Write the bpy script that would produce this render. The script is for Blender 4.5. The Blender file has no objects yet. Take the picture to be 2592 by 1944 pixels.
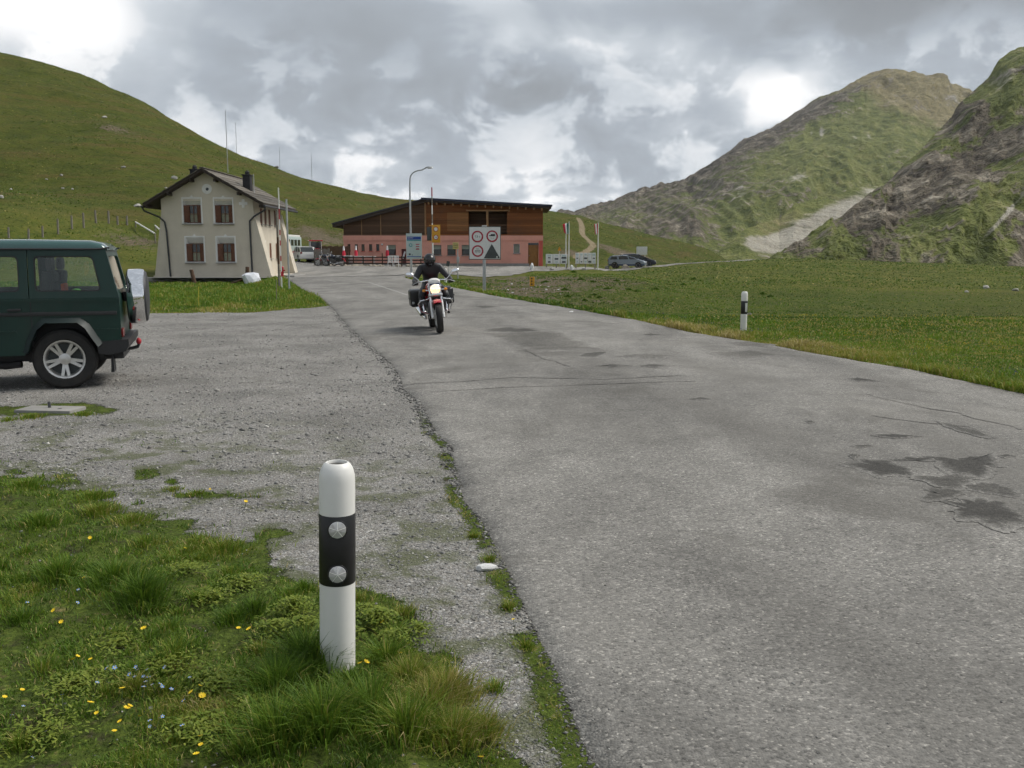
import bpy, bmesh, math, random
import numpy as np
from mathutils import Vector, Matrix, Euler

random.seed(7)
RNG = np.random.default_rng(11)
R = math.radians
SC = bpy.context.scene
COL = SC.collection

# ------------------------------------------------------------------ camera
FPX, CXP, CYP, HOR = 2338.0, 1296.0, 972.0, 640.0      # photograph pixels
CAM_H = 1.6
HAZE = 0.00004
PITCH = math.atan((CYP - HOR) / FPX)
cam_d = bpy.data.cameras.new('camera')
cam = bpy.data.objects.new('camera', cam_d)
COL.objects.link(cam)
cam.location = (0, 0, CAM_H)
cam.rotation_euler = (math.pi / 2 - PITCH, 0, 0)
cam_d.sensor_width = 36.0
cam_d.lens = 36.0 * FPX / 2592.0
cam_d.clip_start = 0.05
cam_d.clip_end = 20000
SC.camera = cam

# ------------------------------------------------------------------ exposure
SC.view_settings.view_transform = 'Standard'
SC.view_settings.look = 'None'
SC.view_settings.exposure = 0.76
SC.view_settings.gamma = 1.0
SC.view_settings.use_curve_mapping = False
SC.cycles.max_bounces = 6
SC.cycles.diffuse_bounces = 2
SC.cycles.glossy_bounces = 3
SC.cycles.transparent_max_bounces = 16
SC.cycles.use_denoising = True
SC.cycles.use_adaptive_sampling = True
SC.cycles.adaptive_threshold = 0.035
SC.cycles.adaptive_min_samples = 16

# ------------------------------------------------------------------ node helper
class NB:
    def __init__(s, tree):
        s.t = tree
        s.t.nodes.clear()
    def n(s, typ, ins=None, **props):
        nd = s.t.nodes.new(typ)
        for k, v in props.items():
            setattr(nd, k, v)
        for k, v in (ins or {}).items():
            s.set(nd.inputs[k], v)
        return nd
    def set(s, sock, v):
        if isinstance(v, bpy.types.NodeSocket):
            s.t.links.new(v, sock)
        else:
            sock.default_value = v
    def m(s, op, a, b=None, c=None, clamp=False):
        nd = s.n('ShaderNodeMath', operation=op, use_clamp=clamp)
        s.set(nd.inputs[0], a)
        if b is not None: s.set(nd.inputs[1], b)
        if c is not None: s.set(nd.inputs[2], c)
        return nd.outputs[0]
    def vm(s, op, a, b=None):
        nd = s.n('ShaderNodeVectorMath', operation=op)
        s.set(nd.inputs[0], a)
        if b is not None: s.set(nd.inputs[1], b)
        return nd.outputs[0]
    def mix(s, f, a, b, blend='MIX'):
        nd = s.n('ShaderNodeMix', data_type='RGBA', blend_type=blend)
        s.set(nd.inputs[0], f)
        s.set(nd.inputs[6], a if isinstance(a, bpy.types.NodeSocket) else tuple(a)[:3] + (1,))
        s.set(nd.inputs[7], b if isinstance(b, bpy.types.NodeSocket) else tuple(b)[:3] + (1,))
        return nd.outputs[2]
    def ramp(s, f, pts, interp='LINEAR'):
        nd = s.n('ShaderNodeValToRGB')
        nd.color_ramp.interpolation = interp
        el = nd.color_ramp.elements
        while len(el) < len(pts): el.new(0.5)
        for e, (p, c) in zip(el, pts):
            e.position = p
            e.color = tuple(c)[:3] + (1,) if hasattr(c, '__len__') else (c, c, c, 1)
        s.set(nd.inputs[0], f)
        return nd.outputs[0]
    def step(s, v, a, b):
        nd = s.n('ShaderNodeMapRange', {0: v, 1: a, 2: b, 3: 0.0, 4: 1.0}, interpolation_type='SMOOTHSTEP', clamp=True)
        return nd.outputs[0]
    def noise(s, vec, scale, detail=4, rough=0.55, dist=0.0, dim='3D'):
        nd = s.n('ShaderNodeTexNoise', {'Scale': scale, 'Detail': detail, 'Roughness': rough, 'Distortion': dist}, noise_dimensions=dim)
        if vec is not None: s.set(nd.inputs['Vector'], vec)
        return nd.outputs['Fac']
    def voro(s, vec, scale, feature='F1', rnd=1.0):
        nd = s.n('ShaderNodeTexVoronoi', {'Scale': scale, 'Randomness': rnd}, feature=feature)
        if vec is not None: s.set(nd.inputs['Vector'], vec)
        return nd
    def mapping(s, vec, scale=(1, 1, 1), rot=(0, 0, 0), loc=(0, 0, 0)):
        nd = s.n('ShaderNodeMapping', {'Scale': scale, 'Rotation': rot, 'Location': loc})
        s.set(nd.inputs['Vector'], vec)
        return nd.outputs[0]

# ------------------------------------------------------------------ sky
SUN_AZ, SUN_EL = R(72), R(50)          # azimuth from +Y towards +X: veiled sun high on the right, shadows fall to the left
world = bpy.data.worlds.new('World')
SC.world = world
world.use_nodes = True
def build_sky():
    b = NB(world.node_tree)
    co = b.n('ShaderNodeTexCoord').outputs['Generated']
    sky = b.n('ShaderNodeTexSky', sky_type='NISHITA', sun_disc=False)
    sky.sun_elevation = SUN_EL
    sky.sun_rotation = SUN_AZ
    sky.altitude = 2300
    xyz = b.n('ShaderNodeSeparateXYZ', {0: co})
    X, Y, Z = xyz.outputs
    # cloud domains: turbulence warps the direction, then puffs and layers are thresholded
    w1 = b.n('ShaderNodeTexNoise', {'Scale': 3.2, 'Detail': 3.0, 'Roughness': 0.55}); b.set(w1.inputs['Vector'], co)
    warp = b.vm('SUBTRACT', w1.outputs['Color'], (0.5, 0.5, 0.5))
    wz = b.n('ShaderNodeSeparateXYZ', {0: warp})
    az = b.m('ADD', b.m('ARCTAN2', X, Y), b.m('MULTIPLY', wz.outputs[0], 0.20))
    el = b.m('ADD', b.m('ARCSINE', Z), b.m('MULTIPLY', wz.outputs[1], 0.13))
    def blob(px, py, sx, sy):
        a0 = math.atan((px - CXP) / FPX); e0 = math.atan((HOR - py) / FPX)
        u = b.m('DIVIDE', b.m('SUBTRACT', az, a0), sx / FPX)
        v = b.m('DIVIDE', b.m('SUBTRACT', el, e0), sy / FPX)
        q = b.m('ADD', b.m('MULTIPLY', u, u), b.m('MULTIPLY', v, v))
        return b.m('POWER', 2.718, b.m('MULTIPLY', q, -1.0))
    squash = b.mapping(co, (1.0, 1.0, 1.9))
    n_lo = b.noise(squash, 2.3, 4, 0.52, 0.3)
    n_mid = b.noise(squash, 6.5, 5, 0.56, 0.35)
    puff = b.noise(b.mapping(co, (1, 1, 1.35), loc=(3.1, 1.7, 0.4)), 13.5, 6, 0.58, 0.3)
    # mean brightness with broad variation
    B = b.m('ADD', 0.43, b.m('MULTIPLY', b.m('SUBTRACT', n_lo, 0.5), 0.28))
    B = b.m('ADD', B, b.m('MULTIPLY', b.m('SUBTRACT', n_mid, 0.5), 0.24))
    for px, py, sx, sy, amp in SKY_BLOBS:
        B = b.m('ADD', B, b.m('MULTIPLY', blob(px, py, sx, sy), amp))
    # cumulus heads towards the horizon
    low = b.m('MULTIPLY', b.step(el, -0.02, 0.05), b.m('SUBTRACT', 1.0, b.step(el, 0.13, 0.26)))
    head = b.step(puff, 0.475, 0.585)
    B = b.m('ADD', B, b.m('MULTIPLY', b.m('MULTIPLY', head, low), 0.20))
    B = b.m('ADD', B, b.m('MULTIPLY', b.m('SUBTRACT', puff, 0.5), b.m('MULTIPLY', low, 0.45)))
    wisp = b.step(n_mid, 0.53, 0.67)
    B = b.m('ADD', B, b.m('MULTIPLY', wisp, 0.085))
    col = b.ramp(B, [(0.0, (0.20, 0.21, 0.225)), (0.25, (0.255, 0.275, 0.297)), (0.42, (0.350, 0.385, 0.430)), (0.60, (0.525, 0.560, 0.600)), (0.80, (0.82, 0.82, 0.83)), (1.0, (1.06, 1.06, 1.06))])
    col = b.vm('MULTIPLY', col, (7.3, 7.35, 7.35))
    # thin breaks where a little of the clear sky tints the cloud
    brk = b.m('MULTIPLY', b.step(n_lo, 0.60, 0.80), 0.18)
    fin = b.mix(brk, col, sky.outputs[0])
    bg = b.n('ShaderNodeBackground', {'Color': fin, 'Strength': 0.1})
    out = b.n('ShaderNodeOutputWorld', {'Surface': bg.outputs[0]})
SKY_BLOBS = [                          # x, y, half-widths (photograph pixels as angles), brightness
    (60, 110, 310, 105, 0.56), (-500, 100, 500, 300, 0.30), (270, 160, 120, 80, 0.12),
    (1960, 225, 120, 55, 0.40), (1560, 165, 260, 50, 0.16), (1500, -20, 420, 50, 0.42),
    (2330, 70, 420, 105, -0.24), (1800, 60, 200, 40, -0.05), (2700, 60, 400, 200, -0.12),
    (760, 130, 420, 150, -0.10), (1330, 240, 240, 60, -0.12), (1150, 390, 500, 90, 0.03),
    (1440, 505, 380, 30, 0.16), (900, 440, 120, 50, 0.04), (1750, 300, 200, 50, 0.05),
    (2500, 200, 200, 60, 0.10),
]
build_sky()
world.cycles.sampling_method = 'MANUAL'
world.cycles.sample_map_resolution = 256
sun_d = bpy.data.lights.new('sun', 'SUN')
sun_d.energy = 2.0
sun_d.angle = R(24)
sun_d.color = (1.0, 0.955, 0.89)
sun = bpy.data.objects.new('sun', sun_d)
COL.objects.link(sun)
sun.rotation_euler = Vector((-math.sin(SUN_AZ) * math.cos(SUN_EL), -math.cos(SUN_AZ) * math.cos(SUN_EL), -math.sin(SUN_EL))).to_track_quat('-Z', 'Y').to_euler()

# ------------------------------------------------------------------ photograph measurement helpers
CP, SP = math.cos(PITCH), math.sin(PITCH)
def ray(px, py):
    a = (px - CXP) / FPX; bb = (CYP - py) / FPX
    return np.array([a, bb * SP + CP, bb * CP - SP])
def W(px, py, depth):
    d = ray(px, py); t = depth / d[1]
    return Vector((d[0] * t, depth, CAM_H + d[2] * t))
def G(px, py, z=0.0):
    d = ray(px, py); t = (z - CAM_H) / d[2]
    return Vector((d[0] * t, d[1] * t, z))

# ------------------------------------------------------------------ numpy noise
_perm = np.random.default_rng(5).permutation(512)
_perm = np.concatenate([_perm, _perm, _perm])
_g = np.random.default_rng(6).normal(size=(512, 2)); _g /= np.linalg.norm(_g, axis=1)[:, None]
def pn(x, y):
    x = np.asarray(x, float); y = np.asarray(y, float)
    xi = np.floor(x).astype(int); yi = np.floor(y).astype(int)
    xf = x - xi; yf = y - yi
    u = xf * xf * xf * (xf * (xf * 6 - 15) + 10); v = yf * yf * yf * (yf * (yf * 6 - 15) + 10)
    def g(ix, iy, dx, dy):
        h = _perm[_perm[ix & 511] + (iy & 511)] & 511
        return _g[h, 0] * dx + _g[h, 1] * dy
    n00 = g(xi, yi, xf, yf); n10 = g(xi + 1, yi, xf - 1, yf)
    n01 = g(xi, yi + 1, xf, yf - 1); n11 = g(xi + 1, yi + 1, xf - 1, yf - 1)
    return (n00 * (1 - u) + n10 * u) * (1 - v) + (n01 * (1 - u) + n11 * u) * v
def fbm(x, y, octs=4, gain=0.5):
    s = 0; a = 1.0
    for i in range(octs):
        s = s + a * pn(x * 2 ** i + 17.3 * i, y * 2 ** i - 9.1 * i); a *= gain
    return s
def ridged(x, y, octs=5, gain=0.55):
    s = 0; a = 1.0; t = 0
    for i in range(octs):
        s = s + a * (1 - 2 * np.abs(pn(x * 2 ** i + 31.7 * i, y * 2 ** i + 5.3 * i))); t += a; a *= gain
    return s / t
def ss(x, a, b):
    t = np.clip((np.asarray(x, float) - a) / (b - a), 0, 1)
    return t * t * (3 - 2 * t)

# ------------------------------------------------------------------ mesh helpers
def link(o, parent=None):
    COL.objects.link(o)
    if parent is not None: o.parent = parent
    return o
def tag(o, label=None, cat=None, group=None, kind=None):
    if label: o['label'] = label
    if cat: o['category'] = cat
    if group: o['group'] = group
    if kind: o['kind'] = kind
    return o
def thing(name, label, cat, loc=(0, 0, 0), rotz=0.0, group=None):
    o = bpy.data.objects.new(name, None)
    o.empty_display_size = 0.1
    COL.objects.link(o)
    o.location = loc; o.rotation_euler = (0, 0, rotz)
    return tag(o, label, cat, group)
def np_mesh(name, verts, faces, mat, parent=None, smooth=False, sharp=None, attrs=None):
    """verts (n,3) array, faces (m,k) array of equal-size polygons"""
    verts = np.asarray(verts, np.float32); faces = np.asarray(faces, np.int32)
    me = bpy.data.meshes.new(name)
    m, k = faces.shape
    me.vertices.add(len(verts)); me.vertices.foreach_set('co', verts.ravel())
    me.loops.add(m * k); me.loops.foreach_set('vertex_index', faces.ravel())
    me.polygons.add(m)
    me.polygons.foreach_set('loop_start', np.arange(0, m * k, k, dtype=np.int32))
    me.polygons.foreach_set('loop_total', np.full(m, k, np.int32))
    for an, av in (attrs or {}).items():
        at = me.attributes.new(an, 'FLOAT', 'POINT')
        at.data.foreach_set('value', np.asarray(av, np.float32).ravel())
    me.update(calc_edges=True)
    if smooth: me.polygons.foreach_set('use_smooth', np.ones(m, bool))
    me.validate()
    if mat: me.materials.append(mat)
    o = bpy.data.objects.new(name, me)
    return link(o, parent)
def grid_faces(nr, nc, wrap=False):
    i = np.arange(nr - 1)[:, None]; j = np.arange(nc if wrap else nc - 1)[None, :]
    a = i * nc + j; b_ = i * nc + (j + 1) % nc
    return np.stack([a, b_, b_ + nc, a + nc], -1).reshape(-1, 4)

class MB:
    """collects simple shapes into one mesh"""
    def __init__(s):
        s.v = []; s.f = []; s.sm = []
    def add(s, verts, faces, smooth=False):
        o = len(s.v)
        s.v += [tuple(p) for p in verts]
        for f in faces:
            s.f.append([o + i for i in f]); s.sm.append(smooth)
        return s
    def box(s, c, d, rot=None, bev=0.0):
        hx, hy, hz = d[0] / 2, d[1] / 2, d[2] / 2
        M = (Euler(rot).to_matrix() if rot is not None else None)
        c = Vector(c)
        if bev <= 0:
            vs = [Vector((x, y, z)) for x in (-hx, hx) for y in (-hy, hy) for z in (-hz, hz)]
            fs = [(0, 1, 3, 2), (4, 6, 7, 5), (0, 4, 5, 1), (2, 3, 7, 6), (0, 2, 6, 4), (1, 5, 7, 3)]
        else:
            bv = min(bev, hx * .95, hy * .95, hz * .95)
            bm = bmesh.new()
            bmesh.ops.create_cube(bm, size=1.0)
            for v in bm.verts: v.co = Vector((v.co.x * 2 * hx, v.co.y * 2 * hy, v.co.z * 2 * hz))
            bmesh.ops.bevel(bm, geom=list(bm.edges), offset=bv, segments=2, profile=0.6, affect='EDGES')
            bm.verts.index_update()
            vs = [v.co.copy() for v in bm.verts]; fs = [[v.index for v in f.verts] for f in bm.faces]
            bm.free()
        if M is not None: vs = [M @ v for v in vs]
        return s.add([v + c for v in vs], fs, bev > 0)
    def _frame(s, d):
        d = d.normalized()
        u = d.cross(Vector((0, 0, 1)))
        if u.length < 1e-3: u = d.cross(Vector((1, 0, 0)))
        u.normalize()
        return u, d.cross(u).normalized()
    def cyl(s, p0, p1, r0, r1=None, n=12, caps=True):
        p0 = Vector(p0); p1 = Vector(p1); r1 = r0 if r1 is None else r1
        u, w = s._frame(p1 - p0)
        vs = []
        for p, r in ((p0, r0), (p1, r1)):
            for k in range(n):
                a = 2 * math.pi * k / n
                vs.append(p + (u * math.cos(a) + w * math.sin(a)) * r)
        s.add(vs, [(k, (k + 1) % n, n + (k + 1) % n, n + k) for k in range(n)], True)
        if caps:
            s.add(vs[:n], [list(range(n))[::-1]]); s.add(vs[n:], [list(range(n))])
        return s
    def tube(s, pts, r, n=8):
        pts = [Vector(p) for p in pts]
        rs = r if hasattr(r, '__len__') else [r] * len(pts)
        vs = []; pu = None
        for i, p in enumerate(pts):
            d = (pts[min(i + 1, len(pts) - 1)] - pts[max(i - 1, 0)])
            u, w = s._frame(d)
            if pu is not None:
                dn = d.normalized()
                u = (pu - dn * pu.dot(dn)).normalized(); w = dn.cross(u).normalized()
            pu = u
            for k in range(n):
                a = 2 * math.pi * k / n
                vs.append(p + (u * math.cos(a) + w * math.sin(a)) * rs[i])
        fs = [(i * n + k, i * n + (k + 1) % n, (i + 1) * n + (k + 1) % n, (i + 1) * n + k) for i in range(len(pts) - 1) for k in range(n)]
        s.add(vs, fs, True)
        s.add(vs[:n], [list(range(n))[::-1]]); s.add(vs[-n:], [list(range(n))])
        return s
    def lathe(s, prof, n=24, c=(0, 0, 0), axis='z', a0=0.0, a1=None):
        c = Vector(c); vs = []
        for r, h in prof:
            for k in range(n):
                a = 2 * math.pi * k / n
                if axis == 'z': p = (r * math.cos(a), r * math.sin(a), h)
                elif axis == 'y': p = (r * math.cos(a), h, r * math.sin(a))
                else: p = (h, r * math.cos(a), r * math.sin(a))
                vs.append(c + Vector(p))
        fs = [(i * n + k, i * n + (k + 1) % n, (i + 1) * n + (k + 1) % n, (i + 1) * n + k) for i in range(len(prof) - 1) for k in range(n)]
        return s.add(vs, fs, True)
    def prism(s, poly, t0, t1, plane='xz', smooth=False):
        """polygon in a plane, extruded along the third axis from t0 to t1"""
        def P(a, b_, t):
            return {'xz': (a, t, b_), 'xy': (a, b_, t), 'yz': (t, a, b_)}[plane]
        n = len(poly)
        vs = [P(a, b_, t0) for a, b_ in poly] + [P(a, b_, t1) for a, b_ in poly]
        fs = [list(range(n)), list(range(2 * n - 1, n - 1, -1))] + [(k, n + k, n + (k + 1) % n, (k + 1) % n) for k in range(n)]
        return s.add(vs, fs, smooth)
    def ring(s, outer, inner, t0, t1, plane='xz'):
        def P(a, b_, t):
            return {'xz': (a, t, b_), 'xy': (a, b_, t), 'yz': (t, a, b_)}[plane]
        n = len(outer)
        vs = [P(a, b_, t) for t in (t0, t1) for lp in (outer, inner) for a, b_ in lp]
        fs = []
        for k in range(n):
            q = (k + 1) % n
            fs += [(k, q, n + q, n + k), (2 * n + k, 3 * n + k, 3 * n + q, 2 * n + q), (k, 2 * n + k, 2 * n + q, q), (n + k, n + q, 3 * n + q, 3 * n + k)]
        return s.add(vs, fs)
    def ell(s, c, r, n=16, m=10, rot=None):
        c = Vector(c); vs = []; M = Euler(rot).to_matrix() if rot else None
        for i in range(m + 1):
            t = math.pi * i / m
            for k in range(n):
                a = 2 * math.pi * k / n
                p = Vector((r[0] * math.sin(t) * math.cos(a), r[1] * math.sin(t) * math.sin(a), r[2] * math.cos(t)))
                vs.append(c + (M @ p if M else p))
        return s.add(vs, [(i * n + k, (i + 1) * n + k, (i + 1) * n + (k + 1) % n, i * n + (k + 1) % n) for i in range(m) for k in range(n)], True)
    def torus(s, c, Rr, r, axis='y', n=28, m=10, sq=1.0):
        prof = [(Rr + r * math.cos(2 * math.pi * k / m), r * sq * math.sin(2 * math.pi * k / m)) for k in range(m + 1)]
        return s.lathe(prof, n, c, axis)
    def loft(s, loops, cap=True, smooth=True):
        n = len(loops[0]); vs = [p for lp in loops for p in lp]
        s.add(vs, [(i * n + k, i * n + (k + 1) % n, (i + 1) * n + (k + 1) % n, (i + 1) * n + k) for i in range(len(loops) - 1) for k in range(n)], smooth)
        if cap:
            s.add(loops[0], [list(range(n))[::-1]]); s.add(loops[-1], [list(range(n))])
        return s
    def xf(s, M):
        s.v = [tuple(M @ Vector(p)) for p in s.v]
        return s
    def build(s, name, mat, parent=None, sharp=38, fix=True):
        me = bpy.data.meshes.new(name)
        me.from_pydata(s.v, [], s.f)
        if fix:
            bm = bmesh.new(); bm.from_mesh(me)
            bmesh.ops.remove_doubles(bm, verts=bm.verts, dist=1e-5)
            bmesh.ops.recalc_face_normals(bm, faces=bm.faces)
            bm.to_mesh(me); bm.free()
        if any(s.sm):
            me.polygons.foreach_set('use_smooth', [True] * len(me.polygons))
            me.set_sharp_from_angle(angle=R(sharp))
        me.update()
        if mat: me.materials.append(mat)
        return link(bpy.data.objects.new(name, me), parent)
def copy_tree(o, parent=None):
    c = o.copy(); COL.objects.link(c); c.parent = parent
    for ch in list(o.children): copy_tree(ch, c)
    return c
def rrect(x0, x1, z0, z1, r, n=4):
    """rounded rectangle loop, counter clockwise; corner radius r"""
    pts = []
    for cx, cz, a in ((x1 - r, z0 + r, -90), (x1 - r, z1 - r, 0), (x0 + r, z1 - r, 90), (x0 + r, z0 + r, 180)):
        for k in range(n + 1):
            t = R(a + 90 * k / n); pts.append((cx + r * math.cos(t), cz + r * math.sin(t)))
    return pts
def text(s, size, mat, parent, loc, rot=(math.pi / 2, 0, 0), name='lettering', depth=0.002):
    cu = bpy.data.curves.new(name, 'FONT'); cu.body = s; cu.size = size; cu.extrude = depth
    cu.align_x = 'CENTER'; cu.align_y = 'CENTER'
    tmp = bpy.data.objects.new('tmp', cu); COL.objects.link(tmp)
    me = bpy.data.meshes.new_from_object(tmp)
    bpy.data.objects.remove(tmp); bpy.data.curves.remove(cu)
    me.materials.clear(); me.materials.append(mat)
    o = link(bpy.data.objects.new(name, me), parent)
    o.location = loc; o.rotation_euler = rot
    return o

# ------------------------------------------------------------------ materials
def pmat(name, col, rough=0.6, metal=0.0, var=0.12, vscale=6.0, bump=0.0, bscale=40.0, spec=0.5, dirt=0.0, dirtcol=(0.12, 0.10, 0.08), coat=0.0, coords='Object'):
    m = bpy.data.materials.new(name); m.use_nodes = True
    b = NB(m.node_tree)
    co = b.n('ShaderNodeTexCoord').outputs[coords]
    n1 = b.noise(co, vscale, 6, 0.6)
    c0 = tuple(max(0, c * (1 - var)) for c in col); c1 = tuple(min(1, c * (1 + var)) for c in col)
    c = b.ramp(n1, [(0.3, c0), (0.7, c1)])
    if dirt > 0:
        nd = b.noise(b.mapping(co, (1, 1, 0.35)), vscale * 0.7, 8, 0.65)
        c = b.mix(b.m('MULTIPLY', b.step(nd, 0.5, 0.75), dirt), c, dirtcol)
    pr = b.n('ShaderNodeBsdfPrincipled', {'Base Color': c, 'Metallic': metal, 'Specular IOR Level': spec, 'Coat Weight': coat})
    rn = b.noise(co, vscale * 2.3, 4, 0.6)
    b.set(pr.inputs['Roughness'], b.m('ADD', rough - 0.06, b.m('MULTIPLY', rn, 0.12), clamp=True))
    if bump > 0:
        bp = b.n('ShaderNodeBump', {'Strength': bump, 'Distance': 0.01, 'Height': b.noise(co, bscale, 5, 0.6)})
        b.set(pr.inputs['Normal'], bp.outputs[0])
    b.n('ShaderNodeOutputMaterial', {'Surface': pr.outputs[0]})
    return m

def glass_mat(name, tint=(0.88, 0.93, 0.90), ior=1.5):
    m = bpy.data.materials.new(name); m.use_nodes = True
    b = NB(m.node_tree)
    tr = b.n('ShaderNodeBsdfTransparent', {'Color': tint + (1,)})
    gl = b.n('ShaderNodeBsdfGlossy', {'Color': (1, 1, 1, 1), 'Roughness': 0.02})
    fr = b.n('ShaderNodeFresnel', {'IOR': ior})
    mx = b.n('ShaderNodeMixShader', {0: fr.outputs[0], 1: tr.outputs[0], 2: gl.outputs[0]})
    b.n('ShaderNodeOutputMaterial', {'Surface': mx.outputs[0]})
    return m

def asphalt_mat(name, tone=1.0, pt=1.0):
    m = bpy.data.materials.new(name); m.use_nodes = True
    b = NB(m.node_tree)
    co = b.n('ShaderNodeNewGeometry').outputs['Position']
    vs = b.voro(co, 105.0); vb = b.voro(co, 46.0)
    rnd = b.n('ShaderNodeSeparateColor', {0: vs.outputs['Color']}).outputs[0]
    rnb = b.n('ShaderNodeSeparateColor', {0: vb.outputs['Color']}).outputs[0]
    patch_tone = (pt, pt * 0.99, pt * 0.97)
    lo = (0.085, 0.083, 0.080); md = (0.165, 0.160, 0.152); hi = (0.34, 0.325, 0.30)
    st = b.ramp(rnd, [(0.0, lo), (0.14, (0.138, 0.134, 0.127)), (0.5, md), (0.86, (0.195, 0.188, 0.177)), (0.96, (0.25, 0.24, 0.225)), (1.0, hi)])
    big = b.ramp(rnb, [(0.0, 0.74), (0.2, 0.96), (0.82, 1.03), (1.0, 1.32)])
    c = b.mix(1.0, st, big, 'MULTIPLY')
    # worn, polished and bleached zones that run along the carriageway
    lane = b.mapping(co, (0.55, 0.16, 1.0), rot=(0, 0, R(-14)))
    wear = b.noise(lane, 1.0, 4, 0.6, 0.4)
    fine = b.noise(co, 1.7, 4, 0.62, 0.3)
    c = b.mix(1.0, c, b.ramp(wear, [(0.36, 0.72), (0.46, 0.92), (0.56, 1.08), (0.68, 1.20)]), 'MULTIPLY')
    c = b.mix(1.0, c, b.ramp(fine, [(0.28, 0.80), (0.5, 1.0), (0.72, 1.12)]), 'MULTIPLY')
    tr = b.m('MULTIPLY', b.n('ShaderNodeAttribute', attribute_name='track').outputs['Fac'], b.step(b.noise(b.mapping(co, (0.8, 0.25, 1), rot=(0, 0, R(-14))), 1.0, 4, 0.65, 0.5), 0.36, 0.6))
    c = b.mix(b.m('MULTIPLY', tr, 0.55), c, (0.105, 0.100, 0.092))
    stain = b.m('MULTIPLY', b.step(b.noise(co, 0.55, 5, 0.70, 0.8), 0.52, 0.66), 0.5)
    c = b.mix(stain, c, (0.075, 0.071, 0.064))
    dust = b.m('MULTIPLY', b.step(b.noise(co, 0.35, 4, 0.6, 0.2), 0.5, 0.75), 0.25)
    c = b.mix(dust, c, (0.25, 0.24, 0.22))
    dk = b.n('ShaderNodeAttribute', attribute_name='dark').outputs['Fac']
    dm = b.step(b.m('ADD', dk, b.m('ADD', b.m('MULTIPLY', b.m('SUBTRACT', b.noise(co, 4.5, 4, 0.72), 0.5), 1.1), b.m('MULTIPLY', b.m('SUBTRACT', b.noise(co, 30.0, 3, 0.7), 0.5), 0.8))), 0.22, 0.92)
    c = b.mix(b.m('MULTIPLY', dm, b.m('GREATER_THAN', dk, 0.001)), c, b.mix(1.0, c, patch_tone, 'MULTIPLY'))
    c = b.mix(1.0, c, (tone, tone * 0.99, tone * 0.955), 'MULTIPLY')
    pr = b.n('ShaderNodeBsdfPrincipled', {'Base Color': c, 'Roughness': 0.88, 'Specular IOR Level': 0.25})
    h = b.m('ADD', b.m('MULTIPLY', vs.outputs['Distance'], -0.8), b.m('MULTIPLY', vb.outputs['Distance'], -1.0))
    h = b.m('ADD', h, b.m('MULTIPLY', b.noise(co, 9.0, 4), 0.5))
    bp = b.n('ShaderNodeBump', {'Strength': 0.55, 'Distance': 0.006, 'Height': h})
    b.set(pr.inputs['Normal'], bp.outputs[0])
    b.n('ShaderNodeOutputMaterial', {'Surface': pr.outputs[0]})
    return m

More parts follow.
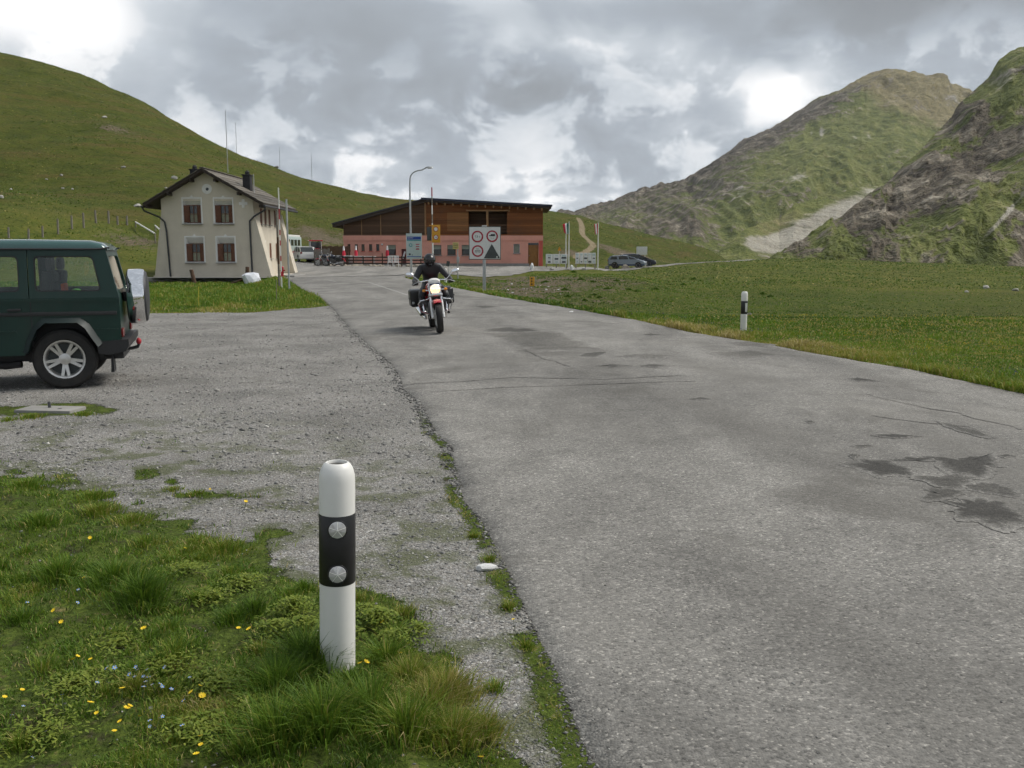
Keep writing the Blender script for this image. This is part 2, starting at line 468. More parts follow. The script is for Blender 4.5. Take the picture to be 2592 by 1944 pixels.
def ground_mat():
    m = bpy.data.materials.new('terrain'); m.use_nodes = True
    b = NB(m.node_tree)
    co = b.n('ShaderNodeNewGeometry').outputs['Position']
    at = lambda n: b.n('ShaderNodeAttribute', attribute_name=n).outputs['Fac']
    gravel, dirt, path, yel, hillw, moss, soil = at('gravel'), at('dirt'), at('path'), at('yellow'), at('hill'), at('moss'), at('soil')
    # turf: patches of lush green, olive and straw at several sizes
    n0 = b.noise(co, 0.05, 4, 0.6, 0.3); n1 = b.noise(co, 0.35, 4, 0.62, 0.4); n2 = b.noise(co, 2.6, 4, 0.65, 0.3); n3 = b.noise(co, 14, 5, 0.65)
    g = b.ramp(n1, [(0.34, (0.034, 0.050, 0.008)), (0.46, (0.066, 0.086, 0.012)), (0.56, (0.094, 0.108, 0.017)), (0.68, (0.135, 0.122, 0.030))])
    g2 = b.ramp(n2, [(0.34, (0.030, 0.043, 0.008)), (0.5, (0.072, 0.090, 0.013)), (0.66, (0.140, 0.132, 0.030))])
    g = b.mix(0.5, g, g2)
    g = b.mix(b.m('MULTIPLY', b.step(n0, 0.48, 0.68), 0.5), g, (0.105, 0.094, 0.024))
    # terracettes: thin level bands of brown heath on the hillside
    band = b.noise(b.mapping(co, (0.05, 0.05, 0.95)), 1.0, 5, 0.66, 0.5)
    g = b.mix(b.m('MULTIPLY', b.m('MULTIPLY', b.step(band, 0.50, 0.62), 0.7), hillw), g, (0.115, 0.088, 0.030))
    spotl = b.m('MULTIPLY', b.m('MULTIPLY', b.step(b.noise(b.mapping(co, (.22, .22, .5)), 1.0, 5, 0.72), 0.58, 0.70), 0.75), hillw)
    g = b.mix(spotl, g, (0.030, 0.048, 0.008))
    g = b.mix(b.m('MULTIPLY', yel, b.step(n2, 0.44, 0.60)), g, (0.15, 0.125, 0.016))
    g = b.mix(b.step(n3, 0.45, 0.8), g, b.mix(1.0, g, (1.55, 1.45, 1.3), 'MULTIPLY'))
    g = b.mix(b.m('MULTIPLY', at('lush'), 0.38), g, b.mix(n2, (0.022, 0.036, 0.006), (0.060, 0.082, 0.012)))
    g = b.mix(b.m('MULTIPLY', hillw, 0.6), g, b.mix(1.0, g, (0.56, 0.58, 0.52), 'MULTIPLY'))  # cloud shadow over the hill, put into the colour as an overall darkening
    # thatch, moss and soil that show between near blades
    th = b.ramp(b.noise(co, 7.0, 5, 0.7, 0.4), [(0.30, (0.048, 0.040, 0.024)), (0.45, (0.046, 0.066, 0.012)), (0.58, (0.066, 0.094, 0.016)), (0.72, (0.14, 0.115, 0.055))])
    th = b.mix(b.step(b.noise(co, 46.0, 3, 0.7), 0.42, 0.7), th, b.mix(1.0, th, (1.7, 1.6, 1.5), 'MULTIPLY'))
    g = b.mix(soil, g, th)
    # bare earth
    e = b.ramp(b.noise(co, 5.0, 5, 0.7, 0.4), [(0.25, (0.055, 0.043, 0.028)), (0.5, (0.115, 0.092, 0.060)), (0.75, (0.20, 0.17, 0.12))])
    de = b.step(b.m('ADD', dirt, b.m('ADD', b.m('MULTIPLY', b.m('SUBTRACT', n2, 0.5), 1.8), b.m('MULTIPLY', b.m('SUBTRACT', n1, 0.5), 1.6))), 0.40, 0.62)
    g = b.mix(de, g, e)
    pe = b.ramp(b.noise(co, 2.0, 4, 0.6), [(0.3, (0.16, 0.125, 0.075)), (0.7, (0.27, 0.22, 0.145))])
    g = b.mix(b.step(b.m('ADD', path, b.m('MULTIPLY', b.m('SUBTRACT', n2, 0.5), 0.5)), 0.35, 0.6), g, pe)
    # gravel: two sizes of chippings over fines
    v1 = b.voro(co, 72.0); v2 = b.voro(co, 150.0)
    r1 = b.n('ShaderNodeSeparateColor', {0: v1.outputs['Color']}); r2 = b.n('ShaderNodeSeparateColor', {0: v2.outputs['Color']})
    k1 = b.ramp(r1.outputs[0], [(0.0, (0.085, 0.085, 0.085)), (0.3, (0.165, 0.164, 0.158)), (0.7, (0.205, 0.202, 0.193)), (0.9, (0.27, 0.265, 0.25)), (1.0, (0.40, 0.39, 0.365))])
    k2 = b.ramp(r2.outputs[0], [(0.0, (0.085, 0.080, 0.072)), (0.5, (0.165, 0.158, 0.145)), (1.0, (0.30, 0.285, 0.26))])
    gv = b.mix(b.step(r1.outputs[1], 0.35, 0.4), k1, k2)
    gv = b.mix(b.m('MULTIPLY', b.step(v1.outputs['Distance'], 0.35, 0.75), 0.4), gv, (0.10, 0.092, 0.08))
    gn = b.noise(co, 0.8, 4, 0.62, 0.4)
    gv = b.mix(1.0, gv, b.ramp(gn, [(0.36, 1.08), (0.5, 1.36), (0.64, 1.55)]), 'MULTIPLY')
    gv = b.mix(b.m('MULTIPLY', b.step(b.noise(co, 2.3, 5, 0.7), 0.56, 0.70), 0.4), gv, (0.10, 0.088, 0.066))
    gv = b.mix(b.m('MULTIPLY', b.m('MULTIPLY', moss, b.step(n2, 0.46, 0.60)), 0.75), gv, (0.075, 0.088, 0.028))
    # litter and soil between the blades
    gm = b.step(b.m('ADD', gravel, b.m('ADD', b.m('MULTIPLY', b.m('SUBTRACT', b.noise(co, 6.0, 4, 0.75), 0.5), 1.5), b.m('MULTIPLY', b.m('SUBTRACT', b.noise(co, 55.0, 2, 0.7), 0.5), 1.2))), 0.35, 0.65)
    c = b.mix(gm, g, gv)
    pr = b.n('ShaderNodeBsdfPrincipled', {'Base Color': c, 'Roughness': 0.95, 'Specular IOR Level': 0.12})
    hg = b.m('ADD', b.m('MULTIPLY', v1.outputs['Distance'], -1.0), b.m('MULTIPLY', v2.outputs['Distance'], -0.45))
    hh = b.m('ADD', b.m('MULTIPLY', n2, 14.0), b.m('MULTIPLY', n3, 6.0))
    hh = b.m('ADD', hh, b.m('MULTIPLY', b.m('MULTIPLY', n1, hillw), 60.0))
    h = b.n('ShaderNodeMix', data_type='FLOAT'); b.set(h.inputs[0], gm); b.set(h.inputs[2], hh); b.set(h.inputs[3], hg)
    bp = b.n('ShaderNodeBump', {'Strength': 0.7, 'Distance': 0.012, 'Height': h.outputs[0]})
    b.set(pr.inputs['Normal'], bp.outputs[0])
    b.n('ShaderNodeOutputMaterial', {'Surface': pr.outputs[0]})
    return m

def mountain_mat():
    m = bpy.data.materials.new('mountain'); m.use_nodes = True
    b = NB(m.node_tree)
    co = b.n('ShaderNodeNewGeometry').outputs['Position']
    at = lambda n: b.n('ShaderNodeAttribute', attribute_name=n).outputs['Fac']
    rock, scree, dry = at('rock'), at('scree'), at('dry')
    n1 = b.noise(co, 0.010, 6, 0.70, 0.5); n2 = b.noise(co, 0.035, 5, 0.70, 0.3); n3 = b.noise(co, 0.15, 4, 0.65)
    mot = b.m('ADD', b.m('MULTIPLY', b.m('SUBTRACT', n2, 0.5), 2.6), b.m('MULTIPLY', b.m('SUBTRACT', n1, 0.5), 1.6))
    g = b.ramp(n2, [(0.34, (0.070, 0.086, 0.024)), (0.5, (0.140, 0.158, 0.046)), (0.66, (0.23, 0.228, 0.085))])
    g = b.mix(b.step(b.m('ADD', dry, b.m('MULTIPLY', b.m('SUBTRACT', n1, 0.5), 1.2)), 0.35, 0.75), g, b.ramp(n2, [(0.36, (0.17, 0.145, 0.068)), (0.64, (0.32, 0.275, 0.15))]))
    rk = b.ramp(n2, [(0.34, (0.034, 0.029, 0.024)), (0.46, (0.095, 0.080, 0.060)), (0.57, (0.180, 0.155, 0.115)), (0.68, (0.36, 0.32, 0.25))])
    rk = b.mix(b.step(n3, 0.45, 0.75), rk, b.mix(1.0, rk, (0.55, 0.55, 0.58), 'MULTIPLY'))
    c = b.mix(b.step(b.m('ADD', rock, mot), 0.36, 0.62), g, rk)
    n4 = b.noise(co, 0.55, 4, 0.7)
    c = b.mix(1.0, c, b.ramp(n4, [(0.35, 0.75), (0.5, 1.0), (0.65, 1.25)]), 'MULTIPLY')
    sc = b.ramp(n2, [(0.3, (0.27, 0.25, 0.20)), (0.7, (0.47, 0.44, 0.37))])
    c = b.mix(b.step(b.m('ADD', scree, b.m('MULTIPLY', mot, 0.55)), 0.30, 0.85), c, sc)
    pr = b.n('ShaderNodeBsdfPrincipled', {'Base Color': c, 'Roughness': 0.95, 'Specular IOR Level': 0.1})
    h = b.m('ADD', b.m('MULTIPLY', n2, 1.0), b.m('MULTIPLY', n3, 0.35))
    bp = b.n('ShaderNodeBump', {'Strength': 1.0, 'Distance': 14.0, 'Height': h})
    b.set(pr.inputs['Normal'], bp.outputs[0])
    b.n('ShaderNodeOutputMaterial', {'Surface': pr.outputs[0]})
    return m

def leaf_mat(name, cols, trans=0.25, rough=0.6):
    """vegetation: colour picked per blade by the 'tint' attribute"""
    m = bpy.data.materials.new(name); m.use_nodes = True
    b = NB(m.node_tree)
    t = b.n('ShaderNodeAttribute', attribute_name='tint').outputs['Fac']
    c = b.ramp(t, cols)
    di = b.n('ShaderNodeBsdfPrincipled', {'Base Color': c, 'Roughness': rough, 'Specular IOR Level': 0.3})
    tl = b.n('ShaderNodeBsdfTranslucent', {'Color': c})
    mx = b.n('ShaderNodeMixShader', {0: trans, 1: di.outputs[0], 2: tl.outputs[0]})
    b.n('ShaderNodeOutputMaterial', {'Surface': mx.outputs[0]})
    return m

def plank_mat(name, col, grain=26.0, board=6.6, axis=2, var=0.35):
    m = bpy.data.materials.new(name); m.use_nodes = True
    b = NB(m.node_tree)
    co = b.n('ShaderNodeTexCoord').outputs['Object']
    z = b.n('ShaderNodeSeparateXYZ', {0: co}).outputs[axis]
    zz = b.m('MULTIPLY', z, board)
    bi = b.m('FLOOR', zz); bf = b.m('FRACT', zz)
    seed = b.n('ShaderNodeTexWhiteNoise', noise_dimensions='1D'); b.set(seed.inputs['W'], bi)
    sc = (0.35, 0.35, grain) if axis == 2 else (grain, 0.35, 0.35)
    gr = b.noise(b.mapping(co, sc), 1.0, 6, 0.6, 0.6)
    wt = b.noise(co, 0.5, 5, 0.6)
    c = b.ramp(gr, [(0.25, tuple(k * 0.6 for k in col)), (0.55, col), (0.8, tuple(k * 1.4 for k in col))])
    c = b.mix(1.0, c, b.ramp(seed.outputs['Value'], [(0.0, 1 - var), (1.0, 1 + var)]), 'MULTIPLY')
    c = b.mix(b.m('MULTIPLY', b.step(wt, 0.5, 0.75), 0.35), c, (0.075, 0.066, 0.055))
    gap = b.m('ADD', b.m('LESS_THAN', bf, 0.07), 0.0)
    c = b.mix(b.m('MULTIPLY', gap, 0.75), c, (0.012, 0.010, 0.008))
    pr = b.n('ShaderNodeBsdfPrincipled', {'Base Color': c, 'Roughness': 0.75, 'Specular IOR Level': 0.25})
    bp = b.n('ShaderNodeBump', {'Strength': 0.6, 'Distance': 0.02, 'Height': b.m('SUBTRACT', gr, b.m('MULTIPLY', gap, 2.0))})
    b.set(pr.inputs['Normal'], bp.outputs[0])
    b.n('ShaderNodeOutputMaterial', {'Surface': pr.outputs[0]})
    return m

def lamp_mat(name, col, strength):
    m = bpy.data.materials.new(name); m.use_nodes = True
    b = NB(m.node_tree)
    co = b.n('ShaderNodeTexCoord').outputs['Object']
    v = b.voro(co, 22.0)
    e = b.n('ShaderNodeEmission', {'Color': b.mix(v.outputs['Distance'], col, (1, 0.55, 0.2)), 'Strength': strength})
    g = b.n('ShaderNodeBsdfGlossy', {'Roughness': 0.1})
    mx = b.n('ShaderNodeAddShader', {0: e.outputs[0], 1: g.outputs[0]})
    b.n('ShaderNodeOutputMaterial', {'Surface': mx.outputs[0]})
    return m

M = {}
M['terrain'] = ground_mat(); M['mountain'] = mountain_mat()
M['asphalt'] = asphalt_mat('asphalt', 1.22); M['asphalt_old'] = asphalt_mat('asphalt_old', 1.40); M['asphalt_patch'] = asphalt_mat('asphalt_patch', 1.22, 0.66); M['asphalt_dark'] = asphalt_mat('asphalt_dark', 1.22, 0.32); M['asphalt_worn'] = asphalt_mat('asphalt_worn', 1.22, 0.45)
M['white_plastic'] = pmat('white_plastic', (0.74, 0.73, 0.69), 0.42, var=0.04, vscale=3, dirt=0.22, dirtcol=(0.42, 0.40, 0.34))
M['muddy_plastic'] = pmat('muddy_white_plastic', (0.72, 0.71, 0.67), 0.5, var=0.05, vscale=3, dirt=0.5, dirtcol=(0.36, 0.33, 0.27))
M['hollow'] = pmat('post_inside', (0.36, 0.345, 0.31), 0.7)
M['black_band'] = pmat('black_band', (0.012, 0.012, 0.013), 0.38, var=0.3, vscale=20)
M['reflector'] = pmat('reflector', (0.62, 0.61, 0.60), 0.22, metal=0.35, var=0.15, vscale=60, bump=0.15, bscale=120)
M['green_paint'] = pmat('dark_green_paint', (0.006, 0.032, 0.024), 0.38, var=0.12, vscale=2, coat=0.15, spec=0.35, dirt=0.25, dirtcol=(0.05, 0.05, 0.042))
M['roof_paint'] = pmat('roof_paint', (0.03, 0.085, 0.08), 0.22, var=0.08, vscale=2, coat=0.8)
M['flare'] = pmat('flare_paint', (0.006, 0.016, 0.014), 0.5, var=0.12, vscale=2)
M['rubber'] = pmat('rubber', (0.016, 0.015, 0.014), 0.8, var=0.25, vscale=12, bump=0.3, bscale=60, dirt=0.35, dirtcol=(0.07, 0.06, 0.05))
M['black_trim'] = pmat('black_trim', (0.018, 0.018, 0.019), 0.55, var=0.2)
M['alloy'] = pmat('alloy', (0.62, 0.61, 0.59), 0.32, metal=0.75, var=0.08, vscale=14)
M['chrome'] = pmat('chrome', (0.86, 0.86, 0.87), 0.07, metal=1.0, var=0.03)
M['steel'] = pmat('galvanised_steel', (0.42, 0.43, 0.43), 0.5, metal=0.55, var=0.15, vscale=8)
M['glass'] = glass_mat('car_glass'); M['pane'] = pmat('window_pane', (0.035, 0.04, 0.038), 0.08, var=0.4, vscale=1.2, spec=0.8)
M['seat'] = pmat('seat_cloth', (0.045, 0.045, 0.048), 0.85)
M['orange'] = pmat('orange_cloth', (0.65, 0.09, 0.02), 0.7); M['lime'] = pmat('lime_plastic', (0.12, 0.45, 0.05), 0.5)
M['red_cap'] = pmat('red_cap', (0.42, 0.02, 0.03), 0.5)
M['red_lens'] = pmat('red_lens', (0.16, 0.008, 0.008), 0.2); M['amber'] = pmat('amber_lens', (0.75, 0.28, 0.03), 0.2)
M['red_paint'] = pmat('red_paint', (0.42, 0.012, 0.022), 0.25, var=0.1, coat=0.7)
M['leather'] = pmat('black_leather', (0.014, 0.014, 0.016), 0.5, var=0.3, vscale=9, bump=0.3, bscale=30)
M['helmet'] = pmat('helmet', (0.011, 0.011, 0.012), 0.30, var=0.2); M['visor'] = pmat('visor', (0.02, 0.02, 0.022), 0.12, spec=0.7)
M['case'] = pmat('pannier_plastic', (0.013, 0.013, 0.014), 0.42, var=0.2)
M['engine'] = pmat('engine_metal', (0.16, 0.16, 0.165), 0.4, metal=0.7, var=0.25, vscale=20)
M['headlamp'] = lamp_mat('headlamp', (1.0, 0.86, 0.62), 0.70)
M['beige'] = pmat('beige_render', (0.56, 0.505, 0.41), 0.9, var=0.07, vscale=1.1, bump=0.35, bscale=22, dirt=0.28, dirtcol=(0.33, 0.285, 0.215))
M['white_paint'] = pmat('white_paint', (0.70, 0.69, 0.66), 0.7, var=0.06, vscale=3, dirt=0.2, dirtcol=(0.45, 0.42, 0.36))
M['roof_slab'] = plank_mat('stone_slab_roof', (0.135, 0.12, 0.10), 3.0, 2.2, 2, 0.3)
M['dark_wood'] = pmat('dark_wood', (0.035, 0.024, 0.017), 0.75, var=0.3, vscale=6, bump=0.4)
M['shutter'] = pmat('brown_shutter', (0.125, 0.046, 0.020), 0.6, var=0.3, vscale=7, bump=0.3)
M['curtain'] = pmat('curtain', (0.25, 0.25, 0.18), 0.9, var=0.3, vscale=9)
M['concrete'] = pmat('concrete', (0.27, 0.26, 0.24), 0.92, var=0.16, vscale=3, bump=0.5, bscale=30, dirt=0.35)
M['chimney'] = pmat('chimney_slate', (0.022, 0.021, 0.024), 0.8, var=0.4, vscale=9, bump=0.5)
M['gutter'] = pmat('gutter', (0.045, 0.047, 0.05), 0.5, metal=0.3)
M['pink'] = pmat('pink_render', (0.66, 0.32, 0.245), 0.9, var=0.08, vscale=0.9, bump=0.3, bscale=20, dirt=0.25, dirtcol=(0.40, 0.15, 0.11))
M['pink_dark'] = pmat('red_corner_paint', (0.50, 0.10, 0.075), 0.85, var=0.1)
M['siding'] = plank_mat('wood_siding', (0.22, 0.082, 0.028)); M['siding_grey'] = plank_mat('grey_brown_siding', (0.12, 0.070, 0.042)); M['siding_pale'] = plank_mat('pale_siding', (0.29, 0.135, 0.052))
M['siding_v'] = plank_mat('upright_boards', (0.060, 0.030, 0.020), 20.0, 6.0, 0)
M['beam'] = pmat('pale_beam', (0.30, 0.17, 0.075), 0.75, var=0.25, vscale=4)
M['roof_metal'] = pmat('roof_sheet', (0.030, 0.034, 0.055), 0.45, metal=0.3, var=0.15)
M['blind'] = pmat('awning_cloth', (0.24, 0.26, 0.21), 0.85, var=0.15, vscale=9)
M['ochre'] = pmat('ochre_door', (0.26, 0.125, 0.030), 0.7, var=0.2, vscale=3)
M['dark_red'] = pmat('dark_red_paint', (0.10, 0.014, 0.016), 0.6, var=0.2)
M['sign_white'] = pmat('sign_white', (0.66, 0.66, 0.64), 0.45, var=0.04, vscale=4, dirt=0.12, dirtcol=(0.45, 0.44, 0.40)); M['sign_red'] = pmat('sign_red', (0.36, 0.014, 0.035), 0.45, var=0.08)
M['sign_yellow'] = pmat('sign_yellow', (0.62, 0.30, 0.015), 0.45, var=0.08); M['sign_blue'] = pmat('sign_blue', (0.012, 0.055, 0.28), 0.45, var=0.08); M['sign_black'] = pmat('sign_black', (0.02, 0.02, 0.022), 0.5)
M['sign_grey'] = pmat('sign_grey', (0.055, 0.062, 0.062), 0.55, var=0.15); M['sign_pale'] = pmat('sign_pale', (0.42, 0.50, 0.48), 0.45, var=0.05); M['sign_teal'] = pmat('sign_teal', (0.05, 0.26, 0.27), 0.5); M['sign_cream'] = pmat('sign_cream', (0.55, 0.46, 0.16), 0.5)
M['wood_grey'] = pmat('weathered_post', (0.20, 0.18, 0.15), 0.9, var=0.3, vscale=8, bump=0.5); M['wood_brown'] = pmat('brown_post', (0.085, 0.045, 0.026), 0.85, var=0.3, vscale=6, bump=0.4)
M['stone'] = pmat('pale_stone', (0.37, 0.355, 0.325), 0.92, var=0.25, vscale=5, bump=0.7, bscale=14, dirt=0.3); M['stone_warm'] = pmat('warm_stone', (0.34, 0.30, 0.24), 0.92, var=0.25, vscale=4, bump=0.7, bscale=12, dirt=0.3); M['stone_white'] = pmat('white_stone', (0.60, 0.60, 0.585), 0.9, var=0.12, vscale=5, bump=0.5, bscale=12)
M['flag_green'] = pmat('flag_green', (0.03, 0.16, 0.10), 0.85); M['flag_red'] = pmat('flag_red', (0.52, 0.025, 0.05), 0.85); M['flag_white'] = pmat('flag_white', (0.72, 0.71, 0.70), 0.85)
M['slate_paint'] = pmat('slate_blue_paint', (0.22, 0.26, 0.30), 0.25, metal=0.4, var=0.05, coat=0.6); M['silver_paint'] = pmat('silver_paint', (0.50, 0.53, 0.55), 0.25, metal=0.5, var=0.05, coat=0.6); M['blue_paint'] = pmat('blue_paint', (0.012, 0.03, 0.075), 0.25, var=0.1, coat=0.6); M['white_car'] = pmat('white_car_paint', (0.72, 0.71, 0.67), 0.3, var=0.04, coat=0.6); M['dark_paint'] = pmat('dark_paint', (0.012, 0.016, 0.035), 0.25, coat=0.6)
M['line'] = pmat('worn_road_paint', (0.30, 0.295, 0.275), 0.85, var=0.3, vscale=25, dirt=0.6, dirtcol=(0.2, 0.195, 0.18), coords='Object')
M['tarp'] = pmat('tarpaulin', (0.60, 0.62, 0.66), 0.6, var=0.12, vscale=4, bump=0.6, bscale=6)
M['yellow_stake'] = pmat('yellow_stake', (0.50, 0.42, 0.04), 0.6)
M['petal_yellow'] = pmat('yellow_petal', (0.80, 0.56, 0.012), 0.6, var=0.12, vscale=30); M['petal_blue'] = pmat('blue_petal', (0.19, 0.33, 0.66), 0.6, var=0.15, vscale=30); M['stem'] = pmat('flower_stem', (0.055, 0.085, 0.02), 0.7)

# ------------------------------------------------------------------ road edges, measured on the photograph, laid on the ground
_R = [(2592, 1000), (2409, 960), (2301, 937), (2122, 907), (1954, 876), (1800, 851), (1761, 844), (1598, 809), (1463, 785), (1300, 758), (1253, 750), (1199, 738), (1154, 730), (1100, 719), (1042, 708), (1012, 699)]
_L = [(1500, 1944), (1465, 1890), (1400, 1700), (1351, 1609), (1310, 1522), (1280, 1446), (1249, 1385), (1209, 1313), (1168, 1268), (1148, 1191), (1140, 1130), (1100, 1098), (1079, 1058), (1059, 1018), (1016, 985), (1009, 954), (990, 924), (945, 884), (910, 854), (865, 810), (835, 773), (812, 752), (767, 733), (741, 715), (722, 703)]
RE = sorted([tuple(G(*p)[:2]) for p in _R], key=lambda p: p[1]); LE = sorted([tuple(G(*p)[:2]) for p in _L], key=lambda p: p[1])
RE = [(6.9, -30), (6.6, -8), (6.3, 0), (6.05, 6)] + RE; LE = [(2.6, -30), (1.5, -8), (0.55, 0), (0.42, 1.4)] + LE
_ry = [p[1] for p in RE]; _rx = [p[0] for p in RE]; _ly = [p[1] for p in LE]; _lx = [p[0] for p in LE]
def xr(y): return np.interp(y, _ry, _rx)
def xl(y): return np.interp(y, _ly, _lx)
Y_END = min(_ry[-1], _ly[-1])

# ------------------------------------------------------------------ terrain height
_tab = [(-900, -40, 300, 85), (-400, 40, 265, 85), (0, 133, 245, 92), (200, 193, 230, 94), (340, 248, 220, 92), (430, 303, 212, 90), (560, 378, 202, 92), (700, 438, 195, 98), (850, 482, 190, 106), (1000, 511, 186, 112), (1200, 523, 184, 114), (1370, 530, 182, 114), (1480, 545, 182, 116), (1600, 580, 186, 122), (1750, 621, 198, 142), (1880, 658, 212, 170), (2050, 700, 215, 180)]
_A, _E, _YS, _YB = [], [], [], []
for px_, py_, ys_, yb_ in _tab:
    w_ = W(px_, py_, 1.0); _A.append(w_.x); _E.append(w_.z - CAM_H); _YS.append(ys_); _YB.append(yb_)
_aa = np.linspace(_A[0], _A[-1], 240)
def _smooth(v, k=5):
    p = np.pad(v, k, mode='edge'); return np.convolve(p, np.ones(2 * k + 1) / (2 * k + 1), 'valid')
_ae = _smooth(np.interp(_aa, _A, _E)); _ays = _smooth(np.interp(_aa, _A, _YS), 9); _ayb = _smooth(np.interp(_aa, _A, _YB), 9)
def _gp(t):
    up = 1 - (1 - np.clip(t, 0, 1)) ** 1.30
    return up * ss(t, -0.02, 0.22) * 0.5 + up * 0.5 - 0.12 * np.clip(t - 1, 0, 2) ** 2
_yy = np.linspace(0.02, 1.25, 120)
_aK = []
for e_, s_, b_ in zip(_ae, _ays, _ayb):
    y_ = b_ + (s_ - b_) * _yy; g_ = _gp(_yy)
    ok = g_ > 0.3
    _aK.append(max(0.0, np.min((e_ * y_[ok] + CAM_H) / g_[ok])))
_aK = np.array(_aK)
FG = [tuple(G(*p)[:2]) for p in [(-700, 1180), (-200, 1195), (60, 1205), (210, 1235), (330, 1300), (520, 1335), (660, 1400), (790, 1470), (960, 1510), (1060, 1580), (1110, 1640), (1190, 1740), (1240, 1830), (1290, 1940), (1340, 2300), (-1200, 2300)]]
def sdist(poly, x, y):
    x = np.asarray(x, float); y = np.asarray(y, float)
    d = np.full(x.shape, 1e9); ins = np.zeros(x.shape, bool); n = len(poly)
    for i in range(n):
        ax, ay = poly[i]; bx, by = poly[(i + 1) % n]
        ex, ey = bx - ax, by - ay
        t = np.clip(((x - ax) * ex + (y - ay) * ey) / (ex * ex + ey * ey), 0, 1)
        d = np.minimum(d, np.hypot(x - ax - t * ex, y - ay - t * ey))
        c = ((ay > y) != (by > y)) & (x < (bx - ax) * (y - ay) / (by - ay + 1e-12) + ax)
        ins ^= c
    return np.where(ins, d, -d)
_crA = [-.1, .10, .2, .29, .36, .42, .55, .9]; _crZ = [1.0, 1.05, 1.65, 2.08, 1.85, 1.6, 1.05, 1.4]
def zt(x, y):
    x = np.asarray(x, float); y = np.asarray(y, float)
    yc = np.maximum(y, 1.0); a = np.clip(x / yc, -1.05, 1.5)
    r = np.hypot(x, y)
    s = x - xr(np.minimum(y, Y_END)); rt = ss(s, 0.2, 4.5)
    onroad = (1 - ss(s, 0.0, 0.5)) * ss(x - xl(np.minimum(y, Y_END)), -0.35, 0.05) * (y < Y_END + 30)
    mic = 0.018 * fbm(x * 0.9, y * 0.9, 4) * (1 - onroad) * (1 - ss(r, 40, 80))
    fgd = np.where(r < 14, sdist(FG, x, y), -5.0)
    mic = mic + 0.045 * ss(fgd, -0.1, 0.5) * (0.6 + 1.1 * fbm(x * 1.6 + 4, y * 1.6, 3))
    wf = 1 - ss(x, 7.5, 13.0)
    crest = np.interp(a, _crA, _crZ)
    z = rt * (-1.25 * ss(y, 21.5, 34) + wf * 1.22 * ss(y, 37, 64) + (1 - wf) * crest * ss(y, 40, 118))
    z = z + rt * ss(s, 3, 8) * (0.16 * fbm(x * 0.16, y * 0.16, 4) + 0.05 * fbm(x * .6, y * .6, 3)) * ss(y, 10, 30)
    z = z + 0.07 * rt * ss(y, 15, 20) * (1 - ss(y, 23, 27))
    z = z + 0.35 * ss(y, 64, 92) * (1 - ss(x, 0, 12)) - 0.34 * ss(x, 6, 16) * ss(y, 78, 108) * wf - 0.25 * ss(x, 12, 18) * (1 - ss(a, .19, .23)) * ss(y, 108, 160)
    z = z - 16 * ss(y, 122, 260) * ss(a, .20, .32)
    # roadside strip before the house dips a little
    z = z - 0.34 * ss(-(x - xl(np.minimum(y, Y_END))), 0.3, 3) * ss(y, 34, 52) * (1 - ss(y, 62, 80))
    K = np.interp(a, _aa, _aK); s0 = np.interp(a, _aa, _ayb); s1 = np.interp(a, _aa, _ays)
    t = (y - s0) / (s1 - s0)
    hw = ss(t, -0.05, 0.10) * (1 - ss(a, _A[-2], _A[-1]))
    hill = np.where(t > 0, K * _gp(np.clip(t, 0, 3)), 0) * (1 - ss(a, _A[-2], _A[-1]))
    bump = 1.9 * fbm(x * 0.026 + 2, y * 0.026, 4) + 0.28 * fbm(x * 0.13, y * 0.13, 3) + 0.12 * fbm(x * .5, y * .5, 2)
    z = z + hill + hw * bump * (0.35 + 0.65 * ss(t, 0.1, 0.4)) * np.clip(K / 20, 0.35, 1.0)
    kn = np.exp(-((x + 52) / 19.0) ** 2 - ((y - 93) / 19.0) ** 2)
    z = z + 6.1 * kn * ss(y, 58, 78)
    far = ss(r, 330, 640)
    return (z + mic) * (1 - far) - 26 * far
def march(px, py, y0=20.0, y1=330.0, n=1600):
    """where the sight line through a pixel meets the terrain"""
    d = ray(px, py); ys = np.linspace(y0, y1, n); t = ys / d[1]
    xs = d[0] * t; zs = CAM_H + d[2] * t
    hit = np.nonzero(zs < zt(xs, ys))[0]
    i = hit[0] if len(hit) else n - 1
    return Vector((xs[i], ys[i], float(zt(xs[i], ys[i]))))

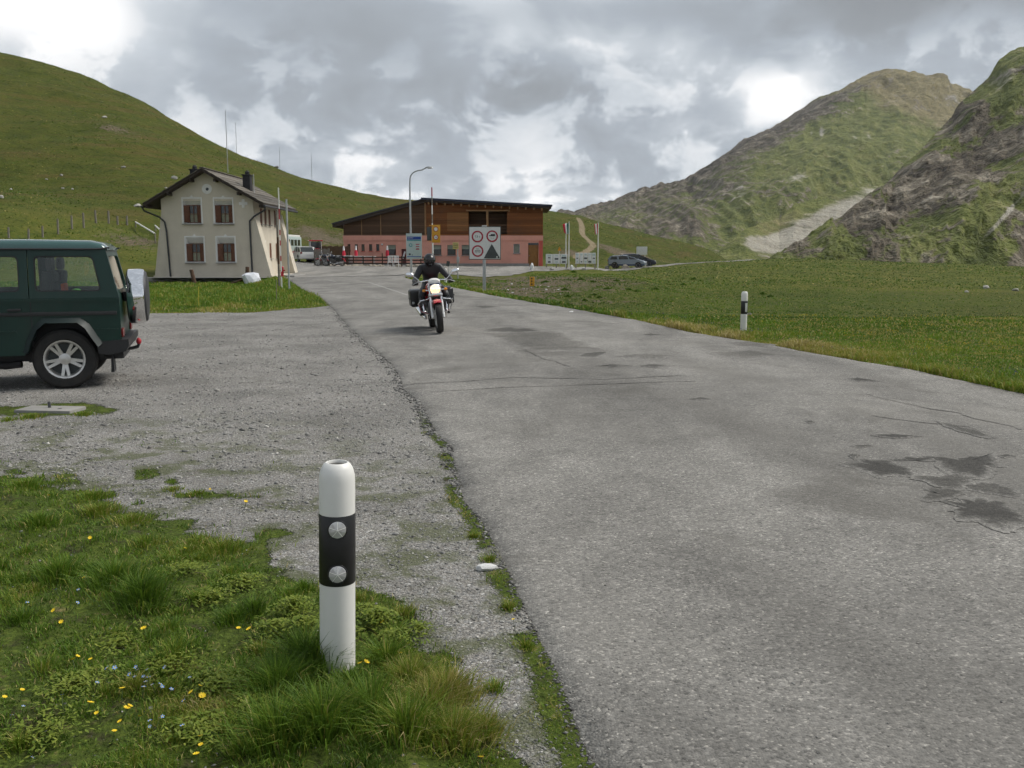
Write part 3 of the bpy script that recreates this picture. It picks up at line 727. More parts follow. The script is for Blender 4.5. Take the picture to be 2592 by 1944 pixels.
# ------------------------------------------------------------------ terrain masks
STRIP = [tuple(G(*p)[:2]) for p in [(836, 774), (640, 791), (383, 793), (0, 801), (-600, 812)]]
_sx = [p[0] for p in STRIP][::-1]; _sy = [p[1] for p in STRIP][::-1]
SLAB_C = G(128, 1040)
def masks(x, y):
    x = np.asarray(x, float); y = np.asarray(y, float)
    r = np.hypot(x, y); yc = np.minimum(y, Y_END)
    fg = np.where(r < 14, sdist(FG, x, y), -9.0) + 0.24 * fbm(x * 2.4, y * 2.4, 4)
    left = ss(xl(yc) + 0.06 - x, -0.02, 0.04)
    strip = ss(y - np.interp(x, _sx, _sy) + 0.5 * fbm(x * .8, y * .8, 3), -0.15, 0.35)
    gravel = left * (1 - strip) * (1 - ss(fg, -0.05, 0.12))
    # islands of turf out in the gravel near the verge and around the concrete slab
    isl = ss(fbm(x * 2.4 + 9, y * 2.4, 4) + 0.30 * (1 - ss(-fg, 0, 1.2)) - 0.46, -0.05, 0.30) * (1 - ss(-fg, 0.5, 1.8)) * (x < -0.75 - 0.1 * y)
    slab = np.exp(-((x - SLAB_C.x) / 0.75) ** 2 - ((y - SLAB_C.y - 0.05) / 0.42) ** 2) + 0.35 * fbm(x * 3, y * 3, 3)
    isl = np.maximum(isl, ss(slab, 0.35, 0.6))
    # thread of moss and grass in the joint along the broken asphalt edge
    e = xl(yc) - x
    edge = (1 - ss(e, 0.03, 0.15 + 0.1 * pn(x * 3, y * 3))) * ss(fbm(x * 1.5, y * 2.0 + 3, 3) + 0.22, 0.0, 0.2) * ss(y, 1.5, 2.5) * (1 - ss(y, 7.5, 10.5)) * (e > -0.05)
    gravel = gravel * (1 - np.clip(isl, 0, 1)) * (1 - 0.9 * edge)
    junction = ((y > 60) & (y < 92) & (x > -24) & (x < 6)).astype(float)
    gravel = np.maximum(gravel, junction * (x - xr(yc) < 0.2))
    moss = ss(-fg, 3.5, 0.5) * left * 0.9
    s = x - xr(yc)
    dirt = 0.56 * np.exp(-((x - 0.8) / 5.5) ** 2 - ((y - 50) / 12.0) ** 2) * (s > 0.4) + 0.9 * np.exp(-((s - 0.05) / 0.35) ** 2) * (y < 62) * 0.6
    dirt = dirt + 0.5 * np.exp(-((x - 4) / 7.0) ** 2 - ((y - 60) / 7.0) ** 2)
    c1 = march(815, 600); c2 = march(345, 612)
    dirt = dirt + 0.9 * np.exp(-((x - c1.x) / 4.5) ** 2 - ((y - c1.y) / 5.0) ** 2) + 0.7 * np.exp(-((x - c2.x) / 3.0) ** 2 - ((y - c2.y) / 5.0) ** 2)
    for q in ((1610, 648, 5.5), (1570, 640, 4), (300, 325, 5.0), (1440, 640, 3)):
        c = march(q[0], q[1], 60); dirt = dirt + 0.6 * np.exp(-((x - c.x) / q[2]) ** 2 - ((y - c.y) / (q[2] * .9)) ** 2)
    pth = np.zeros_like(x)
    pts = [march(*p, 80) for p in PATH_PX]
    for p, q in zip(pts[:-1], pts[1:]):
        ex, ey = q.x - p.x, q.y - p.y
        t = np.clip(((x - p.x) * ex + (y - p.y) * ey) / (ex * ex + ey * ey + 1e-9), 0, 1)
        dd = np.hypot(x - p.x - t * ex, y - p.y - t * ey)
        pth = np.maximum(pth, 1 - ss(dd, 0.15, 0.75))
    yel = np.clip(rt_band(y, 15, 23) * (s > 1.0) * 0.35 + 0.35 * (s > 0.5) * rt_band(y, 12, 40), 0, 1)
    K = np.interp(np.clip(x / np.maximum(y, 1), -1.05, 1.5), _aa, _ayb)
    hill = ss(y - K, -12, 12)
    soil = left * (y < 14) * (y > -2)
    lush = rt_band(y, 28, 62) * ss(s, 2, 8)
    return dict(lush=lush, soil=soil, gravel=gravel, dirt=np.clip(dirt, 0, 1), path=pth, yellow=yel, hill=hill, moss=np.clip(moss, 0, 1))
def rt_band(y, a, b_): return ss(y, a - 2, a + 2) * (1 - ss(y, b_ - 2, b_ + 2))
PATH_PX = [(1464, 552), (1473, 572), (1473, 590), (1482, 602), (1495, 612), (1502, 622), (1492, 632), (1474, 642), (1455, 652)]

def build_ground():
    az = np.concatenate([np.linspace(-180, -46, 40)[:-1], np.linspace(-46, -33, 40)[:-1], np.linspace(-33, 33, 620), np.linspace(33, 46, 40)[1:], np.linspace(46, 180, 40)[1:-1]])
    rr = np.concatenate([[0.25], np.geomspace(0.6, 12, 200), np.geomspace(12.15, 330, 330), np.geomspace(345, 4200, 22)])
    A, RR = np.meshgrid(np.radians(az), rr)
    x = RR * np.sin(A); y = RR * np.cos(A)
    z = zt(x.ravel(), y.ravel()).reshape(x.shape)
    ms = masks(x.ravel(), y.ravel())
    # keep the soil below the asphalt
    yc = np.minimum(y, Y_END); on = (x > xl(yc) + 0.02) & (x < xr(yc) - 0.02) & (y < Y_END)
    z = np.where(on, z - 0.05, z)
    v = np.stack([x, y, z], -1).reshape(-1, 3)
    f = grid_faces(len(rr), len(az), wrap=True)
    v = np.vstack([v, [[0, 0, float(z[0].mean())]]])
    ms = {k: np.append(q, 0) for k, q in ms.items()}
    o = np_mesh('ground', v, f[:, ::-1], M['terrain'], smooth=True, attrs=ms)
    return tag(o, 'rolling alpine ground with turf slopes, gravel lay-by and green hillside', None, kind='structure')
build_ground()

# ------------------------------------------------------------------ road
def build_road():
    ys = np.concatenate([np.linspace(-14, 1.2, 40)[:-1], np.geomspace(1.2, Y_END, 900)])
    nc = 48
    ex = (0.030 * fbm(ys * 6, ys * 0 + 3, 4) + 0.05 * fbm(ys * 1.6, ys * 0 + 8, 3)) * np.clip(ys / 4, 0.5, 1.6)
    bite = -0.10 * np.clip(fbm(ys * 3.1, ys * 0 + 21, 3) - 0.25, 0, 1)
    l = xl(ys) + ex - bite; rgt = xr(ys) + 0.05 * fbm(ys * 1.3, ys * 0 + 40, 4) * np.clip(ys / 10, .4, 2)
    u = np.linspace(0, 1, nc) ** 1.0
    X = l[:, None] + (rgt - l)[:, None] * u[None, :]; Y = np.repeat(ys[:, None], nc, 1)
    Z = 0.012 + 0.028 * np.sin(np.pi * np.clip(u, 0, 1))[None, :] + 0.012 * fbm(X * .5, Y * .5, 3)
    fl = ss(Y, Y_END - 12, Y_END - 1); Z = Z * (1 - fl) + 0.012 * fl
    # crumbled rounded lip along the broken left edge
    Z[:, 0] -= 0.022
    lo = np.stack([l - 0.035, ys, np.full_like(ys, -0.06)], -1)[:, None, :]; hi = np.stack([rgt + 0.05, ys, np.full_like(ys, -0.07)], -1)[:, None, :]
    V = np.concatenate([lo, np.stack([X, Y, Z], -1), hi], 1)
    xm = (V[..., 0] - l[:, None]) / (rgt - l)[:, None] * 7.0
    trk = sum(np.exp(-((xm - c_) / w_) ** 2) * k_ for c_, w_, k_ in ((1.55, .38, .55), (2.95, .40, .75), (4.35, .45, .85), (5.6, .40, .7)))
    o = np_mesh('road', V.reshape(-1, 3), grid_faces(len(ys), nc + 2), M['asphalt'], smooth=False, attrs={'track': np.clip(trk, 0, 1).ravel()})
    tag(o, 'patched grey asphalt pass road curving away to the left', None, kind='structure')
    return o
road = build_road()
ISL = [(1012, 696), (1060, 690), (1110, 692), (1160, 695), (1234, 699), (1341, 689), (1436, 686), (1560, 684), (1640, 676), (1720, 671), (1870, 664)]
def build_side_road():
    lo = [(-30, 60.2), (-15.5, 60.2)] + [tuple(G(px, py, 0.05)[:2]) for px, py in ISL if px < 1300] + [(3.0, 78.0), (7.0, 83.5), (11.5, 96.0), (15.5, 104.0), (20, 108.0), (26, 112.0), (34, 118.0)]
    xs = np.linspace(-24, lo[-1][0], 260)
    yl = np.interp(xs, [p[0] for p in lo], [p[1] for p in lo])
    up = [(-24, 82), (-14, 88), (-2, 90.2), (6, 92), (11.5, 102), (20, 114), (lo[-1][0], lo[-1][1] + 6)]
    yu = np.maximum(np.interp(xs, [p[0] for p in up], [p[1] for p in up]), yl + 4)
    yl = yl + 0.35 * fbm(xs * .7, xs * 0 + 2, 3)
    nr = 40; u = np.linspace(0, 1, nr)[:, None]
    Y = yl[None] + (yu - yl)[None] * u; X = np.repeat(xs[None], nr, 0)
    Z = zt(X.ravel(), Y.ravel()).reshape(X.shape) + 0.035
    near = (1 - ss(Y, Y_END - 0.5, Y_END + 6)) * (X < float(xr(Y_END)) + 0.3)
    Z = Z * (1 - near) + 0.006 * near
    o = np_mesh('side_road', np.stack([X, Y, Z], -1).reshape(-1, 3), grid_faces(nr, len(xs)), M['asphalt_old'], smooth=True)
    tag(o, 'pale asphalt forecourt and side road before the pink building', None, kind='structure')
build_side_road()
def zroad(x, y):
    l = xl(y); r_ = xr(y); u = np.clip((x - l) / (r_ - l), 0, 1)
    return 0.012 + 0.028 * np.sin(np.pi * u) + 0.012 * fbm(np.asarray(x) * .5, np.asarray(y) * .5, 3)
def patch(poly_px, mat, name='asphalt_patch', lift=0.006, rough=0.10, seg=10, n_in=4, seed=0.0):
    """repair or scar on the road: an irregular sheet that follows the camber"""
    pts = [G(px, py) for px, py in poly_px]
    cx = sum(p.x for p in pts) / len(pts); cy = sum(p.y for p in pts) / len(pts)
    loop = []
    for i, p in enumerate(pts):
        q = pts[(i + 1) % len(pts)]
        for k in range(seg):
            t = k / seg; x = p.x + (q.x - p.x) * t; y = p.y + (q.y - p.y) * t
            d = math.hypot(x - cx, y - cy) + 1e-6
            off = rough * (float(fbm(x * 3.1 + seed, y * 3.1, 4)) + 0.5 * float(fbm(x * 11 + seed, y * 11, 3)))
            loop.append((x + (x - cx) / d * off, y + (y - cy) / d * off * 1.6))
    n = len(loop); vs = []; fs = []; dk = []
    for k in range(n_in + 1):
        t = (1.22, 1.04, 0.82, 0.45, 0.02)[k]
        for x, y in loop:
            X = cx + (x - cx) * t; Yv = cy + (y - cy) * t
            vs.append((X, Yv, float(zroad(X, Yv)) + lift + (0.0 if k else -0.004))); dk.append((0.002, 0.45, 0.8, 1.0, 1.0)[k])
    for k in range(n_in):
        for i in range(n):
            fs.append((k * n + i, k * n + (i + 1) % n, (k + 1) * n + (i + 1) % n, (k + 1) * n + i))
    o = np_mesh(name, np.array(vs), np.array(fs), mat, road, smooth=True, attrs={'dark': dk})
    return o
def zp3(pts): return [(1500 + a / 1.757, 1000 + c / 1.757) for a, c in pts]
def zp2(pts): return [(800 + a / 1.2344, 650 + c / 1.2344) for a, c in pts]
PATCHES = [
    (zp2([(520, 246), (640, 243), (745, 240), (805, 265), (862, 290), (770, 297), (690, 301), (600, 270)]), 'asphalt_patch', 0.12),
    (zp2([(528, 232), (600, 228), (684, 232), (680, 240), (600, 242), (530, 240)]), 'asphalt_worn', 0.18),
    (zp2([(1250, 306), (1300, 298), (1360, 296), (1432, 308), (1400, 320), (1330, 325), (1280, 318)]), 'asphalt_patch', 0.15),
    (zp2([(1018, 247), (1045, 243), (1078, 247), (1045, 252)]), 'asphalt_worn', 0.06),
    (zp2([(1300, 272), (1345, 268), (1425, 278), (1400, 283), (1340, 280)]), 'asphalt_patch', 0.1),
    (zp3([(1130, 322), (1210, 314), (1310, 322), (1380, 345), (1420, 362), (1400, 376), (1285, 385), (1190, 362)]), 'asphalt_dark', 0.10),
    (zp3([(1500, 300), (1600, 290), (1700, 296), (1770, 285), (1800, 330), (1770, 368), (1640, 372), (1575, 362), (1540, 330)]), 'asphalt_dark', 0.12),
    (zp3([(1320, 312), (1400, 306), (1500, 308), (1440, 318)]), 'asphalt_dark', 0.08),
    (zp3([(1540, 498), (1640, 480), (1770, 500), (1830, 530), (1915, 545), (1860, 610), (1760, 600), (1700, 572), (1610, 545)]), 'asphalt_dark', 0.14),
    (zp3([(1475, 402), (1560, 394), (1690, 398), (1640, 416), (1530, 420)]), 'asphalt_worn', 0.12),
    (zp3([(1670, 432), (1760, 420), (1815, 418), (1850, 462), (1760, 462), (1700, 452)]), 'asphalt_worn', 0.12),
    (zp3([(1480, 450), (1560, 446), (1640, 478), (1560, 490), (1490, 482)]), 'asphalt_worn', 0.14),
    (zp3([(1105, 285), (1150, 278), (1195, 288), (1160, 306)]), 'asphalt_worn', 0.09),
    (zp3([(1265, 198), (1330, 194), (1440, 202), (1340, 210)]), 'asphalt_dark', 0.06),
    (zp3([(1545, 140), (1600, 148), (1660, 168), (1760, 200), (1740, 206), (1640, 180), (1570, 158)]), 'asphalt_worn', 0.06),
    (zp3([(1150, 245), (1200, 240), (1250, 244), (1200, 251)]), 'asphalt_worn', 0.05),
    (zp3([(940, 133), (975, 130), (992, 140), (960, 143)]), 'asphalt_dark', 0.04),
    (zp3([(1790, 292), (1830, 288), (1865, 294), (1830, 300)]), 'asphalt_dark', 0.05),
    (zp2([(880, 350), (920, 345), (968, 350), (925, 356)]), 'asphalt_worn', 0.12),
    (zp2([(1020, 350), (1050, 347), (1082, 350), (1050, 354)]), 'asphalt_worn', 0.08),
    (zp2([(820, 318), (870, 306), (905, 306), (880, 322)]), 'asphalt_worn', 0.12),
    (zp2([(945, 318), (1040, 312), (1140, 318), (1040, 326)]), 'asphalt_patch', 0.2),
    (zp2([(1660, 391), (1690, 386), (1745, 396), (1700, 398)]), 'asphalt_dark', 0.06),
    (zp2([(500, 160), (540, 157), (575, 161), (530, 165)]), 'asphalt_worn', 0.25),
    (zp2([(265, 226), (330, 222), (372, 230), (310, 236)]), 'asphalt_worn', 0.18),
    (zp2([(1170, 457), (1200, 453), (1230, 457), (1200, 460)]), 'asphalt_worn', 0.06),
]
for i, (pl, mt, rg) in enumerate(PATCHES):
    patch(pl, M[mt], 'asphalt_patch', 0.006 + 0.0005 * (i % 5), rg, 8, 4, i * 3.7)
def crack(pts_px, w, mat, n=60, seed=0):
    P = [G(*p) for p in pts_px]; V = []; F = []
    acc = [0]
    for a, b_ in zip(P[:-1], P[1:]): acc.append(acc[-1] + (b_ - a).length)
    for k in range(n):
        t = acc[-1] * k / (n - 1)
        x = np.interp(t, acc, [p.x for p in P]); y = np.interp(t, acc, [p.y for p in P])
        x += 0.10 * float(fbm(t * 2.0 + seed, seed, 4)); ww = w * (0.45 + 1.1 * abs(float(pn(t * 3 + seed, 5.5))))
        for sgn in (-1, 1):
            yy = y + sgn * ww; V.append((x + sgn * ww * .4, yy, float(zroad(x, yy)) + 0.004))
    for k in range(n - 1): F.append((2 * k, 2 * k + 2, 2 * k + 3, 2 * k + 1))
    return np_mesh('asphalt_crack', np.array(V), np.array(F), mat, road, attrs={'dark': [0.62] * len(V)})
crack(zp2([(285, 402), (450, 395), (620, 384), (900, 392), (1150, 380)]), 0.020, M['asphalt_worn'], seed=1)
crack(zp2([(350, 428), (600, 415), (900, 407), (1180, 398)]), 0.018, M['asphalt_worn'], seed=4)
crack(zp2([(1725, 438), (1850, 470), (2000, 500), (2212, 552)]), 0.020, M['asphalt_worn'], seed=7)
crack(zp2([(570, 246), (690, 318), (790, 352)]), 0.02, M['asphalt_worn'], seed=9)
crack(zp2([(1740, 508), (1900, 530), (2040, 545), (2130, 580)]), 0.018, M['asphalt_worn'], seed=12)
def marking(pts_px, w, n=30):
    P = [G(*p) for p in pts_px]; V = []; F = []
    for k in range(n):
        t = k / (n - 1) * (len(P) - 1); i = min(int(t), len(P) - 2); p = P[i].lerp(P[i + 1], t - i)
        d = (P[i + 1] - P[i]).normalized(); nx = Vector((-d.y, d.x, 0))
        for sgn in (-1, 1):
            q = p + nx * sgn * w * (0.75 + 0.5 * random.random()); V.append((q.x, q.y, float(zroad(q.x, q.y)) + 0.006))
    for k in range(n - 1): F.append((2 * k, 2 * k + 1, 2 * k + 3, 2 * k + 2))
    return np_mesh('lane_marking', np.array(V), np.array(F), M['line'], road)
marking([(934, 717), (985, 734), (1038, 752)], 0.045); marking([(832, 711), (850, 715)], 0.05, 8)

# ------------------------------------------------------------------ mountains
def massif(name, sky, base, nu, nv, disp, mask, label, strata=None, back=0.5):
    """sky: (px, py, distance) along the crest; base: (py, distance, bow) at the foot"""
    pxs = np.linspace(sky[0][0], sky[-1][0], nu)
    sy = np.interp(pxs, [p[0] for p in sky], [p[1] for p in sky]); sd = np.interp(pxs, [p[0] for p in sky], [p[2] for p in sky])
    sy = sy + fbm(pxs * 0.02, pxs * 0 + 1, 5, 0.6) * 5.0 + fbm(pxs * 0.09, pxs * 0 + 7, 3, 0.6) * 2.0
    bd = np.interp(pxs, [p[0] for p in base[1]], [p[1] for p in base[1]]); by = HOR + 30.0 * FPX / bd
    by = np.maximum(by, sy + 2)
    V = []; uu = []; vv = []
    for v in np.concatenate([np.linspace(0, 1, nv), 1 + np.linspace(0.05, 1, 8)]):
        if v <= 1:
            py = by + (sy - by) * v; d = bd + (sd - bd) * (v ** 1.15)
        else:
            w = v - 1; py = sy; d = sd * (1 + back * w)
        a = (pxs - CXP) / FPX; bb = (CYP - py) / FPX
        dy = bb * SP + CP; dz = bb * CP - SP
        t = d / dy; x = a * t; z = CAM_H + dz * t
        if v > 1:
            z0 = CAM_H + dz * (sd / dy); z = z0 - (z0 + 60) * w ** 1.2
        V.append(np.stack([x, d, z], -1)); uu.append(pxs); vv.append(np.full(nu, min(v, 1.0)))
    V = np.array(V); uu = np.array(uu); vv = np.array(vv)
    X, Z = V[..., 0], V[..., 2]
    h = disp(X, V[..., 1], Z, vv)
    taper = ss(vv, 0.0, 0.40) * (1 - 0.92 * ss(vv, 0.86, 1.0))
    V[..., 1] -= h * taper * 0.8; V[..., 2] += h * taper * 0.42
    pyv = by[None] + (sy - by)[None] * vv
    at = mask(uu, pyv, X, Z, vv, h)
    o = np_mesh(name, V.reshape(-1, 3), grid_faces(V.shape[0], nu), M['mountain'], smooth=True, attrs={k: np.clip(q, 0, 1).ravel() for k, q in at.items()})
    return tag(o, label, None, kind='structure')
def gs(u, v, cx, cy, sx, sy, ang=0):
    c, s_ = math.cos(R(ang)), math.sin(R(ang)); dx = u - cx; dy = v - cy
    return np.exp(-((dx * c + dy * s_) / sx) ** 2 - ((-dx * s_ + dy * c) / sy) ** 2)
FAR = [(1380, 600, 2300), (1480, 565, 2350), (1540, 545, 2400), (1600, 525, 2400), (1680, 490, 2400), (1760, 447, 2400), (1795, 420, 2400), (1830, 395, 2400), (1880, 358, 2450), (1950, 327, 2500), (2010, 290, 2550), (2060, 255, 2600), (2110, 236, 2600), (2160, 211, 2650), (2205, 186, 2700), (2240, 176, 2700), (2290, 183, 2700), (2350, 199, 2700), (2400, 213, 2700), (2450, 233, 2700), (2560, 290, 2700), (2760, 360, 2700)]
def d_far(X, Y, Z, v):
    q = X * 0.86 + Z * 0.5; w = -X * 0.5 + Z * 0.86
    bowl = np.exp(-((X - 860) / 330) ** 2 - ((Z - 270) / 170) ** 2)
    return (1 - 0.75 * bowl) * (120 * ridged(q * 0.0016, w * 0.0055, 6, 0.58) + 52 * ridged(X * 0.009 + 4, Z * 0.0025, 6, 0.6) + 9 * fbm(X * .02, Z * .02, 5, .6)) + bowl * (26 * ridged(X * 0.006 + 1, Z * 0.0012, 4, .5) + 30)
def m_far(u, py, X, Z, v, h):
    # crags line the crest on the left; green bowl below the summit; pale dry cap
    crest = ss(v, 0.62, 0.95) * (1 - ss(u, 2080, 2180)); left = 1 - ss(u + (py - 500) * 0.7, 1830, 1960)
    rock = 0.05 + 0.40 * crest * (1 - 0.5 * ss(v, 0.93, 1.0)) + 0.26 * left + 0.36 * gs(u, py, 2030, 330, 170, 38, -32)
    rock = rock - 0.5 * gs(u, py, 2080, 430, 190, 90, -15) + 0.40 * (h / 110 - 0.35)
    dry = 0.95 * gs(u, py, 2290, 235, 190, 75) + 0.8 * gs(u, py, 2380, 310, 130, 70) + 0.6 * gs(u, py, 1960, 350, 120, 26, -32) + 0.12 + 0.5 * left * 0.4
    scree = 0.75 * gs(u, py, 1975, 530, 30, 18, -20) + 0.35 * gs(u, py, 2380, 290, 80, 40) + 0.55 * gs(u, py, 1840, 560, 26, 30)
    scree = scree + 0.8 * gs(u, py, 2056, 378, 7, 17) + 0.7 * gs(u, py, 2032, 380, 5, 12) + 0.6 * gs(u, py, 2134, 397, 7, 12) + 0.6 * gs(u, py, 2168, 396, 7, 12)
    return dict(rock=rock, scree=scree, dry=dry)
massif('mountain', FAR, (662, [(1380, 1150), (1900, 1250), (2200, 1500), (2760, 1700)]), 460, 190, d_far, m_far, 'far green and brown mountain rising to a rounded summit')
FAN = [(1740, 700, 780), (1790, 662, 800), (1846, 613, 850), (1890, 579, 900), (1925, 566, 950), (1974, 553, 1000), (2013, 516, 1050), (2083, 500, 1100), (2161, 477, 1150), (2221, 470, 1200), (2300, 440, 1250), (2420, 420, 1300)]
def d_fan(X, Y, Z, v): return 8 * fbm(X * 0.01, Z * 0.02, 5) + 5 * ridged(X * 0.03, Z * 0.03, 4)
def m_fan(u, py, X, Z, v, h):
    scree = 1.05 * gs(u, py, 2095, 553, 160, 32, -29) + 1.0 * gs(u, py, 2020, 590, 80, 24, -15) + 0.8 * gs(u, py, 1910, 612, 34, 16) + 0.55 * gs(u, py, 1960, 632, 90, 14)  # pale scree; its paleness also paints in the sun patch on the fan
    return dict(rock=0.25 * ss(py, 600, 650) + 0 * u, scree=scree, dry=0.36 + 0.2 * gs(u, py, 1960, 570, 80, 40))
massif('scree_slope', FAN, (668, [(1790, 620), (2420, 800)]), 260, 110, d_fan, m_fan, 'scree fan, painted pale as if sunlit, spilling down between the two mountains')
NEAR = [(1860, 760, 540), (1950, 690, 560), (1994, 657, 570), (2013, 639, 580), (2068, 603, 620), (2142, 541, 660), (2211, 491, 700), (2255, 455, 730), (2290, 416, 750), (2334, 376, 780), (2364, 342, 800), (2403, 302, 830), (2423, 272, 850), (2458, 235, 880), (2497, 203, 900), (2512, 176, 910), (2527, 155, 920), (2551, 136, 930), (2592, 122, 940), (2700, 90, 960), (2900, 60, 980)]
def d_near(X, Y, Z, v):
    q = X * 0.80 + Z * 0.60; w = -X * 0.60 + Z * 0.80
    a = ridged(q * 0.0045, w * 0.022, 6, 0.58); c = ridged(q * 0.016 + 9, w * 0.05, 5, 0.6)
    return 46 * a + 12 * c + 4 * fbm(X * .05, Z * .05, 5, .6)
def m_near(u, py, X, Z, v, h):
    up = ss(520 - py, -60, 160)
    q = X * 0.80 + Z * 0.60; w = -X * 0.60 + Z * 0.80
    band = ridged(q * 0.006 + 3, w * 0.040, 5, 0.62)
    rock = 0.10 + 0.16 * up + 1.5 * (band - 0.50) + 0.004 * (h - 26) + 0.42 * gs(u, py, 2330, 520, 190, 38, -34) + 0.35 * gs(u, py, 2200, 600, 150, 18, -36) - 0.45 * gs(u, py, 2480, 540, 200, 22, -36) - 0.35 * gs(u, py, 2420, 620, 150, 26, -30) + 0.35 * gs(u, py, 2560, 640, 60, 30)
    rock = rock - 0.5 * ss(v, 0.86, 0.98) * ss(u, 2490, 2560)
    scree = 0.85 * gs(u, py, 2470, 620, 85, 7, -48) + 0.5 * gs(u, py, 2510, 250, 28, 60, 10) + 0.35 * gs(u, py, 2290, 575, 50, 10, -30)
    return dict(rock=rock, scree=scree, dry=0.16 + 0.3 * gs(u, py, 2560, 500, 120, 40, -30) + 0 * u)
massif('craggy_mountain', NEAR, (695, [(1950, 480), (2300, 420), (2900, 400)]), 520, 220, d_near, m_near, 'near craggy mountain flank with slanting rock bands')

# ------------------------------------------------------------------ beige customs house
def wall_cells(mb, x0, x1, z0, z1, y0, y1, holes, plane='xz'):
    """a thick wall with rectangular openings, as a lattice of blocks that skips the openings"""
    xs = sorted({x0, x1, *[h[0] for h in holes], *[h[1] for h in holes]}); zs = sorted({z0, z1, *[h[2] for h in holes], *[h[3] for h in holes]})
    for i in range(len(xs) - 1):
        for j in range(len(zs) - 1):
            cx, cz = (xs[i] + xs[i + 1]) / 2, (zs[j] + zs[j + 1]) / 2
            if any(h[0] < cx < h[1] and h[2] < cz < h[3] for h in holes): continue
            mb.prism([(xs[i], zs[j]), (xs[i + 1], zs[j]), (xs[i + 1], zs[j + 1]), (xs[i], zs[j + 1])], y0, y1, plane)
def house():
    b0 = W(528, 702, 65)
    H = thing('stone_house', 'beige two-storey house with brown shutters and a white cross', 'house', (b0.x, b0.y, b0.z))
    L = 8.2; xl_, xr_ = -3.07, 3.30; zw = 5.35; zr = 7.18; xa = 0.08
    wins = [(-0.93, 3.72, 5.40), (1.25, 3.72, 5.40), (-0.86, 1.05, 2.76), (1.30, 1.05, 2.76)]
    mb = MB()
    holes = [(c - 0.62, c + 0.62, a, t) for c, a, t in wins]
    wall_cells(mb, xl_, xr_, 0, zw, 0, 0.45, holes)
    mb.prism([(xl_ + .003, zw - 0.1), (xr_ - .003, zw - 0.1), (xr_ - .003, zw), (xa, zr), (xl_ + .003, zw)], 0.002, 0.44)
    mb.box(((xl_ + 0.225), L / 2 + 0.225, zw / 2), (0.45, L - 0.45, zw)); mb.box(((xl_ + xr_) / 2, L - 0.2, zw / 2), (xr_ - xl_ - 0.9, 0.4, zw))
    mb.prism([(xl_, zw), (xr_, zw), (xa, zr)], L - 0.4, L)
    # splayed buttresses that lean on the four corners
    for y0, y1 in ((0.004, 1.0), (L - 1.0, L)):
        mb.prism([(xl_ + 0.01, 0), (xl_ + 0.01, 4.6), (-3.76, 0)], y0, y1)
        mb.prism([(xr_ - 0.01, 0), (xr_ - 0.01, 4.6), (4.42, 0)], y0, y1)
    # right-hand long wall with its openings (built in its own plane)
    sideh = [(1.7 + k * 1.15, 2.3 + k * 1.15, 3.75, 4.85) for k in range(3)] + [(5.6, 6.15, 3.75, 4.85), (1.5, 3.0, 0.05, 2.6), (4.0, 4.55, 1.3, 2.4), (5.8, 6.35, 1.3, 2.4)]
    wall_cells(mb, 0.45, L - 0.4, 0, zw, xr_ - 0.45, xr_, sideh, 'yz')
    mb.build('wall', M['beige'], H)
    MB().prism([(-3.9, -0.5), (4.5, -0.5), (4.46, 0.12), (-3.82, 0.12)], -0.04, L + 0.04).build('plinth', M['beige'], H)
    for (c, a, t) in wins:
        f = MB().ring([(c - 0.73, a - 0.03), (c + 0.73, a - 0.03), (c + 0.70, t + 0.10), (c - 0.70, t + 0.10)], [(c - 0.62, a), (c + 0.62, a), (c + 0.62, t), (c - 0.62, t)], -0.03, 0.02).build('window_surround', M['white_paint'], H)
        # whitewashed splayed reveal
        inn = [(c - 0.50, a + 0.04), (c + 0.50, a + 0.04), (c + 0.50, t - 0.42), (c - 0.50, t - 0.42)]
        out = [(c - 0.62, a), (c + 0.62, a), (c + 0.62, t), (c - 0.62, t)]
        mb = MB(); n = 4
        vs = [(p[0], 0.0, p[1]) for p in out] + [(p[0], 0.34, p[1]) for p in inn]
        mb.add(vs, [(k, (k + 1) % n, n + (k + 1) % n, n + k) for k in range(n)])
        mb.build('reveal', M['white_paint'], f)
        MB().box((c, 0.345, (a + t - 0.4) / 2 + 0.02), (1.04, 0.02, t - a - 0.40)).build('pane', M['pane'], f)
        fr = MB(); zb, zt_ = a + 0.06, t - 0.44
        for x in (c - 0.30, c, c + 0.30): fr.box((x, 0.32, (zb + zt_) / 2), (0.055, 0.03, zt_ - zb))
        for z in (zb, (zb + zt_) / 2, zt_): fr.box((c, 0.325, z), (0.66, 0.03, 0.05))
        fr.build('casement', M['shutter'], f)
        MB().box((c, 0.336, zb + 0.34), (0.5, 0.006, 0.6)).build('curtain', M['curtain'], f)
        for sx in (-1, 1):
            sh = MB(); sh.box((0, 0, 0), (0.38, 0.035, zt_ - zb), bev=0.008)
            for k in range(7): sh.box((0, -0.022, -0.42 * (zt_ - zb) + k * 0.14 * (zt_ - zb)), (0.29, 0.012, 0.05))
            sh.xf(Matrix.Translation((c + sx * 0.44, 0.15, (zb + zt_) / 2)) @ Matrix.Rotation(sx * R(-30), 4, 'Z'))
            sh.build('shutter', M['shutter'], f)
        MB().box((c, -0.06, a - 0.055), (1.40, 0.22, 0.07), bev=0.01).build('sill', M['concrete'], f)
        lam = MB().prism([(c - 0.12, t + 0.10), (c + 0.12, t + 0.10), (c, t + 0.24)], -0.02, 0.01); lam.build('lintel_ornament', M['white_paint'], f)
    oc = MB(); oc.lathe([(0.34, -0.03), (0.34, 0.01), (0.0, 0.01)], 28, (0.16, 0, 6.06), 'y'); oc.lathe([(0.34, -0.03), (0.13, -0.035), (0.0, -0.035)], 28, (0.16, 0, 6.06), 'y')
    o = oc.build('round_surround', M['white_paint'], H)
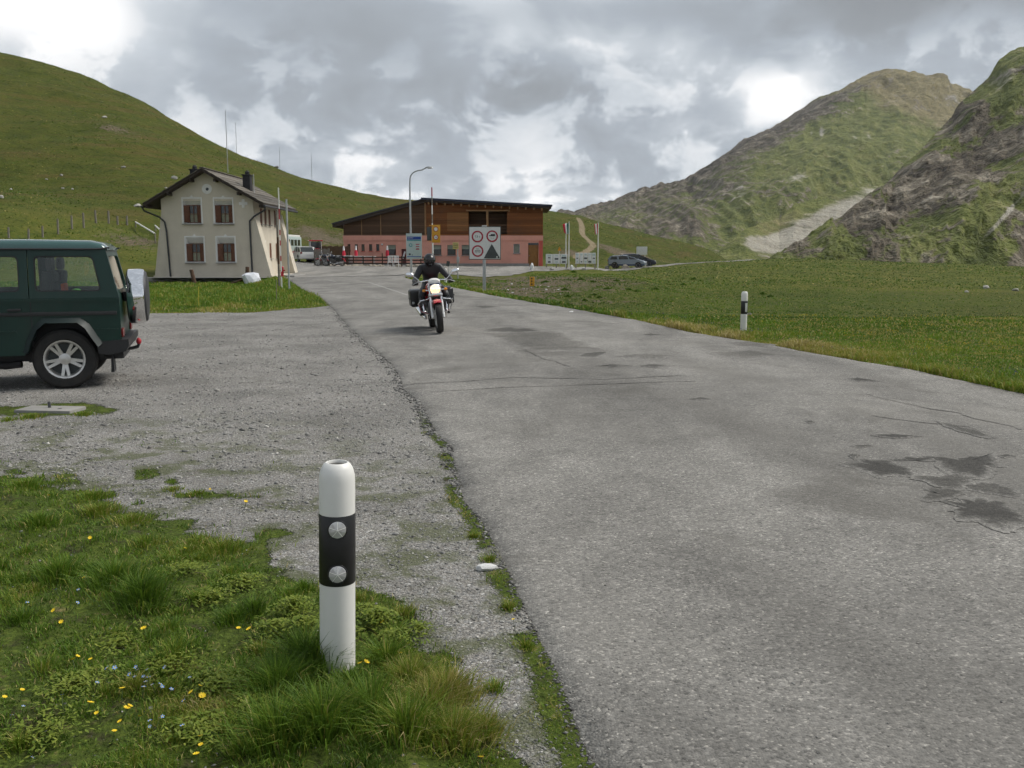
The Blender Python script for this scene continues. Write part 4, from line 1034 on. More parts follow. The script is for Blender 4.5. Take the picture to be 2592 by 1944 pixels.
    MB().lathe([(0.11, -0.05), (0.0, -0.05)], 16, (0.20, 0, 6.05), 'y').build('vent_hole', M['pane'], o)
    MB().box((2.63, -0.012, 5.08), (0.58, 0.024, 0.19)).box((2.63, -0.013, 5.08), (0.19, 0.026, 0.58)).build('white_cross', M['white_paint'], H)
    # side openings
    for (y0, y1, z0, z1) in sideh:
        if z1 - z0 > 2:
            d = MB().box((xr_ - 0.02, (y0 + y1) / 2, (z0 + z1) / 2), (0.05, y1 - y0, z1 - z0)).build('door', M['white_paint'], H)
            MB().box((xr_ + 0.008, y0 + 0.36, 1.9), (0.012, 0.26, 0.8)).build('door_glass', M['pane'], d)
            MB().box((xr_ + 0.008, y1 - 0.36, 1.9), (0.012, 0.26, 0.8)).build('door_glass', M['pane'], d)
            MB().cyl((xr_, (y0 + y1) / 2 + 0.05, 1.05), (xr_ + 0.06, (y0 + y1) / 2 + 0.05, 1.05), 0.03).build('door_handle', M['black_trim'], d)
        else:
            w = MB().box((xr_ - 0.03, (y0 + y1) / 2, (z0 + z1) / 2), (0.04, y1 - y0, z1 - z0)).build('side_window', M['shutter'], H)
            MB().box((xr_ + 0.06, (y0 + y1) / 2, z0 - 0.05), (0.14, y1 - y0 + 0.12, 0.06)).build('sill', M['concrete'], w)
    # roof
    ov = 0.75
    def slope(sg):
        x1 = -4.05 if sg < 0 else 4.22
        k = (zr - zw) / (xa - xl_) if sg < 0 else (zr - zw) / (xr_ - xa)
        z1 = zr - abs(x1 - xa) * k
        return x1, z1, k
    rf = None
    for sg in (-1, 1):
        x1, z1, k = slope(sg)
        th = 0.20
        poly = [(xa, zr + 0.02), (x1, z1 + 0.02), (x1, z1 + th), (xa, zr + th + 0.03)]
        MB().prism(poly, -ov + 0.03, L + ov - 0.03).build('roof_boards', M['dark_wood'], H)
        sl = MB(); nrow = 9
        for r_ in range(nrow):
            f0, f1 = r_ / nrow, (r_ + 1.12) / nrow
            xa0, xa1 = x1 + (xa - x1) * f0, x1 + (xa - x1) * min(f1, 1)
            za0, za1 = z1 + (zr - z1) * f0 + th, z1 + (zr - z1) * min(f1, 1) + th
            sl.prism([(xa0, za0 + 0.045), (xa1, za1 + 0.012), (xa1, za1 + 0.042), (xa0, za0 + 0.085)], -ov - 0.03 - 0.01 * (r_ % 2), L + ov + 0.03)
        s_ = sl.build('roof_slabs', M['roof_slab'], H)
        # purlin ends under the verge, and gutter with its down-pipe
        for f in (0.06, 0.42, 0.80):
            xx = x1 + (xa - x1) * f; zz = z1 + (zr - z1) * f
            MB().box((xx, -ov / 2 + 0.1, zz - 0.10), (0.16, ov + 0.1, 0.2)).build('purlin', M['dark_wood'], H)
        gx = x1 + sg * 0.07
        g = MB().cyl((gx, -ov - 0.05, z1 + 0.05), (gx, L + ov, z1 + 0.05), 0.075).build('gutter', M['gutter'], H)
        wx = (xl_ + 0.22) if sg < 0 else (xr_ - 0.25)
        MB().tube([(gx, -ov + 0.1, z1 + 0.0), (gx - sg * 0.05, -0.5, z1 - 0.22), (wx + sg * 0.35, -0.14, z1 - 0.62), (wx, -0.075, z1 - 0.95), (wx + (0.10 if sg < 0 else 0.0), -0.075, 3.2), (wx + (0.22 if sg < 0 else 0.04), -0.075, 0.05)], 0.062, 8).build('down_pipe', M['gutter'], g)
    MB().box((xa, L / 2, zr + 0.27), (0.30, L + 2 * ov + 0.05, 0.07), bev=0.02).build('ridge_cap', M['roof_slab'], H)
    for cx, cy, hgt, w_ in ((-1.62, 3.0, 1.12, 0.52), (2.15, 3.0, 0.95, 0.52)):
        zb = zr - abs(cx - xa) * 0.57
        c = MB().box((cx, cy, zb + hgt / 2), (w_, 0.7, hgt + 0.5), bev=0.02).build('chimney', M['chimney'], H)
        MB().box((cx, cy, zb + hgt + 0.28), (w_ + 0.12, 0.82, 0.08), bev=0.02).build('chimney_cap', M['chimney'], c)
        MB().lathe([(0.15, zb + hgt + 0.30), (0.17, zb + hgt + 0.5), (0.08, zb + hgt + 0.62), (0.0, zb + hgt + 0.62)], 14, (cx, cy, 0)).build('chimney_pot', M['chimney'], c)
    MB().cyl((2.62, 2.9, 5.8), (2.62, 2.9, 7.3), 0.03).build('flue_pipe', M['steel'], H)
    return H
house()
p = W(515, 716, 62.2)
tag(MB().box((p.x, p.y, -0.32), (8.6, 0.5, 0.62), bev=0.03).build('concrete_kerb_wall', M['concrete']), 'low grey concrete kerb wall in front of the beige house', 'wall')
p = W(740, 694, 63.4)
tag(MB().box((p.x, p.y, 0.02), (1.1, 3.4, 0.20), bev=0.04).build('stone_step', M['concrete']), 'pale stone step beside the beige house at the road', 'step')

# ------------------------------------------------------------------ pink building with timber upper storey
def lodge():
    S = 26.0
    b0 = W(871, 672, 90)
    z0 = float(zt(b0.x + 9, 90.5)) - 0.02
    B = thing('mountain_inn', 'pink-rendered inn with a brown timber upper storey and sloping roof', 'building', (b0.x, 90.0, z0))
    X = lambda zx: (zx - 245) / 89.8
    Zf = lambda zy: (925 - zy) / 89.8 + 0.0
    D = 9.0; XR = 19.2
    small = [(X(c) - 0.15, X(c) + 0.15, 1.42, 2.08) for c in (290, 354, 413, 478, 540)]
    large = [(X(622), X(697), 1.03, 2.0), (X(1015), X(1090), 1.03, 2.0), (X(1142), X(1215), 1.03, 2.0), (X(1267), X(1340), 1.03, 2.0), (X(1400), X(1475), 1.03, 2.0), (X(1715), X(1770), 1.22, 2.1)]
    doors = [(X(745), X(785), 0.02, 1.62), (X(1842), X(1932), 0.0, 2.2)]
    mb = MB()
    wall_cells(mb, 0, XR, 0, 2.9, 0, 0.4, small + large + doors)
    mb.box((0.2, D / 2 + 0.2, 1.45), (0.4, D - 0.4, 2.9)); mb.box((XR - 0.2, D / 2 + 0.2, 1.45), (0.4, D - 0.4, 2.9)); mb.box((XR / 2, D - 0.2, 1.45), (XR - 0.8, 0.4, 2.9))
    mb.build('wall', M['pink'], B)
    MB().box((XR / 2, -0.045, 2.66), (XR + 0.06, 0.09, 0.48)).build('fascia_band', M['pink'], B)
    MB().box((XR / 2 - 0.6, -0.03, 0.02), (XR - 1.4, 0.06, 0.44)).build('plinth', M['concrete'], B)
    for x0, x1, a, t in small:
        f = MB().box(((x0 + x1) / 2, 0.20, (a + t) / 2), (x1 - x0, 0.04, t - a)).build('small_window', M['pane'], B)
        MB().ring([(x0, a), (x1, a), (x1, t), (x0, t)], [(x0 + .05, a + .05), (x1 - .05, a + .05), (x1 - .05, t - .05), (x0 + .05, t - .05)], 0.12, 0.18).build('frame', M['wood_brown'], f)
        MB().box(((x0 + x1) / 2, -0.02, a - 0.04), (x1 - x0 + 0.12, 0.1, 0.06)).build('sill', M['pink_dark'], f)
    for i, (x0, x1, a, t) in enumerate(large):
        f = MB().box(((x0 + x1) / 2, 0.26, (a + t) / 2), (x1 - x0, 0.04, t - a)).build('window', M['pane'], B)
        MB().ring([(x0, a), (x1, a), (x1, t), (x0, t)], [(x0 + .06, a + .06), (x1 - .06, a + .06), (x1 - .06, t - .06), (x0 + .06, t - .06)], 0.16, 0.23).build('frame', M['wood_brown'] if i < 5 else M['steel'], f)
        if i < 5: MB().box(((x0 + x1) / 2, 0.13, t - 0.20), (x1 - x0 - 0.04, 0.03, 0.40)).build('blind', M['blind'], f)
        else: MB().box(((x0 + x1) / 2, 0.2, (a + t) / 2), (x1 - x0 - 0.16, 0.02, t - a - 0.2)).build('blind', M['blind'], f)
        MB().box(((x0 + x1) / 2, -0.03, a - 0.04), (x1 - x0 + 0.14, 0.14, 0.06)).build('sill', M['concrete'], f)
    d = MB().box(((doors[0][0] + doors[0][1]) / 2, 0.2, 0.82), (0.45, 0.05, 1.6)).build('door', M['dark_red'], B)
    MB().box((doors[0][0] + 0.22, 0.16, 1.05), (0.16, 0.02, 0.7), rot=(0, R(18), 0)).build('pale_curtain', M['flag_white'], d)
    x0, x1 = doors[1][:2]
    d = MB().box(((x0 + x1) / 2, 0.33, 1.0), (x1 - x0, 0.06, 2.0)).build('door', M['ochre'], B)
    MB().box(((x0 + x1) / 2, 0.33, 2.1), (x1 - x0, 0.05, 0.2)).build('transom', M['pane'], d)
    MB().cyl((x0 + 0.12, 0.28, 1.0), (x0 + 0.12, 0.22, 1.0), 0.03).build('door_handle', M['steel'], d)
    MB().box((XR - 0.18, -0.05, 1.2), (0.34, 0.08, 2.42)).build('corner_pilaster', M['pink_dark'], B)
    MB().ell((X(580), -0.1, 2.05), (0.1, 0.1, 0.1)).build('wall_lamp', M['white_paint'], B)
    # timber storey, left gable half and right loggia half
    def rz(x): return 3.98 + (x / 7.85) * 2.06 if x < 7.85 else 6.04 - (x - 7.85) * 0.052
    MB().prism([(0.02, 2.9), (7.85, 2.9), (7.85, rz(7.84)), (0.02, rz(0.0))], 0.03, 0.3).build('gable_cladding', M['siding_grey'], B)  # left gable in a darker, greyer brown than the right half
    mb = MB()
    lo = [(X(1330), X(1480), 3.0, 5.2), (X(1500), X(1660), 3.0, 5.2)]
    wall_cells(mb, 7.85, XR, 2.9, 5.4, -0.02, 0.28, lo)
    mb.prism([(7.85, 5.4), (XR, 5.4), (XR, rz(XR)), (7.85, rz(7.85))], -0.02, 0.28)
    mb.build('cladding', M['siding'], B)
    MB().box(((X(1143) + X(1325)) / 2, -0.04, 4.22), (X(1325) - X(1143), 0.04, 1.75)).build('pale_panel', M['siding_pale'], B)
    lg = MB(); lx0, lx1 = X(1330) - 0.1, X(1660) + 0.1
    lg.box(((lx0 + lx1) / 2, 1.9, 4.1), (lx1 - lx0, 0.1, 2.4)); lg.box((lx0, 1.0, 4.1), (0.1, 1.7, 2.4)); lg.box((lx1, 1.0, 4.1), (0.1, 1.7, 2.4)); lg.box(((lx0 + lx1) / 2, 1.0, 5.26), (lx1 - lx0, 1.7, 0.1)); lg.box(((lx0 + lx1) / 2, 1.0, 2.95), (lx1 - lx0, 1.7, 0.1))
    g = lg.build('loggia', M['siding_grey'], B)
    MB().box((X(1490), -0.05, 4.15), (0.20, 0.14, 2.35)).build('loggia_post', M['beam'], g)
    MB().box(((lx0 + lx1) / 2, -0.06, 5.26), (lx1 - lx0 + 0.3, 0.1, 0.14)).build('loggia_lintel', M['beam'], g)
    mb2 = MB()
    for zz in (3.3, 3.6, 3.9): mb2.box(((lx0 + lx1) / 2, 0.02, zz), (lx1 - lx0 - 0.2, 0.05, 0.09))
    mb2.build('railing', M['siding_grey'], g)
    for xx, w_ in ((X(405), 0.07), (X(570), 0.07), (X(955), 0.14)): MB().box((xx, -0.035, 2.9 + (rz(xx) - 2.95) / 2), (w_, 0.04, rz(xx) - 2.95)).build('trim_board', M['beam'], B)
    MB().box((XR - 0.15, D / 2, 4.1), (0.28, D - 0.8, 2.4)).build('side_cladding', M['siding'], B); MB().box((0.18, D / 2, 3.4), (0.28, D - 0.8, 1.0)).build('side_cladding', M['siding'], B)
    # roof: long verge on the left, eave with rafter tails on the right
    th = 0.30
    MB().prism([(-0.92, 3.66), (7.95, rz(7.85) + 0.0), (7.95, rz(7.85) + th), (-0.92, 3.66 + th)], -0.55, D + 0.6).build('roof_boards', M['dark_wood'], B)
    MB().prism([(-1.0, 3.66 + th), (8.0, rz(7.85) + th + 0.003), (8.0, rz(7.85) + th + 0.09), (-1.0, 3.66 + th + 0.09)], -0.62, D + 0.7).build('roof_sheet', M['roof_metal'], B)
    MB().prism([(7.953, rz(7.9) + 0.02), (XR + 0.75, rz(XR + .75) + 0.02), (XR + 0.75, rz(XR + .75) + 0.2), (7.953, rz(7.9) + 0.2)], -0.95, D + 0.6).build('eave_boards', M['dark_wood'], B)
    MB().prism([(7.6, rz(7.9) + 0.205), (XR + 0.85, rz(XR + .85) + 0.205), (XR + 0.85, rz(XR + .85) + 0.36), (7.6, rz(7.9) + 0.40)], -1.05, D + 0.7).build('eave_sheet', M['roof_metal'], B)
    for k in range(15):
        xx = 8.3 + k * 0.77
        MB().box((xx, -0.42, rz(xx) - 0.09), (0.13, 0.9, 0.2)).build('rafter', M['beam'], B)
    return B
lodge()

# ------------------------------------------------------------------ delineator posts
def post(name, label, loc, kind):
    t = thing(name, label, 'road post', loc, math.atan2(-loc[0], loc[1]) if kind == 'discs' else 0.0, 'black and white delineator posts')
    r = 0.066
    MB().lathe([(r, -0.25), (r, 0.383)], 40).build('lower_tube', M['muddy_plastic'], t)
    MB().lathe([(r, 0.648), (r, 0.772), (0.064, 0.795), (0.058, 0.817), (0.049, 0.832), (0.0405, 0.8385), (0.0375, 0.838), (0.036, 0.833), (0.036, 0.70)], 40).build('rounded_cap', M['white_plastic'], t)
    MB().lathe([(0.0358, 0.828), (0.0355, 0.70), (0.0, 0.70)], 24).build('hollow', M['hollow'], t)
    b = MB().lathe([(r, 0.384), (r + 0.0012, 0.386), (r + 0.0012, 0.645), (r, 0.647)], 40).build('black_band', M['black_band'], t)
    if kind == 'discs':
        for z in (0.600, 0.432):
            d = MB().lathe([(0.0, -0.0105), (0.026, -0.0085), (0.0315, -0.0055), (0.0325, 0.012)], 30, (0, -r + 0.004, z), 'y')
            e = d.build('reflector', M['reflector'], t)
            MB().torus((0, -r + 0.001, z), 0.0345, 0.0026, 'y', 30, 8).build('reflector_ring', M['black_band'], e)
            pyr = MB()
            for k in range(5):
                a, c_ = 2 * math.pi * k / 5 + 0.3, 2 * math.pi * (k + 1) / 5 + 0.3
                m_ = (a + c_) / 2
                pyr.add([(0, -r - 0.0098, z), (0.030 * math.cos(a), -r - 0.0035, z + 0.030 * math.sin(a)), (0.030 * math.cos(m_), -r - 0.0045, z + 0.030 * math.sin(m_)), (0.030 * math.cos(c_), -r - 0.0035, z + 0.030 * math.sin(c_))], [(0, 1, 2), (0, 2, 3)])
            pyr.build('facet', M['reflector'], e)
            sp = MB()
            for k in range(5):
                a = 2 * math.pi * k / 5 + 0.3
                sp.cyl((0, -r - 0.0100, z), (0.031 * math.cos(a), -r - 0.0038, z + 0.031 * math.sin(a)), 0.0011, n=5)
            sp.build('facet_line', M['white_plastic'], e)
    else:
        MB().box((0.026, -r + 0.004, 0.515), (0.042, 0.014, 0.18), bev=0.004).build('reflector', M['white_plastic'], t)
    return t
p = G(855, 1716); p.z = float(zt(p.x, p.y)) - 0.02
fpost = post('delineator_post', 'white roadside post with two round reflectors in the foreground grass', (p.x, p.y, 0.0), 'discs'); fpost.rotation_euler = (0, R(1.3), fpost.rotation_euler.z)
p = G(1858, 842); post('delineator_post', 'white roadside post with a strip reflector at the meadow edge on the right', (p.x + 0.25, p.y + 0.25, -0.02), 'strip')
p = W(1128, 715, 50); post('delineator_post', 'small distant roadside post behind the motorcyclist on the road bend', (p.x, p.y, float(zt(p.x, p.y)) - 0.02), 'strip')

# ------------------------------------------------------------------ traffic signs
def disc(mb, c, r, y, n=32): mb.lathe([(r, y - 0.004), (r, y + 0.004)], n, c, 'y'); mb.lathe([(0, y - 0.004), (r, y - 0.004)], n, c, 'y'); return mb
def prohib(parent, x, z, r, y, name='prohibition_disc'):
    e = disc(MB(), (x, 0, z), r, y).build(name, M['sign_red'], parent)
    disc(MB(), (x, 0, z), r * 0.74, y - 0.006).build('white_field', M['sign_white'], e)
    return e
def big_sign():
    p = G(1226, 741); d = p.y; S = FPX / d
    t = thing('traffic_sign', 'large white square sign with three red rings and a dark triangle', 'sign', (p.x, p.y, float(zt(p.x, p.y))))
    zc = CAM_H + (HOR - 616) / S; w = 80 / S; h = 82 / S; x0 = 0.03
    MB().box((0.0, 0.05, zc / 2 - 0.05), (0.13, 0.09, zc + 0.2), bev=0.015).build('pole', M['steel'], t)
    MB().box((x0, 0.0, zc), (w, 0.03, h), bev=0.01).build('frame', M['sign_grey'], t)
    MB().box((x0, -0.017, zc), (w - 0.05, 0.01, h - 0.05)).build('panel', M['sign_white'], t)
    S2 = 1642 / 95 * S                                  # zoom pixels per metre
    X = lambda a: x0 + (a - 800) / S2; Z = lambda b_: zc + (835 - b_) / S2
    y = -0.026
    a = prohib(t, X(480), Z(558), 252 / S2, y); text('15 t', 0.13, M['sign_black'], a, (X(480), y - 0.013, Z(555)))
    a = prohib(t, X(1115), Z(542), 252 / S2, y)
    v = MB(); cx, cz = X(1115), Z(500); k = 1 / S2
    v.prism([(cx - 130 * k, cz - 40 * k), (cx + 125 * k, cz - 40 * k), (cx + 125 * k, cz + 45 * k), (cx - 50 * k, cz + 45 * k), (cx - 75 * k, cz + 5 * k), (cx - 130 * k, cz - 5 * k)], y - 0.016, y - 0.011)
    v.build('truck_symbol', M['sign_black'], a); text('> 3 achs', 0.045, M['sign_black'], a, (X(1115), y - 0.013, Z(622)))
    a = prohib(t, X(485), Z(1175), 252 / S2, y)
    MB().box((X(485), y - 0.013, Z(1172)), (250 * k, 0.005, 34 * k)).build('bar', M['sign_black'], a)
    text('ZOLL', 0.052, M['sign_black'], a, (X(485), y - 0.013, Z(1085))); text('DOGANA', 0.050, M['sign_black'], a, (X(485), y - 0.013, Z(1240)))
    MB().prism([(X(745), Z(1490)), (X(1455), Z(1490)), (X(1100), Z(865))], y - 0.01, y).build('triangle', M['sign_grey'], t)
    MB().lathe([(0.0, -0.014), (0.035, -0.014), (0.035, 0)], 16, (X(1325), y, Z(1430)), 'y').build('sticker', M['sign_white'], t)
    MB().box((x0 - 0.02, 0.0, zc + h / 2 + 0.02), (0.2, 0.04, 0.04), bev=0.01).build('bracket', M['sign_white'], t)
big_sign()
def info_sign():
    d = 66.0; S = FPX / d; p = W(1049, 690, d)
    t = thing('information_sign', 'pale blue information board on a post left of the rider', 'sign', (p.x, p.y, float(zt(p.x, p.y))))
    gz = t.location.z
    Z = lambda py: CAM_H + (HOR - py) / S - gz
    X = lambda px: (px - 1049) / S
    MB().cyl((X(1042), 0.05, -0.2), (X(1042), 0.05, Z(592)), 0.06).build('pole', M['steel'], t)
    MB().box((0, 0, (Z(592) + Z(655)) / 2), (39 / S, 0.05, 63 / S), bev=0.01).build('board', M['sign_pale'], t)
    y = -0.03
    b = MB().box((0, y, (Z(600) + Z(607)) / 2), (35 / S, 0.008, 7.5 / S)).build('blue_band', M['sign_blue'], t)
    text('LIVIGNO', 0.13, M['sign_white'], b, (X(1038), y - 0.008, Z(603.2)))
    MB().box((0, y + 0.001, (Z(608) + Z(611)) / 2), (35 / S, 0.008, 2.4 / S)).build('teal_band', M['sign_teal'], t)
    MB().torus((X(1040.5), y, Z(621)), 3.6 / S, 0.9 / S, 'y', 24, 8, 0.2).build('teal_ring', M['sign_teal'], t)
    for k, zz in enumerate((619, 624.5)): MB().box((X(1058), y, Z(zz)), (8.5 / S, 0.006, 2.2 / S)).build('red_plate', M['sign_red'], t)
    MB().prism([(X(1053), Z(632)), (X(1063), Z(632)), (X(1061), Z(629)), (X(1055), Z(629))], y - 0.003, y + 0.003).build('red_car_symbol', M['sign_red'], t)
    MB().box((X(1038), y, Z(643.5)), (4.5 / S, 0.006, 4 / S)).box((X(1044.5), y, Z(645)), (2.6 / S, 0.006, 1.6 / S)).build('symbol', M['sign_black'], t)
    MB().box((0, y, Z(649.5)), (35 / S, 0.006, 1.8 / S)).build('blue_line', M['sign_blue'], t)
info_sign()
def yellow_signal():
    d = 68.0; S = FPX / d; p = W(1096, 692, d); gz = float(zt(p.x, p.y))
    t = thing('yellow_sign', 'yellow sign panel with two round no-entry discs on a pole', 'sign', (p.x, p.y, gz))
    Z = lambda py: CAM_H + (HOR - py) / S - gz
    X = lambda px: (px - 1096) / S
    MB().box((X(1105), -0.06, (Z(571) + Z(615)) / 2), (20.5 / S, 0.05, 44 / S), bev=0.012).build('panel', M['sign_yellow'], t)
    prohib(t, X(1104.5), Z(581.5), 6.2 / S, -0.09); a = prohib(t, X(1104.5), Z(601.5), 6.2 / S, -0.09)
    MB().box((X(1105), -0.103, Z(601.3)), (3.5 / S, 0.006, 1.6 / S)).build('car_symbol', M['sign_black'], a)
    MB().box((X(1087.5), 0.06, (Z(576) + Z(610)) / 2), (11 / S, 0.1, 33 / S), bev=0.012).build('lamp_box', M['sign_grey'], t)
    MB().cyl((0, 0.02, -0.2), (0, 0.02, Z(571)), 0.055).build('pole', M['white_plastic'], t)
    MB().box((X(1093), 0.0, Z(572)), (10 / S, 0.05, 0.06)).box((X(1093), 0.0, Z(611)), (10 / S, 0.05, 0.06)).build('bracket', M['sign_yellow'], t)
yellow_signal()
def striped_pole(name, label, px, y_top, y_bot, d, bands, r=0.045, mats=('white_plastic', 'sign_red')):
    S = FPX / d; p = W(px, y_bot, d); gz = float(zt(p.x, p.y))
    t = thing(name, label, 'pole', (p.x, p.y, gz))
    zt_ = CAM_H + (HOR - y_top) / S - gz; n = len(bands)
    for k, c in enumerate(bands):
        MB().cyl((0, 0, -0.15 + (zt_ + 0.15) * k / n), (0, 0, -0.15 + (zt_ + 0.15) * (k + 1) / n), r, n=10).build('band', M[mats[c]], t)
    return t
striped_pole('snow_pole', 'tall red and white snow pole rising over the yellow sign', 1095.6, 479, 690, 68.4, [0, 0, 0, 0, 0, 0, 2, 0, 2, 1], 0.045, ('white_plastic', 'sign_red', 'wood_grey'))
striped_pole('snow_pole', 'thick dark mottled pole before the beige house door', 708, 535, 742, 44.0, [0, 1, 0], 0.055, ('wood_grey', 'wood_brown'))
striped_pole('snow_pole', 'thin red and white marker pole beside the beige house', 714, 480, 748, 42.0, [0, 0, 0, 1, 0, 0, 1, 0, 0, 1, 0, 1, 0, 0, 1, 1, 0, 0, 0, 0], 0.026, ('white_paint', 'sign_red'))
striped_pole('steel_pole', 'plain grey steel pole at the corner of the grass strip', 733, 508, 752, 40.0, [0], 0.04, ('steel',))
def small_signs():
    d = 60.0; S = FPX / d
    p = W(1159, 694, d); t = thing('bus_stop_sign', 'small cream timetable sign on a thin post behind the rider', 'sign', (p.x, p.y, float(zt(p.x, p.y)))); gz = t.location.z
    Z = lambda py: CAM_H + (HOR - py) / S - gz
    MB().cyl((0, 0, -0.2), (0, 0, Z(614)), 0.035).build('pole', M['steel'], t)
    MB().box((-5 / S, -0.05, Z(622.5)), (14.5 / S, 0.04, 16.5 / S), bev=0.01).build('plate', M['sign_cream'], t)
    for k in range(3): MB().box((-5 / S, -0.075, Z(618 + 4 * k)), (11 / S, 0.006, 1.0 / S)).build('text_line', M['sign_black'], t)
    MB().box((0.5 / S, 0.02, (Z(650) + Z(664)) / 2), (6.5 / S, 0.16, 15 / S), bev=0.02).build('meter_box', M['steel'], t)
    p = W(1135, 690, 66); t = thing('tilted_plate', 'small dark blue plate on a leaning stake behind the rider', 'sign', (p.x, p.y, float(zt(p.x, p.y)))); gz = t.location.z; S = FPX / 66
    MB().cyl((0, 0, -0.1), (0.04, 0, CAM_H + (HOR - 664) / S - gz), 0.025).build('stake', M['steel'], t)
    MB().box((-0.02, -0.04, CAM_H + (HOR - 667) / S - gz), (8 / S, 0.03, 13 / S), rot=(0, R(10), 0)).build('plate', M['sign_grey'], t)
    p = march(1346, 728, 30); t = thing('yellow_marker', 'yellow and black striped marker on the stony bank', 'marker', (p.x, p.y, p.z)); S = FPX / p.y
    hh = 27 / S; MB().cyl((0, 0, -0.2), (0, 0, hh), 0.03).build('stake', M['wood_grey'], t)
    b = MB().box((0.02, -0.04, hh - 12 / S), (12 / S, 0.03, 23 / S), bev=0.01).build('plate', M['sign_yellow'], t)
    for k in range(3): MB().box((0.0, -0.058, hh - (4.5 + 7 * k) / S), (3.4 / S, 0.006, 4 / S), rot=(0, R(20), 0)).build('stripe', M['sign_black'], b)
    p = W(1416, 662, 97); t = thing('warning_sign', 'small yellow triangular warning sign above the left notice board', 'sign', (p.x, p.y, float(zt(p.x, p.y)))); S = FPX / 97; gz = t.location.z
    Z = lambda py: CAM_H + (HOR - py) / S - gz
    MB().cyl((0, 0, -0.2), (0, 0, Z(628)), 0.04).build('pole', M['steel'], t)
    MB().prism([(-4.4 / S, Z(634.5)), (4.4 / S, Z(634.5)), (0, Z(625))], -0.08, -0.04).build('triangle', M['sign_yellow'], t)
    p = W(1624, 664, 118); t = thing('white_board', 'blank white rectangular board on a post above the parked cars', 'sign', (p.x, p.y, float(zt(p.x, p.y)))); S = FPX / 118; gz = t.location.z
    Z = lambda py: CAM_H + (HOR - py) / S - gz
    for q in (-8, 8): MB().cyl((q / S, 0, -0.2), (q / S, 0, Z(640)), 0.05).build('pole', M['steel'], t)
    MB().box((0, -0.08, Z(635)), (27 / S, 0.05, 20.5 / S), bev=0.01).build('panel', M['sign_white'], t)
small_signs()
def notice_board(px0, px1, py0, py1, pyb, d, label, cols):
    S = FPX / d; pc = (px0 + px1) / 2; p = W(pc, pyb, d); gz = float(zt(p.x, p.y))
    t = thing('notice_board', label, 'notice board', (p.x, p.y, gz)); Z = lambda py: CAM_H + (HOR - py) / S - gz
    w = (px1 - px0) / S; h = (py1 - py0) / S; zc = (Z(py0) + Z(py1)) / 2
    for q in (-0.46, 0, 0.46): MB().cyl((q * w, 0.04, -0.2), (q * w, 0.04, zc + h / 2), 0.05).build('leg', M['wood_grey'], t)
    n = len(cols)
    for k in range(n):
        pw = w / n
        e = MB().box((-w / 2 + pw * (k + 0.5), 0, zc), (pw - 0.04, 0.04, h), bev=0.008).build('panel', M['sign_white'], t)
        for q in range(cols[k]):
            MB().box((-w / 2 + pw * (k + 0.5), -0.025, zc + h * (0.32 - 0.64 * q / max(1, cols[k] - 1))), (pw * random.uniform(0.35, 0.75), 0.006, h * random.uniform(0.05, 0.2))).build('print', M['sign_grey'] if q % 2 else M['sign_pale'], e)
    return t
notice_board(1381, 1436, 643, 667, 688, 84, 'long white notice board left of the flagpoles', [4, 3, 4])
notice_board(1456, 1508, 640, 667, 686, 86, 'white notice board between the flagpoles and the red flag', [3, 2, 3, 2, 3])
def flagpole(px, pyt, pyb, d, label, flag):
    S = FPX / d; p = W(px, pyb, d); gz = float(zt(p.x, p.y)); t = thing('flagpole', label, 'flagpole', (p.x, p.y, gz))
    zt_ = CAM_H + (HOR - pyt) / S - gz
    MB().cyl((0, 0, -0.2), (0, 0, zt_), 0.055, 0.035).build('pole', M['white_paint'], t); MB().ell((0, 0, zt_ + 0.03), (0.06, 0.06, 0.05)).build('finial', M['steel'], t)
    # limp cloth hanging in folds beside the pole
    x = 0.05
    for wcol, mt in flag:
        mb = MB(); nx, nz = 6, 10; vs = []
        for j in range(nz):
            for i in range(nx):
                u = i / (nx - 1); v = j / (nz - 1)
                xx = -(x + wcol * u); drop = 0.16 * (x + wcol * u)
                vs.append((xx * (1 - 0.25 * v), 0.07 * math.sin(9 * (x + wcol * u) + 2.2 * v), zt_ - 0.05 - drop - v * (0.85 + 0.12 * math.sin(7 * (x + u * wcol)))))
        mb.add(vs, [(j * nx + i, j * nx + i + 1, (j + 1) * nx + i + 1, (j + 1) * nx + i) for j in range(nz - 1) for i in range(nx - 1)], True)
        o = mb.build('flag_stripe', M[mt], t); md = o.modifiers.new('thickness', 'SOLIDIFY'); md.thickness = 0.006
        x += wcol
    return t
flagpole(1439.5, 565, 688, 85, 'flagpole with a limp red, white and green flag', [(0.16, 'flag_green'), (0.17, 'flag_white'), (0.22, 'flag_red')])
flagpole(1432, 568, 688, 85.6, 'bare pale flagpole beside the tricolour flag', [])
flagpole(1513, 566, 686, 86, 'flagpole with a limp red and white flag right of the notice boards', [(0.10, 'flag_red'), (0.14, 'flag_white'), (0.08, 'flag_red')])

